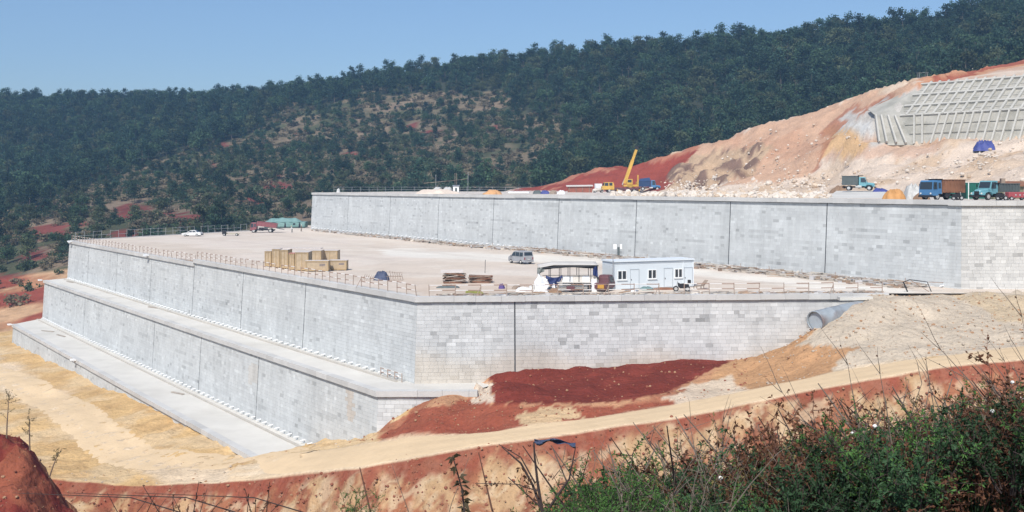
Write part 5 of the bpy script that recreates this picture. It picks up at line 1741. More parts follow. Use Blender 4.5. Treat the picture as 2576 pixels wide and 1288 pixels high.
for x in (2.0, 3.6, 5.3): MB().box(x, x + 0.08, -0.45, -0.05, 0, 0.98).build('bench_leg', M_wood, sh)
for k, (x, z, l, mt) in enumerate(((1.6, 0.25, 3.6, M_wood), (1.9, 0.42, 3.2, M_canw), (2.1, 0.62, 3.0, M_steel), (2.2, 0.78, 3.1, M_canw))):
    tag(MB().bar((0, 0, 0), (l, 0.05, 0.02), 0.35, 0.08).build('stacked_board', mt), ['lowest brown board under the shed bench', 'pale board second from the bottom under the shed bench', 'grey steel board third in the pile under the shed bench', 'topmost pale board of the pile under the shed bench'][k], 'board').location = so + Vector((x, -0.3, z))
tag(MB().box(0, 0.85, 0, 0.4, 0, 0.45).build('maroon_box', P_maroon), 'maroon box in front of the shed bench', 'box').location = so + Vector((2.9, -0.75, 0.2))
cloth2 = mound('red_sheet_heap', so + Vector((1.7, -0.9, 0)), 0.75, 0.35, 0.45, M_brown, 'brown cloth heap at the foot of the white sheet', 'heap', 14)
mound('white_sheet_heap', so + Vector((1.55, -0.7, 0)), 0.22, 0.25, 0.85, M_white, 'crumpled white sheet bundle beside the hanging blue sheet', 'bundle', 15)

# maroon three-wheeler beside the cabin
tw = empty('motor_tricycle', onp(1522, 733) + Vector((0, 0.3, 0)), math.radians(62), 'maroon cargo tricycle with rounded cab between shed and cabin', 'tricycle')
mb, hz_ = prism([(-1.3, 0.35), (1.2, 0.35), (1.35, 0.8), (1.05, 1.55), (0.7, 1.72), (-0.2, 1.72), (-0.45, 1.5), (-0.5, 0.95), (-1.3, 0.95)], 0.66, 0.9, 0.2)
mb.build('body', P_maroon, tw, bevel=0.06)
side_panes(tw, [[(0.0, 0.95), (0.95, 0.95), (0.8, 1.55), (0.05, 1.58)]], hz_)
front_pane(tw, (-0.46, 1.0), (-0.44, 1.45), hz_, 'rear_window', 0.7)
for y in (0.55, -0.55): wheel(tw, -0.8, y, 0.28, 0.14)
wheel(tw, 1.0, 0, 0.28, 0.14)
MB().box(-1.45, -1.31, -0.5, 0.2, 0.4, 0.8).build('tail_board', material('ochre_paint', (0.55, 0.30, 0.06), 0.6, 0.2, 3), tw)

# electric boxes on a post
p = onp(1556, 650)
eb = empty('electric_box_post', p, 0, 'two white electric boxes on a grey post by the upper wall', 'electric box')
MB().box(-0.18, 0.18, -0.1, 0.1, 0, 1.75).build('post', P_grey, eb)
for x in (-0.52, 0.3): MB().box(x - 0.3 if x < 0 else x - 0.1, x + 0.22, -0.28, 0.15, 1.45, 2.2).build('cabinet', M_frame, eb, bevel=0.02)
MB().bar((-0.7, -0.1, 0.02), (0, 0, 1.4), 0.08).build('brace', M_steel, eb)

# motorbike
mo = empty('motorbike', onp(1716, 734) + Vector((0, 0.2, 0)), math.radians(172), 'dark motorbike with windshield box parked before the cabin', 'motorbike')
for x in (0.62, -0.58):
    t = MB().tube([(0, -0.05, 0), (0, 0.05, 0)], 0.3, 14).build('wheel', M_rubber, mo); t.location = (x, 0, 0.3)
    MB().tube([(0, -0.06, 0), (0, 0.06, 0)], 0.18, 10).build('rim', M_chrome, t)
MB().tube([(0.62, 0, 0.3), (0.5, 0, 0.75), (0.42, 0, 1.02)], 0.035, 6).build('fork', M_chrome, mo)
MB().tube([(0.42, -0.33, 1.05), (0.45, 0, 1.0), (0.42, 0.33, 1.05)], 0.02, 6).build('handlebar', M_dsteel, mo)
MB().loft([[Vector((x, y, z)) for y, z in ((-w_, z0), (w_, z0), (w_, z1), (-w_, z1))] for x, w_, z0, z1 in ((-0.75, 0.12, 0.55, 0.75), (-0.2, 0.16, 0.35, 0.76), (0.2, 0.16, 0.35, 0.85), (0.42, 0.1, 0.6, 0.95))]).build('body', M_chassis, mo)
MB().box(-0.7, 0.05, -0.13, 0.13, 0.77, 0.86).build('seat', M_rubber, mo, bevel=0.03)
MB().box(-0.95, -0.6, -0.2, 0.2, 0.84, 1.25).build('top_box', M_chassis, mo, bevel=0.06)

# tent, workers, cart at the far end
M_tent = material('teal_canvas', (0.20, 0.33, 0.31), 0.8, 0.12, 1.2, dark=(0.15, 0.27, 0.26))
tp = Vector(((720 - HX) * 303 / F, 303, -11.4))
te = empty('tent', tp, 0.03, 'long faded green canvas tent at the far end of the platform', 'tent')
TL = 11.6
def ridge_z(u): return 2.75 - 0.22 * abs(math.sin(2.5 * math.pi * u)) - (0.9 * max(0, u - 0.78) / 0.22) - (0.3 * max(0, 0.1 - u) / 0.1)
def roof_fn(u, v):
    e = abs(v - 0.5) * 2
    ins = 1.3 * (1 - e)
    x = -TL / 2 + ins + u * (TL - 2 * ins)
    z = 1.55 + (ridge_z(u) - 1.55) * (1 - e) - 0.12 * math.sin(math.pi * e) + 0.04 * math.sin(23 * u)
    return (x, (v - 0.5) * 4.6, z)
cloth('roof', roof_fn, 30, 8, M_tent, te, 0.03)
for y, nm in ((-2.2, 'wall'), (2.2, 'wall')):
    cloth(nm, lambda u, v, y=y: (-TL / 2 + 0.1 + u * (TL - 0.2), y + 0.06 * math.sin(31 * u), v * 1.6), 30, 3, M_tent, te, 0.03)
for x in (-TL / 2 + 0.1, TL / 2 - 0.1): cloth('end_wall', lambda u, v, x=x: (x, -2.2 + 4.4 * u, v * 1.6), 4, 3, M_tent, te, 0.03)
for x, w_ in ((0.1, 0.55), (4.1, 0.6)):
    MB().add([(x - w_ / 2, -2.32, 0.02), (x + w_ / 2, -2.32, 0.02), (x + 0.1, -2.32, 1.4), (x - 0.1, -2.32, 1.4)], [(0, 1, 2, 3)]).build('doorway', M_blackcan, te)
for x in (-3.6, 2.6): MB().box(x - 0.3, x + 0.3, -2.31, -2.28, 0.75, 1.2).build('window', M_blackcan, te)


def person(loc, rz, label, shirt, trousers, lean=0.0, hat=(0.7, 0.6, 0.3), name='person'):
    """one continuous skinned figure; clothing colour by height"""
    m = bpy.data.materials.new('clothes'); m.use_nodes = True
    nt = m.node_tree; b = nt.nodes['Principled BSDF']; b.inputs['Roughness'].default_value = 0.85
    tc = nt.nodes.new('ShaderNodeTexCoord'); sx = nt.nodes.new('ShaderNodeSeparateXYZ'); cr_ = nt.nodes.new('ShaderNodeValToRGB')
    nt.links.new(tc.outputs['Object'], sx.inputs[0])
    mr = nt.nodes.new('ShaderNodeMapRange'); mr.inputs['From Max'].default_value = 2.0
    nt.links.new(sx.outputs['Z'], mr.inputs['Value']); nt.links.new(mr.outputs[0], cr_.inputs[0])
    e = cr_.color_ramp; e.interpolation = 'CONSTANT'
    e.elements[0].color = (0.04, 0.03, 0.03, 1); e.elements[0].position = 0
    e.elements[1].position = 0.045; e.elements[1].color = (*trousers, 1)
    for pos, c in ((0.46, shirt), (0.725, (0.33, 0.18, 0.12)), (0.83, (0.02, 0.02, 0.02))):
        q = e.elements.new(pos); q.color = (*c, 1)
    nt.links.new(cr_.outputs[0], b.inputs['Base Color'])
    J = {'pel': (0, 0, 0.92), 'sp': (0.02 + lean * 0.3, 0, 1.18), 'ch': (lean * 0.55, 0, 1.36 - lean * 0.1), 'nk': (lean * 0.7, 0, 1.5 - lean * 0.15), 'hd': (lean * 0.8 + 0.02, 0, 1.62 - lean * 0.2), 'tp': (lean * 0.85, 0, 1.72 - lean * 0.2)}
    Rr = {'pel': 0.15, 'sp': 0.13, 'ch': 0.16, 'nk': 0.06, 'hd': 0.1, 'tp': 0.075}
    Eg = [('pel', 'sp'), ('sp', 'ch'), ('ch', 'nk'), ('nk', 'hd'), ('hd', 'tp')]
    for s_, sd in (('l', 1), ('r', -1)):
        st = 0.12 * sd
        J.update({s_ + 'h': (0, 0.1 * sd, 0.86), s_ + 'k': (0.05 + st * 0.6, 0.12 * sd, 0.48), s_ + 'a': (st, 0.13 * sd, 0.09), s_ + 'f': (st + 0.16, 0.14 * sd, 0.05),
                  s_ + 's': (lean * 0.6, 0.19 * sd, 1.4 - lean * 0.1), s_ + 'e': (lean * 0.6 + 0.05, 0.27 * sd, 1.12), s_ + 'w': (lean * 0.7 + 0.2, 0.24 * sd, 0.92), s_ + 'm': (lean * 0.7 + 0.26, 0.23 * sd, 0.86)})
        Rr.update({s_ + 'h': 0.11, s_ + 'k': 0.075, s_ + 'a': 0.05, s_ + 'f': 0.045, s_ + 's': 0.075, s_ + 'e': 0.055, s_ + 'w': 0.042, s_ + 'm': 0.045})
        Eg += [('pel', s_ + 'h'), (s_ + 'h', s_ + 'k'), (s_ + 'k', s_ + 'a'), (s_ + 'a', s_ + 'f'), ('ch', s_ + 's'), (s_ + 's', s_ + 'e'), (s_ + 'e', s_ + 'w'), (s_ + 'w', s_ + 'm')]
    keys = list(J)
    me = bpy.data.meshes.new(name)
    me.from_pydata([J[k] for k in keys], [(keys.index(a), keys.index(b_)) for a, b_ in Eg], [])
    me.materials.append(m)
    o = obj(name, me)
    o.location = loc; o.rotation_euler = (0, 0, rz)
    sk = o.modifiers.new('skin', 'SKIN')
    for k, v in zip(keys, me.skin_vertices[0].data if me.skin_vertices else []):
        v.radius = (Rr[k], Rr[k])
    if not me.skin_vertices:
        pass
    else:
        me.skin_vertices[0].data[0].use_root = True
    o.modifiers.new('smooth', 'SUBSURF').levels = 1
    hx = J['tp']
    MB().tube([(hx[0] + 0.0, 0, hx[2] - 0.06), (hx[0], 0, hx[2] - 0.04), (hx[0], 0, hx[2] + 0.05)], [0.2, 0.13, 0.07], 10).build('hat', material('hat_%d' % int(hat[0] * 100), hat, 0.8, 0.1, 3), o)
    return tag(o, label, 'person')


p = onp(735, 580); person(p, math.radians(200), 'person in a white shirt and dark trousers walking before the tent', (0.75, 0.75, 0.75), (0.05, 0.06, 0.07), 0.25)
p = onp(757.5, 577.5); person(p, math.radians(20), 'person in brown clothes standing near the end of the upper wall', (0.14, 0.09, 0.06), (0.10, 0.07, 0.05), 0.1, (0.75, 0.74, 0.7))
ct = empty('flatbed_cart', onp(580, 588), math.radians(184), 'small flatbed cart with dark engine near the back railing', 'cart')
MB().box(-2.1, 0.9, -0.7, 0.7, 0.45, 0.53).build('deck', material('khaki_deck', (0.42, 0.39, 0.25), 0.8, 0.2, 2), ct)
MB().box(1.0, 1.9, -0.45, 0.45, 0.4, 1.3).build('engine', M_chassis, ct, bevel=0.05)
MB().bar((0.6, 0, 0.55), (1.5, 0, 0.6), 0.12).build('drawbar', M_dsteel, ct)
for sd in (1, -1): wheel(ct, -1.5, sd * 0.62, 0.3, 0.16); wheel(ct, 1.4, sd * 0.5, 0.3, 0.16)

# timber stacks and small heaps at the platform edge
def timber_stack(x0, x1, yt, yb, label, n, seed, mats):
    r = np.random.default_rng(seed)
    p = onp((x0 + x1) / 2, yb); k = F / p.y
    w, h = (x1 - x0) / k, (yb - yt) / k
    root = empty('timber_stack', p + Vector((0, 0.7, 0)), 0.05, label, 'timber stack')
    z = 0.0
    while z < h:
        t = r.uniform(0.05, 0.11)
        for row in range(3):
            l = w * r.uniform(0.5, 1.0)
            cx = r.uniform(-1, 1) * (w - l) / 2
            y = -0.55 + row * 0.5 + r.uniform(-0.1, 0.1)
            a = r.normal(0, 0.10)
            mt = mats[int(r.integers(0, len(mats)))]
            MB().axes((cx, y, z + t / 2), (l / 2 * math.cos(a), l / 2 * math.sin(a), r.normal(0, 0.06)), (-math.sin(a) * 0.16, math.cos(a) * 0.16, 0), (0, 0, t / 2 - 0.004)).build('board', mt, root)
        z += t
    return root


M_tb = material('reddish_timber', (0.27, 0.14, 0.09), 0.85, 0.3, 3, dark=(0.18, 0.09, 0.06))
M_tg = material('grey_board', (0.42, 0.37, 0.33), 0.8, 0.2, 3)
timber_stack(1112, 1174, 688, 713, 'tall untidy stack of dark formwork boards at the platform edge', 8, 5, [M_wood, M_tb, M_wood, M_tg])
timber_stack(1177, 1240, 694, 712, 'lower stack of reddish timber beside the dark board stack', 8, 6, [M_tb, M_tb, M_wood])
s_ = onp(1140, 690)
tag(MB().slab((-1.3, -0.7, 0), (1.3, -0.7, 0.05), (1.25, 0.7, 0.32), (-1.35, 0.7, 0.25), 0.05).build('pale_sheet', M_lid), 'pale sheet lying tilted on the dark board stack', 'sheet').location = (-6.9, 123.5, PZ + 1.2)
bp_ = onp(958, 706) + Vector((0, 0.8, 0))
mound('tarpaulin_heap', bp_, 1.05, 0.8, 0.95, material('slate_tarp', (0.07, 0.085, 0.14), 0.6, 0.4, 2.5, bump=0.8, bscale=6), 'machine under a navy blue tarpaulin near the platform edge', 'tarpaulin', 21, jag=1.3)
cg = empty('rebar_cage', bp_ + Vector((1.5, -0.2, 0)), 0.2, 'wire reinforcement cage leaning on the navy tarpaulin heap', 'rebar cage')
for k in range(6):
    a = k * 0.28
    MB().tube([(-0.9 + a, -0.6, 0), (-0.5 + a, 0, 1.15 - 0.08 * k), (-0.3 + a, 0.6, 0)], 0.022, 4).build('hoop', M_rust, cg)
for z, y in ((0.02, -0.6), (1.0, 0.0), (0.5, -0.3), (0.5, 0.3)): MB().tube([(-1.0, y, z), (1.0, y, z * 0.85)], 0.02, 4).build('bar', M_rust, cg)
cg2 = empty('rebar_cage', bp_ + Vector((-1.5, -0.3, 0)), 0.2, 'low tangled reinforcement frame left of the navy tarpaulin heap', 'rebar cage')
for k in range(6): MB().tube([(-0.8 + 0.25 * k, -0.5, 0), (-0.4 + 0.25 * k, 0, 0.75 - 0.05 * k), (-0.5 + 0.22 * k, 0.5, 0.1)], 0.022, 4).build('bar', M_rust, cg2)
p = onp(1220, 687); tag(MB().tube([(0, 0, 0), (0.05, 0, 1.7)], 0.035, 5).build('survey_pole', M_dsteel), 'thin dark pole standing behind the timber stacks', 'pole').location = p
p = onp(1262, 726); mound('purple_bag', p, 0.38, 0.3, 0.5, material('purple_cloth', (0.10, 0.07, 0.22), 0.7, 0.3, 3, bump=0.5), 'small dark purple bag on the platform edge', 'bag', 31)
p = onp(1128, 724); mound('dark_sheet', p, 1.2, 0.5, 0.3, P_grey, 'grey green sheet crumpled below the board stack', 'sheet', 32)
p = onp(1195, 739); tag(MB().slab((-1.0, -0.25, 0.02), (0.9, -0.25, 0.02), (0.6, 0.3, 0.2), (-1.0, 0.3, 0.22), 0.03).build('green_mat', material('olive_mat', (0.24, 0.24, 0.06), 0.8, 0.3, 4)), 'olive green mat lying on the coping edge', 'mat').location = p + Vector((0, 0.35, 0.02))
for dx, dy, rx, hh, mt, lab in ((1300, 727, 0.6, 0.35, M_wood, 'small brown board heap left of the canopy shed'), (1318, 733, 0.9, 0.4, M_white, 'pale broken slab heap left of the white sheet'), (1338, 730, 0.45, 0.5, M_bag, 'pale sacks heaped against the white sheet'),
                                (1628, 730, 0.9, 0.35, material('teal_sheet', (0.14, 0.22, 0.22), 0.7, 0.3, 3), 'dark teal sheet heap before the cabin'), (1672, 729, 1.4, 0.22, P_brown, 'rusty brown scrap strip before the cabin doors'), (1590, 733, 0.8, 0.25, M_steel, 'grey scrap heap below the first cabin window')):
    mound('scrap_heap', onp(dx, dy) + Vector((0, 0.2, 0)), rx, 0.4, hh, mt, lab, 'heap', int(dx), jag=1.0)
tag(MB().box(0, 1.45, 0, 0.5, 0, 0.55).build('storage_chest', P_maroon, None, False, 0.03), 'maroon chest standing in front of the cabin', 'chest').location = onp(1618, 722) + Vector((0, 0.1, 0))
ch = empty('garden_chair', onp(1758, 727), 0.4, 'low brown lounge chair right of the cabin', 'chair')
MB().slab((-0.5, -0.3, 0.35), (0.5, -0.3, 0.4), (0.5, 0.3, 0.4), (-0.5, 0.3, 0.35), 0.06).build('seat', M_wood, ch)
MB().slab((0.45, -0.3, 0.4), (0.95, -0.3, 0.95), (0.95, 0.3, 0.95), (0.45, 0.3, 0.4), 0.06).build('backrest', M_wood, ch)
for x in (-0.45, 0.45):
    for y in (-0.27, 0.27): MB().box(x - 0.03, x + 0.03, y - 0.03, y + 0.03, 0, 0.35).build('leg', M_wood, ch)

# ---------------------------------------------------------------- railings
def banded(name, c1, c2):
    m = material(name, c1, 0.6, 0.15, 3)
    nt = m.node_tree
    tc = nt.nodes.new('ShaderNodeTexCoord'); sx = nt.nodes.new('ShaderNodeSeparateXYZ')
    nt.links.new(tc.outputs['Object'], sx.inputs[0])
    gt = nt.nodes.new('ShaderNodeMath'); gt.operation = 'GREATER_THAN'; gt.inputs[1].default_value = 0.5
    nt.links.new(sx.outputs['X'], gt.inputs[0])
    mx = nt.nodes.new('ShaderNodeMix'); mx.data_type = 'RGBA'
    mx.inputs[6].default_value = (*c1, 1); mx.inputs[7].default_value = (*c2, 1)
    nt.links.new(gt.outputs[0], mx.inputs[0])
    nt.links.new(mx.outputs[2], nt.nodes['Principled BSDF'].inputs['Base Color'])
    return m


M_band = banded('banded_rail', (0.76, 0.73, 0.69), (0.34, 0.22, 0.165))
RAIL_M = MB().tube([(0, 0, 0), (1, 0, 0)], 0.045, 5).mesh('rail', M_band)
RAIL_G = MB().tube([(0, 0, 0), (1, 0, 0)], 0.04, 5).mesh('rail', M_steel)
POST_M = MB().tube([(0, 0, -0.05), (0, 0, 1.15)], 0.048, 5).mesh('post', M_railw)
POST_G = MB().tube([(0, 0, -0.05), (0, 0, 1.15)], 0.04, 5).mesh('post', M_steel)
def railing(pts, label, spacing=2.2, miss=0.0, seed=1, grey=False, height=1.0, jit=0.0, brace=0.0):
    r = np.random.default_rng(seed)
    root = empty('guardrail', pts[0], 0, label, 'guardrail')
    root['kind'] = 'thing'
    O = Vector(pts[0])
    P_ = []
    for a, b in zip(pts[:-1], pts[1:]):
        a, b = Vector(a), Vector(b)
        n = max(1, int(round((b - a).length / spacing)))
        P_ += [a.lerp(b, i / n) for i in range(n)]
    P_.append(Vector(pts[-1]))
    rm, pm = (RAIL_G, POST_G) if grey else (RAIL_M, POST_M)
    for p in P_:
        o = obj('post', pm, root)
        o.location = p - O; o.rotation_euler = (r.normal(0, jit), r.normal(0, jit), 0); o.scale = (1, 1, height)
        if r.random() < brace:
            MB().bar(p - O + Vector((-0.5, -0.35, 0)), p - O + Vector((0, 0, 0.95)), 0.05).build('brace', M_railw, root)
    for a, b in zip(P_[:-1], P_[1:]):
        for z in (0.55, 1.08):
            if r.random() < miss: continue
            o = obj('rail', rm, root)
            d = b - a
            q = a - O + Vector((0, 0, z * height + r.normal(0, jit * 0.4)))
            o.location = q
            o.rotation_euler = Vector((d.x, d.y, d.z + r.normal(0, jit * 0.8))).to_track_quat('X', 'Z').to_euler()
            o.scale = (d.length, 1, 1)
    return root


def edge(c, u, n, s, off, z): q = c + u * s + n * off; return (q[0], q[1], z)
railing([edge(C2, U2, N2, 0.6, -0.25, Z2), edge(C2, U2, N2, STEP2 - 0.3, -0.25, Z2)], 'banded guardrail along the near half of the platform left edge', 2.0, 0.14, 3, jit=0.05, brace=0.12)
railing([edge(C2, U2, N2, STEP2 + 0.5, -0.25, Z2 - 0.5), edge(C2, U2, N2, L2 - 1, -0.25, Z2 - 0.5)], 'banded guardrail along the far lower half of the platform left edge', 2.3, 0.18, 4, jit=0.06, brace=0.1)
railing([edge(C2, U2R, NR2, 1.2, -0.25, Z2), edge(C2, U2R, NR2, 48, -0.25, Z2)], 'banded guardrail above the front wall in front of shed and cabin', 2.6, 0.06, 5, jit=0.025, brace=0.12)
railing([edge(bk.o, bk.u, bk.n, 1.5, 0.0, Z2 - 0.42), edge(bk.o, bk.u, bk.n, 57, 0.0, Z2 - 0.42)], 'pale guardrail along the back edge of the platform', 2.4, 0.35, 6, grey=True, height=1.5, jit=0.03)
railing([at3(840, 292), at3(1010, 318), at3(1335, 326)], 'grey guardrail along the back of the topmost terrace', 4.0, 0.05, 7, grey=True, height=1.35, jit=0.03)
q1, q2 = edge(C2, U2, N2, 1.0, 1.2, Z1), edge(C2, U2, N2, 5.5, 1.2, Z1)
railing([q1, q2], 'short low railing at the right end of the upper narrow terrace', 1.5, 0.0, 8, height=0.75)

# bent frame, steel pipe at the right end of the platform
bf = empty('bent_steel_frame', onp(2283, 734), 0, 'bent dark steel frame lying at the right end of the platform', 'steel frame')
MB().bar((-0.45, 0, 1.05), (0, 0, 0), 0.16, 0.1).build('post', M_chassis, bf)
MB().tube([(-0.3, 0.1, 1.05), (0.3, 0.2, 1.25), (2.2, 0.3, 1.0), (2.6, 0.2, -0.05)], 0.05, 5).build('bent_bar', M_dsteel, bf)
MB().tube([(0.3, 0.2, 1.25), (2.3, 0.1, 0.0)], 0.04, 5).build('diagonal', M_rust, bf)
MB().tube([(2.2, 0.3, 1.0), (4.0, 0.6, 0.9)], 0.04, 5).build('bent_bar', M_rust, bf)
a, b = Vector(((2052 - HX) * 104.6 / F, 104.9, -13.15)), Vector(((2182 - HX) * 109.5 / F, 109.5, -12.4))
sp_ = empty('steel_pipe', a, 0, 'large rusty grey steel pipe half buried in the bank', 'pipe')
d = (b - a)
n_ = 20
dn_ = d.normalized(); s1 = dn_.cross(Vector((0, 0, 1))).normalized(); s2 = s1.cross(dn_).normalized()
ring = lambda c_, rr: [c_ + rr * (math.cos(2 * math.pi * k / n_) * s1 + math.sin(2 * math.pi * k / n_) * s2) for k in range(n_)]
M_pipe = material('pipe_steel', (0.32, 0.36, 0.39), 0.55, 0.2, 1.0, dark=(0.17, 0.115, 0.10))
z0 = Vector((0, 0, 0))
MB().loft([ring(d * 0.02, 0.92), ring(z0, 0.94), ring(z0, 1.02), ring(d * 0.015, 1.02), ring(d * 0.25, 1.0), ring(d * 0.26, 1.04), ring(d * 0.275, 1.04), ring(d * 0.285, 1.0), ring(d * 0.6, 1.0), ring(d, 1.0)], False).build('shell', M_pipe, sp_, True)
MB().loft([ring(d * 0.03, 0.95), ring(d * 0.035, 0.02)], False).build('end_cap', material('pipe_cap', (0.40, 0.45, 0.49), 0.6, 0.1, 1.5), sp_)
tag(MB().axes((0, 0, 0), (1.7, 0.08, 0.02), (0, 0.5, 0), (0, 0, 0.16)).build('concrete_slab', M_slab), 'loose concrete slab resting above the steel pipe', 'slab').location = Vector(((2150 - HX) * 109.0 / F, 108.9, -11.3))

# ---------------------------------------------------------------- building debris along the foot of the upper wall
r = np.random.default_rng(5)
V_, F_, C_ = [], [], []
pal = [(0.46, 0.42, 0.37), (0.36, 0.31, 0.26), (0.50, 0.47, 0.43), (0.30, 0.22, 0.17), (0.55, 0.50, 0.43), (0.38, 0.27, 0.19), (0.48, 0.47, 0.47)]
planks = []
for k in range(2600):
    s = 4 + 190 * r.random()
    wid = 1.2 + 3.6 * sstep(190, 20, s)
    off = 0.9 + abs(r.normal(0, 0.5)) * wid
    if off > 6: continue
    q = C3 + U3 * s + N3 * off
    z = float(plat_z(q[0], q[1]))
    a = math.atan2(U3[1], U3[0]) + r.normal(0, 0.35)
    if r.random() < 0.62:
        l, w_, t = r.uniform(0.8, 3.6), r.uniform(0.08, 0.35), r.uniform(0.03, 0.12)
        lift = r.uniform(0, 0.35)
    else:
        l, w_, t = r.uniform(0.25, 0.9), r.uniform(0.25, 0.6), r.uniform(0.12, 0.45); lift = 0
    c = np.array(pal[int(r.integers(0, len(pal)))]) * r.uniform(0.8, 1.2)
    ex = np.array([math.cos(a), math.sin(a), r.normal(0, 0.06)]) * l; ey = np.array([-math.sin(a), math.cos(a), 0]) * w_; ez = np.array([0, 0, t])
    loc = np.array([q[0], q[1], z + lift]) - ex / 2
    if l > 2.4 and len(planks) < 60 and s < 110:
        planks.append((ex, ey, ez, loc, c)); continue
    b = 8 * len(V_)
    V_.append(loc + CUBEV[:, :1] * ex + CUBEV[:, 1:2] * ey + CUBEV[:, 2:] * ez); F_.append(CUBEF + b); C_.append(np.repeat(np.clip(c, 0, 0.7)[None], 8, 0))
# scraps along the front edge too
for k in range(420):
    s = r.uniform(2, 47.5)
    q = C2 + U2R * s - NR2 * (0.75 + abs(r.normal(0, 0.7)))
    c = np.array(pal[int(r.integers(0, len(pal)))]) * r.uniform(0.8, 1.35)
    a = r.normal(0, 0.4); l, w_, t = r.uniform(0.2, 1.4), r.uniform(0.08, 0.35), r.uniform(0.03, 0.2)
    ex = np.array([math.cos(a), math.sin(a), r.normal(0, 0.05)]) * l; ey = np.array([-math.sin(a), math.cos(a), 0]) * w_; ez = np.array([0, 0, t])
    loc = np.array([q[0], q[1], PZ])
    b = 8 * len(V_)
    V_.append(loc + CUBEV[:, :1] * ex + CUBEV[:, 1:2] * ey + CUBEV[:, 2:] * ez); F_.append(CUBEF + b); C_.append(np.repeat(np.clip(c, 0, 0.75)[None], 8, 0))
M_scr = material('scrap', (0.4, 0.4, 0.4), 0.85, 0.2, 3, src='attr', coords='World')
M_scro = material('plank_wood', (0.4, 0.4, 0.4), 0.85, 0.2, 3, src='object', coords='World')
me = mesh_np('debris', np.concatenate(V_), np.concatenate(F_), M_scr)
set_color(me, np.concatenate(C_))
tag(obj('debris', me), 'boards and broken stone strewn along the foot of the upper wall', None, None, 'stuff')
PLK = MB().box(0, 1, 0, 1, 0, 1).mesh('plank', M_scro)
for ex, ey, ez, loc, c in planks:
    o = obj('plank', PLK)
    o.matrix_world = Matrix(((ex[0], ey[0], ez[0], loc[0]), (ex[1], ey[1], ez[1], loc[1]), (ex[2], ey[2], ez[2], loc[2]), (0, 0, 0, 1)))
    o.color = (*np.clip(c, 0, 0.7), 1)
    tag(o, 'long loose board lying among the scraps at the foot of the upper wall', 'board', 'loose boards along the upper wall')
for k in range(34):                                # short stakes of the low scaffold
    s = 6 + k * 5.2
    q = C3 + U3 * s + N3 * (1.6 + r.uniform(-0.2, 0.8))
    o = tag(MB().tube([(0, 0, 0), (r.normal(0, 0.08), 0, r.uniform(0.5, 1.0))], 0.04, 5).build('stake', M_railw), 'short pale stake standing in the debris along the upper wall', 'stake', 'stakes along the upper wall')
    o.location = (q[0], q[1], float(plat_z(q[0], q[1])))

# ---------------------------------------------------------------- small buildings and gear on the topmost terrace
gc = empty('green_container', at3(2436, 131.5), math.radians(3), 'dark green site container with open doorway between the two trucks', 'container')
MB().box(-2.1, 2.1, -0.2, 1.9, 0.08, 2.05).build('wall', P_green, gc)
MB().box(-2.2, 2.2, -0.28, 2.0, 2.05, 2.15).build('roof', M_canw, gc)
MB().box(-1.75, -0.35, -0.225, -0.202, 0.1, 1.75).build('doorway', material('dark_green_door', (0.006, 0.035, 0.03), 0.7, 0.1, 2), gc)
MB().box(-0.14, -0.04, -0.26, -0.202, 0.0, 2.05).build('corner_post', M_frame, gc)
for x in np.linspace(0.2, 2.0, 8): MB().box(x - 0.03, x + 0.03, -0.225, -0.202, 0.12, 2.0).build('corrugation', P_green, gc)
MB().tube([(0.42, -0.23, 0.42), (0.42, -0.27, 0.42)], 0.15, 12).build('round_sign', M_frame, gc)
bs_ = empty('brown_shed', at3(2552, 134), 0, 'low brown roofed shed behind the pale teal truck', 'shed')
MB().box(-2.6, 4, 0, 2.5, 0, 1.6).build('wall', material('olive_boards', (0.20, 0.20, 0.13), 0.8, 0.3, 2), bs_)
MB().slab((-2.8, -0.4, 1.75), (4.2, -0.4, 1.7), (4.2, 2.8, 2.25), (-2.8, 2.8, 2.3), 0.12).build('roof', P_brown, bs_)
MB().box(-1.4, -0.9, 0.5, 1.0, 2.0, 2.6).build('chimney', M_wood, bs_)
for x in np.linspace(-2.2, 3.6, 8): MB().box(x - 0.05, x + 0.05, -0.06, -0.002, 0, 1.6).build('wall_post', M_wood, bs_)
cp = empty('compressor', at3(2556, 122.5), math.radians(4), 'red compressor on wheels at the far right of the wall edge', 'compressor')
P_cr = paint('compressor_red', (0.36, 0.03, 0.04))
MB().box(-1.1, 1.3, -0.45, 0.45, 0.3, 0.95).build('body', P_cr, cp, bevel=0.08)
for x in (-0.3, 0.2, 0.7): MB().tube([(x, -0.5, 0.62), (x, -0.46, 0.62)], 0.09, 10).build('gauge', M_chrome, cp)
for x in (-0.8, 0.9):
    for sd in (-1, 1): wheel(cp, x, sd * 0.45, 0.22, 0.14)
bk2 = empty('motorbike', at3(2408, 121.5), math.radians(15), 'small motorbike parked beside the blue truck on the wall edge', 'motorbike')
for x in (0.55, -0.5):
    t = MB().tube([(0, -0.05, 0), (0, 0.05, 0)], 0.28, 12).build('wheel', M_rubber, bk2); t.location = (x, 0, 0.28)
    MB().tube([(0, -0.06, 0), (0, 0.06, 0)], 0.16, 10).build('rim', M_chrome, t)
MB().box(-0.6, 0.35, -0.14, 0.14, 0.35, 0.75).build('body', M_chassis, bk2, bevel=0.05)
MB().tube([(0.55, 0, 0.28), (0.4, 0, 0.95)], 0.03, 6).build('fork', M_chrome, bk2)
MB().tube([(0.4, -0.3, 1.0), (0.4, 0.3, 1.0)], 0.02, 6).build('handlebar', M_dsteel, bk2)
bk3 = copy_tree(bk2); bk3.location = at3(2519, 121.3); tag(bk3, 'small motorbike between the pale teal truck and the red compressor')

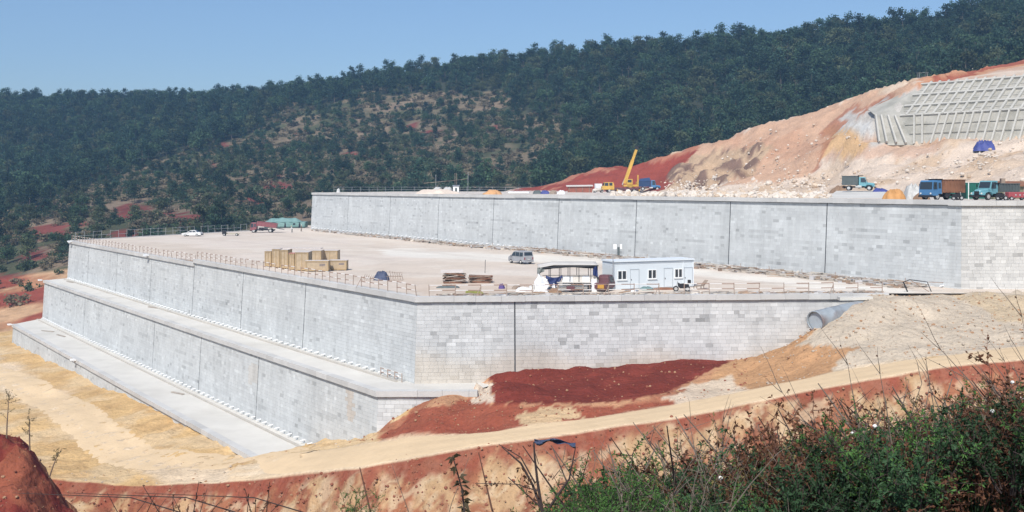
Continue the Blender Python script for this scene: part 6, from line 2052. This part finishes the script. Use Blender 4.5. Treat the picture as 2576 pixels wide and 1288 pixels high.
hut = empty('white_hut', at3(1147, 240), 0, 'small white tin hut with twin poles on the topmost terrace', 'hut')
MB().box(-0.65, 0.65, 0, 1.2, 0, 1.7).build('wall', M_frame, hut)
MB().slab((-0.8, -0.15, 1.72), (0.8, -0.15, 1.72), (0.8, 1.35, 1.95), (-0.8, 1.35, 1.95), 0.06).build('roof', M_steel, hut)
MB().box(-0.2, 0.25, -0.03, -0.002, 0.05, 1.3).build('door', P_grey, hut)
for x in (-0.25, 0.12): MB().tube([(x, 0.6, 1.7), (x, 0.6, 4.6)], 0.06, 5).build('pole', M_wood, hut)
for dx, h_, lab in ((1096, 4.4, 'thin pole rising behind the grey boulder'), (1177, 5.0, 'thin grey pole right of the white hut')):
    tag(MB().tube([(0, 0, 0), (0.05, 0, h_)], 0.05, 5).build('pole', M_steel), lab, 'pole').location = at3(dx, 250)
tag(MB().tube([W(1066, 461, 245), W(1120, 456, 245), W(1177, 450, 250)], 0.06, 5).build('long_pole', M_wood), 'long pole slung level over the two boulders', 'pole')
tag(MB().tube([at3(1280, 228, T3Z + 0.3), at3(1331, 226, T3Z + 0.3)], 0.22, 10).build('white_tube', M_pvc), 'long white tube lying on the edge of the topmost terrace', 'pipe')
mound('sack_heap', at3(851, 288.5), 0.5, 0.5, 1.0, M_bag, 'white sack standing at the far corner of the topmost terrace', 'sack', 41)
lt = empty('lean_to', at3(1460, 292), 0, 'low brick coloured lean-to with pale roof left of the crane', 'shed')
MB().box(-3.4, 3.2, 0, 2, 0, 1.6).build('wall', material('brick_red_board', (0.33, 0.12, 0.08), 0.85, 0.25, 2), lt)
MB().slab((-3.8, -0.4, 1.65), (3.5, -0.4, 1.75), (3.5, 2.2, 2.1), (-3.8, 2.2, 2.0), 0.08).build('roof', M_canw, lt)
for x in (-3.0, -1.2, 0.6, 2.4): MB().box(x - 0.06, x + 0.06, -0.35, -0.2, 0, 1.6).build('post', M_wood, lt)
mx_ = empty('mixer', at3(1505, 290), 0.2, 'small white and blue mixer cabin next to the crane cab', 'mixer')
MB().box(-0.9, 0.9, -0.6, 0.6, 1.2, 2.4).build('cabin', M_white, mx_, bevel=0.05)
MB().tube([(-1.6, -0.3, 0.5), (0.4, 0, 1.0), (1.5, 0.2, 0.9)], [0.35, 0.7, 0.4], 10).build('drum', M_canw, mx_)
for x in (-1.0, 0.9):
    for y in (-0.5, 0.5): wheel(mx_, x, y, 0.35, 0.2)
for k, (dx, Y, c_) in enumerate(((1352, 232, P_grey), (1372, 228, M_tarp_bl), (1392, 226, M_wood), (1412, 224, M_white))):
    mound('gear_heap', at3(dx, Y), 0.9, 0.6, 0.75, c_, ['grey heap of gear at the wall edge left of the red slope', 'blue cloth heap at the wall edge left of the crane', 'brown heap of timber scraps at the wall edge left of the crane', 'white sheet heap at the wall edge left of the crane'][k], 'heap', 60 + k, jag=1.0)
# railing and hut on the crest above the lattice
ch_ = empty('crest_shelter', (W(2320, 203, 268).x, 268, cut_z(W(2320, 203, 268).x, 268) - 0.3), 0, 'tiny tin shelter on the crest left of the lattice', 'shelter')
for x in (-1.0, 1.0):
    for y in (-0.6, 0.6): MB().box(x - 0.05, x + 0.05, y - 0.05, y + 0.05, 0, 2.2).build('post', M_steel, ch_)
MB().slab((-1.3, -0.8, 2.2), (1.3, -0.8, 2.25), (1.3, 0.8, 2.4), (-1.3, 0.8, 2.35), 0.06).build('roof', M_steel, ch_)
MB().box(-1.2, 1.1, -0.5, 0.5, 0, 0.8).build('stack', P_brown, ch_)
# ---------------------------------------------------------------- near bank with thicket in front of the viewpoint
def near_z(x, y):
    x, y = np.asarray(x, float), np.asarray(y, float)
    return -0.345 * y + 0.10 + 0.225 * (np.minimum(x, 5.5) - 1.2) - 0.9 * np.maximum(0, y - 10.2) + 0.12 * fbm(x, y, 1.1, 3, 401) - 0.25 * np.maximum(0, 0.3 - x)


M_near = material('shade_dark_litter', (0.06, 0.045, 0.03), 0.95, 0.5, 9.0, bump=0.8, bscale=12, dark=(0.022, 0.024, 0.014))  # leaf litter, its colour darkened to stand in for shade under the shrubs
gx, gy, gf = grid(-14, 24, -4, 34, 0.3)
gz = np.where(gy < 5.6, np.minimum(near_z(gx, gy), np.minimum(-1.65, -0.37 * gy)), near_z(gx, gy))
tag(obj('near_bank', mesh_np('near_bank', np.c_[gx, gy, gz], gf, M_near, True)), 'overgrown bank at the viewpoint', None, None, 'structure')

L_g = leafmat('thicket_green', (0.075, 0.165, 0.042), 0.45, 0.25, 0.3)
L_dg = leafmat('thicket_dark_green', (0.040, 0.086, 0.038), 0.45, 0.2, 0.3)
L_r = leafmat('rusty_leaf', (0.14, 0.065, 0.036), 0.45, 0.2, 0.4)
L_y = leafmat('straw_leaf', (0.20, 0.15, 0.06), 0.4, 0.25, 0.3)
M_stem = material('grey_stem', (0.165, 0.135, 0.11), 0.9, 0.3, 12)
M_dstem = material('dark_stem', (0.055, 0.04, 0.038), 0.9, 0.3, 12)
M_rstem = material('reddish_stem', (0.15, 0.075, 0.055), 0.9, 0.3, 12)
M_blossom = material('white_blossom', (0.82, 0.82, 0.78), 0.6, 0.05, 5)


class Plant:
    def __init__(s, seed):
        s.r = np.random.default_rng(seed); s.stem = MB(); s.lv, s.lf = [], []

    def leaf(s, p, d, l, w, droop=0.0):
        r = s.r
        d = np.array(d, float); d /= np.linalg.norm(d)
        a = np.cross(d, r.normal(size=3)); a /= np.linalg.norm(a)
        n = np.cross(d, a)
        p = np.array(p, float)
        b = len(s.lv)
        s.lv += [p, p + d * l * 0.45 + a * w / 2 + n * l * 0.05, p + d * l - np.array([0, 0, droop * l]), p + d * l * 0.45 - a * w / 2 + n * l * 0.05]
        s.lf.append((b, b + 1, b + 2, b + 3))

    def twig(s, p, d, L, n, l, w, rad, bend=0.25, pairs=True, seg=4):
        """stem with leaves along it; returns its points"""
        r = s.r
        p = np.array(p, float); d = np.array(d, float); d /= np.linalg.norm(d)
        pts = [p]
        for k in range(seg):
            d = d + r.normal(0, bend / seg, 3) + np.array([0, 0, -0.04 * bend]); d /= np.linalg.norm(d)
            pts.append(pts[-1] + d * L / seg)
        s.stem.tube(pts, [rad * (1 - 0.75 * k / seg) for k in range(seg + 1)], 4, cap=False)
        for k in range(n):
            t = (0.15 + 0.85 * (k + r.random()) / n) * seg
            i = min(int(t), seg - 1)
            q = pts[i] + (pts[i + 1] - pts[i]) * (t - i)
            dd = pts[i + 1] - pts[i]; dd /= np.linalg.norm(dd)
            for _ in range(2 if pairs else 1):
                s.leaf(q, dd * 0.5 + r.normal(size=3) * 0.55, l * r.uniform(0.6, 1.2), w * r.uniform(0.7, 1.2), 0.1)
        return pts

    def meshes(s, leafmat_, stemmat):
        st = s.stem.mesh('stems', stemmat)
        lf = mesh_np('leaves', np.array(s.lv), np.array(s.lf), leafmat_) if s.lf else None
        return st, lf


def shrub_green(seed, l=0.032, w=0.011, h=0.55, leaf=None, stem=None, stems=15, sub=8, npl=9, spread=0.75):
    P = Plant(seed); r = P.r
    for k in range(stems):
        a = r.uniform(0, 6.28); t = r.uniform(0.1, spread)
        d = (math.cos(a) * t, math.sin(a) * t, 1)
        pts = P.twig((math.cos(a) * 0.07, math.sin(a) * 0.07, -0.05), d, h * r.uniform(0.6, 1.25), 10, l, w, 0.006, 0.5)
        for j in range(sub):
            i = int(r.integers(1, 5)); q = pts[i]
            P.twig(q, np.array(d) * 0.4 + r.normal(size=3) * 0.55 + (0, 0, 0.25), h * r.uniform(0.18, 0.42), npl, l, w, 0.003, 0.6)
    return P.meshes(leaf or L_g, stem or M_dstem)


def shrub_dead(seed, h=0.85):
    P = Plant(seed); r = P.r
    for k in range(5):
        a = r.uniform(0, 6.28); t = r.uniform(0.3, 1.0)
        d = np.array((math.cos(a) * t, math.sin(a) * t * 0.4, 1))
        pts = P.twig((0, 0, -0.05), d, h * r.uniform(0.6, 1.2), 0, 0.03, 0.01, 0.0075, 0.18)
        for j in range(5):
            q = pts[int(r.integers(1, 5))]
            P.twig(q, d + r.normal(size=3) * 0.6, h * r.uniform(0.15, 0.4), 2 if j % 2 else 0, 0.025, 0.012, 0.003, 0.4, False)
    if not P.lf: P.leaf((0, 0, 0.2), (0, 0, 1), 0.02, 0.01)
    return P.meshes(L_r, M_stem)


def grass_tuft(seed, h=0.42):
    P = Plant(seed); r = P.r
    for k in range(70):
        a = r.uniform(0, 6.28); t = r.uniform(0.1, 0.9)
        d = np.array((math.cos(a) * t, math.sin(a) * t, 1.0)); d /= np.linalg.norm(d)
        b = np.array((math.cos(a), math.sin(a), 0)) * r.uniform(0, 0.09)
        L = h * r.uniform(0.5, 1.2)
        s_ = np.cross(d, (0, 0, 1.0)); s_ = s_ / (np.linalg.norm(s_) + 1e-9) * 0.005
        m = b + d * L * 0.6; e = b + d * L + np.array((d[0], d[1], -0.25)) * L * 0.2
        i = len(P.lv)
        P.lv += [b - s_, b + s_, m + s_ * 0.8, m - s_ * 0.8, m + s_ * 0.8, e, e, m - s_ * 0.8]
        P.lf += [(i, i + 1, i + 2, i + 3), (i + 7, i + 4, i + 5, i + 6)]
    P.stem.tube([(0, 0, -0.05), (0, 0, h * 0.5), (0.03, 0, h)], [0.004, 0.003, 0.001], 4)
    return P.meshes(L_dg, M_stem)


KINDS = {
    'green': ([shrub_green(500 + i) for i in range(3)], 'feathery green shrub in the thicket at the lower right', 'green shrubs of the near thicket', 'shrub'),
    'dark': ([shrub_green(510 + i, 0.04, 0.016, 0.5, L_dg, M_dstem) for i in range(2)], 'dark green leafy shrub deep in the thicket at the lower right', 'dark shrubs of the near thicket', 'shrub'),
    'rust': ([shrub_green(520 + i, 0.035, 0.017, 0.62, L_r, M_rstem, 12, 7, 6, 0.9) for i in range(3)], 'rust brown half dry shrub in the thicket at the lower right', 'rusty shrubs of the near thicket', 'shrub'),
    'straw': ([shrub_green(530 + i, 0.034, 0.012, 0.6, L_y, M_stem, 9, 6, 5, 0.9) for i in range(2)], 'straw coloured dry weed in the thicket at the lower right', 'dry weeds of the near thicket', 'weed'),
    'dead': ([shrub_dead(540 + i) for i in range(4)], 'bare grey dead stems slanting out of the thicket', 'dead stems of the near thicket', 'dead plant'),
    'grass': ([grass_tuft(550 + i) for i in range(3)], 'dark grass tuft between the shrubs of the thicket', 'grass tufts of the near thicket', 'grass'),
}
def put_plant(kind, x, y, sc, rz, z=None, label=None, tilt=(0, 0)):
    variants, lab, grp, cat = KINDS[kind]
    st, lf = variants[int(rr.integers(0, len(variants)))]
    o = empty('thicket_shrub' if cat == 'shrub' else ('weed' if cat == 'weed' else ('dead_stems' if cat == 'dead plant' else 'grass_tuft')), (x, y, float(near_z(x, y)) - 0.02 if z is None else z), rz, label or lab, cat, None if label else grp, sc)
    o.rotation_euler = (tilt[0], tilt[1], rz)
    if kind == 'grass': o['kind'] = 'thing'
    obj('stems', st, o); obj('leaves', lf, o)
    return o


rr = np.random.default_rng(909)
n_ = 0
spots = []
while n_ < 270:
    y = rr.uniform(5.3, 10.8); x = rr.uniform(0.0, 0.60 * y)
    dx = HX + F * x / y
    if dx < 1400 or dx > 2750: continue
    # thinner towards the open left end
    if rr.random() > sstep(1360, 1620, dx): continue
    green_side = sstep(2050, 1550, dx)
    u = rr.random()
    if u < 0.10 + 0.40 * green_side: k = 'green'
    elif u < 0.34 + 0.30 * green_side: k = 'dark'
    elif u < 0.62 + 0.10 * green_side: k = 'rust'
    elif u < 0.72 + 0.05 * green_side: k = 'straw'
    elif u < 0.86: k = 'dead'
    else: k = 'grass'
    put_plant(k, x, y, rr.uniform(0.65, 1.05) * (0.8 if y < 6 else 1.0), rr.uniform(0, 6.28))
    n_ += 1
for k in range(34):
    y = rr.uniform(5.6, 7.6); x = rr.uniform(0.36 * y, 0.56 * y)
    put_plant(['dark', 'rust', 'dark', 'grass', 'rust', 'dead'][k % 6], x, y, rr.uniform(0.6, 0.95), rr.uniform(0, 6.28))
for k in range(30):
    y = rr.uniform(5.6, 5.95); x = rr.uniform(0.25 * y, 0.58 * y)
    put_plant(['dark', 'grass', 'rust'][k % 3], x, y, rr.uniform(0.5, 0.8), rr.uniform(0, 6.28), float(near_z(x, y)) - rr.uniform(0.1, 0.4))
# white blossoms scattered on the thicket
for k in range(46):
    y = rr.uniform(5.5, 10); x = rr.uniform(0.13 * y, 0.48 * y)
    o = obj('white_blossom', MB().tube([(0, 0, 0), (0, 0, 0.008), (0, 0, 0.016)], [0.006, 0.011, 0.006], 6).mesh('white_blossom', M_blossom) if k == 0 else BL)
    BL = o.data
    o.location = (x, y, float(near_z(x, y)) + rr.uniform(0.3, 0.55)); s_ = rr.uniform(0.7, 1.3); o.scale = (s_, s_, s_)
    tag(o, 'tiny white blossom on the thicket at the lower right', 'blossom', 'white blossoms of the thicket')

# single plants rising into the lower middle of the view
def plant_obj(name, P, leafm, stemm, loc, label, cat):
    st, lf = P.meshes(leafm, stemm)
    o = empty(name, loc, 0, label, cat)
    obj('stems', st, o)
    if lf: obj('leaves', lf, o)
    return o


def chain(P, pts, Y, rads, base):
    q = [np.array(W(dx, dy, Y + oy)) - np.array(base) for dx, dy, oy in pts]
    P.stem.tube(q, rads, 6, cap=True)
    return q


def ground_pt(dx, Y):
    x = (dx - HX) * Y / F
    return Vector((x, Y, float(near_z(x, Y))))


# big-leaved stem
b = ground_pt(1178, 6.0); P = Plant(601)
q = chain(P, [(1178, 1420, 0), (1170, 1300, 0), (1162, 1230, 0.02), (1148, 1180, 0), (1138, 1146, 0)], 6.0, [0.007, 0.006, 0.005, 0.004, 0.002], b)
for k in range(40):
    t = P.r.uniform(1.0, 4.0); i = min(int(t), 3); c = q[i] + (q[i + 1] - q[i]) * (t - i)
    P.leaf(c, P.r.normal(size=3) * (1, 0.6, 0.7) + (0, 0, 0.2), P.r.uniform(0.03, 0.07), P.r.uniform(0.014, 0.03), 0.25)
plant_obj('leafy_stem', P, leafmat('brownish_leaf', (0.07, 0.055, 0.03), 0.5, 0.2, 0.2), M_dstem, b, 'leafy dark stem with broad leaves rising at the bottom middle', 'plant')
# forked dark branches with the rag
b = ground_pt(1372, 6.4); P = Plant(602)
q = chain(P, [(1376, 1420, 0), (1366, 1300, 0), (1352, 1210, 0), (1345, 1150, 0), (1343, 1112, 0)], 6.4, [0.013, 0.011, 0.009, 0.007, 0.005], b)
chain(P, [(1366, 1290, 0), (1340, 1220, 0.05), (1310, 1165, 0.05), (1262, 1124, 0.05)], 6.4, [0.01, 0.009, 0.007, 0.003], b)
chain(P, [(1368, 1300, 0), (1400, 1250, -0.05), (1432, 1205, -0.05), (1448, 1125, -0.05)], 6.4, [0.009, 0.008, 0.006, 0.003], b)
chain(P, [(1346, 1215, 0.03), (1310, 1150, 0.1), (1255, 1118, 0.1)], 6.4, [0.006, 0.004, 0.002], b)
for k in range(34):
    t = P.r.uniform(0.3, 1.0)
    c = np.array(W(1366 + (1310 - 1366) * t + P.r.normal(0, 8), 1300 + (1180 - 1300) * t, 6.4)) - np.array(b)
    P.leaf(c, P.r.normal(size=3) + (0, 0, 0.5), 0.035, 0.013, 0.1)
for k in range(40):
    c = np.array(W(1195 + 105 * P.r.random(), 1216 + P.r.normal(0, 4), 6.4)) - np.array(b)
    P.leaf(c, P.r.normal(size=3), 0.016, 0.01, 0.1)
chain(P, [(1352, 1235, 0), (1300, 1218, 0), (1195, 1216, 0)], 6.4, [0.004, 0.003, 0.002], b)
plant_obj('forked_branch', P, L_r, M_dstem, b, 'dark forked branches holding a torn blue plastic rag', 'branch')
rag = cloth('plastic_rag', lambda u, v: tuple(W(1344 + 104 * u, 1104 + 9 * u * u + 8 * math.sin(9 * u) * 0.4 + v * (9 + 5 * math.sin(14 * u)), 6.38 + 0.03 * math.sin(8 * u + 5 * v))), 16, 4, material('blue_grey_plastic', (0.07, 0.09, 0.16), 0.35, 0.4, 30, bump=0.5), None, 0.002)
tag(rag, 'torn blue grey plastic rag caught between forked branches', 'rag')
# single slanting stems
for k, (p0, p1, Y, lab) in enumerate((((952, 1420), (905, 1176), 6.2, 'bare thin stem leaning left at the bottom, left of the leafy stem'), ((1282, 1420), (1204, 1138), 6.6, 'thin straight stem between the leafy stem and the forked branches'), ((1062, 1420), (985, 1166), 7.0, 'pale very thin stem right of the bare leaning stem'), ((1105, 1380), (1180, 1150), 6.8, 'thin curved twig reaching to the leafy stem'))):
    b = ground_pt(p0[0], Y); P = Plant(610 + k)
    mid = ((p0[0] + p1[0]) / 2 + 6 * (-1) ** k, (p0[1] + p1[1]) / 2, 0)
    chain(P, [(p0[0], p0[1], 0), mid, (p1[0], p1[1], 0)], Y, [0.007 if k < 2 else 0.003, 0.006 if k < 2 else 0.0025, 0.003 if k < 2 else 0.001], b)
    plant_obj('slanting_stem', P, None, M_rstem if k < 2 else M_stem, b, lab, 'stem')
# thorny twigs at the lower left
for k, (cx, sp_w, lab) in enumerate(((470, 70, 'tangled thorny twigs with brown leaves at the lower left edge of the bank'), (640, 55, 'thorny brown shrub top next to the tangled twigs'), (330, 60, 'sparse bare twigs at the bottom left'))):
    Y = 6.5 + 0.3 * k
    b = ground_pt(cx, Y); b.z = W(cx, 1430, Y).z
    P = Plant(620 + k)
    for j in range(9):
        ex, ey = cx + P.r.uniform(-1.6, 1.6) * sp_w, 1225 + P.r.uniform(-15, 70) + (25 if k == 2 else 0)
        q = chain(P, [(cx + P.r.normal(0, 12), 1425, 0), ((cx + ex) / 2 + P.r.normal(0, 14), 1325, P.r.normal(0, 0.1)), (ex, ey, P.r.normal(0, 0.15))], Y, [0.006, 0.004, 0.0015], b)
        for i in range(0 if k == 2 else 9):
            c = q[1] + (q[2] - q[1]) * P.r.random()
            P.leaf(c, P.r.normal(size=3), P.r.uniform(0.015, 0.035), 0.015, 0.1)
    chain(P, [(cx + 160, 1300, 0), (cx, 1252, 0), (cx - 300, 1240, 0.2)], Y, [0.005, 0.004, 0.0015], b)
    P.leaf((0, 0, 0), (0, 0, 1), 0.01, 0.01)
    plant_obj('thorny_twigs', P, L_r, M_dstem, b, lab, 'shrub')
b = ground_pt(900, 6.0); b.z = W(900, 1330, 6.0).z
put_plant('green', b.x, b.y, 0.34, 1.0, b.z, 'small bright green sprig at the bottom edge, left of the slanting stems')
for cx, sc, k, lab in ((1470, 0.8, 'green', 'green shrub at the left end of the thicket beside the forked branches'), (1560, 0.95, 'green', 'tall green shrub second from the left end of the thicket')):
    b = ground_pt(cx, 7.2); put_plant(k, b.x, b.y, sc, 2.0, None, lab)

# long bare canes crossing the thicket
for k in range(64):
    x0 = rr.uniform(1500, 2750); Y = rr.uniform(6.0, 9.0)
    lean = rr.uniform(-260, -60) if rr.random() < 0.68 else rr.uniform(60, 230)
    top = 1165 - 0.19 * (x0 - 1500) + rr.uniform(-60, 70)
    b = ground_pt(x0, Y); P = Plant(640 + k)
    chain(P, [(x0, proj(b.x, b.y, b.z)[1] + 10, 0), (x0 + lean * 0.55 + rr.normal(0, 10), (proj(b.x, b.y, b.z)[1] + top) / 2, rr.normal(0, 0.1)), (x0 + lean, top, rr.normal(0, 0.2))], Y, [0.011, 0.008, 0.003], b)
    for i in range(5):
        t = rr.uniform(0.35, 0.9)
        c = (x0 + lean * t, proj(b.x, b.y, b.z)[1] + (top - proj(b.x, b.y, b.z)[1]) * t)
        chain(P, [(c[0], c[1], 0), (c[0] + rr.normal(0, 35), c[1] - rr.uniform(15, 60), rr.normal(0, 0.05))], Y, [0.003, 0.001], b)
    plant_obj('bare_cane', P, None, M_stem if k % 3 else M_dstem, b, 'long bare cane leaning across the thicket' if k % 3 else 'long dark bare cane leaning across the thicket', 'cane')['group'] = 'bare canes of the thicket'

# saplings on the red spur
def sapling(dx, dyb, dyt, lean, lab, seed, leaves):
    Y = 92.0
    b = W(dx, dyb, Y); b.z -= 0.4
    h = (dyb - dyt) * Y / F + 0.4
    P = Plant(seed); r = P.r
    pts = [np.array((0, 0, 0)), np.array((lean * 0.3, 0, h * 0.4)), np.array((lean * 0.6, 0.1, h * 0.75)), np.array((lean, 0, h))]
    P.stem.tube(pts, [0.07, 0.055, 0.035, 0.012], 5)
    for k in range(12):
        t = r.uniform(1.0, 2.95); i = int(t); c = pts[i] + (pts[i + 1] - pts[i]) * (t - i)
        P.twig(c, r.normal(size=3) * (1, 1, 0.3) + (0, 0, 0.9), h * r.uniform(0.12, 0.3), leaves, 0.16, 0.07, 0.018, 0.5)
    return plant_obj('sapling', P, leafmat('sapling_leaf', (0.14, 0.12, 0.045), 0.4, 0.2, 0.2), material('sapling_bark', (0.20, 0.14, 0.10), 0.9, 0.3, 4), b, lab, 'sapling')


sapling(16, 1100, 990, 0.2, 'tallest thin sapling at the left edge of the red spur', 701, 5)
sapling(75, 1122, 1040, -0.1, 'small bushy sapling on the red spur, middle of three', 702, 7)
sapling(124, 1190, 1128, 1.1, 'leaning sapling with a leafy tip at the foot of the red spur', 703, 6)

# ---------------------------------------------------------------- clods and stones on the earth slopes
CLODS = [rock_mesh(800 + i, material('red_clod', (0.27, 0.10, 0.06), 0.95, 0.3, 4)) for i in range(2)] + [rock_mesh(810 + i, material('tan_clod', (0.40, 0.24, 0.14), 0.95, 0.3, 4)) for i in range(2)] + [rock_mesh(820 + i, material('grey_clod', (0.46, 0.39, 0.31), 0.95, 0.3, 4)) for i in range(2)]
r = np.random.default_rng(31)
fg = FRONT
vis = (np.abs(fg[:, 3] - 1288) < 1330) & (fg[:, 4] < 1310) & (fg[:, 4] > 700) & fg[:, 6].astype(bool)
idx = r.choice(np.where(vis)[0], 9000)
pts, sc_, pk = [], [], []
for i in idx:
    x, y, z, dx, dy, cutq, ok_, trk = fg[i]
    if trk < 0.1 and not cutq and r.random() < 0.97: continue
    if 1230 < dx < 1850 and dy < 1020 and r.random() < 0.75: continue
    if not cutq and dx < 900 and r.random() < 0.75: continue
    pts.append((x + r.uniform(-0.3, 0.3), y + r.uniform(-0.3, 0.3), z)); sc_.append(0.04 + 0.13 * r.random() ** 4)
    pk.append(int(r.integers(0, 3)) if cutq or 950 < dx < 1850 else int(r.integers(2, 6)) if dx > 1900 or dx < 900 else int(r.integers(0, 4)))
instance_object('gravel', np.array(pts), r.uniform(0, 6.28, len(pts)), np.array(sc_), np.array(pk), CLODS, 'loose clods and stones on the earth slopes')
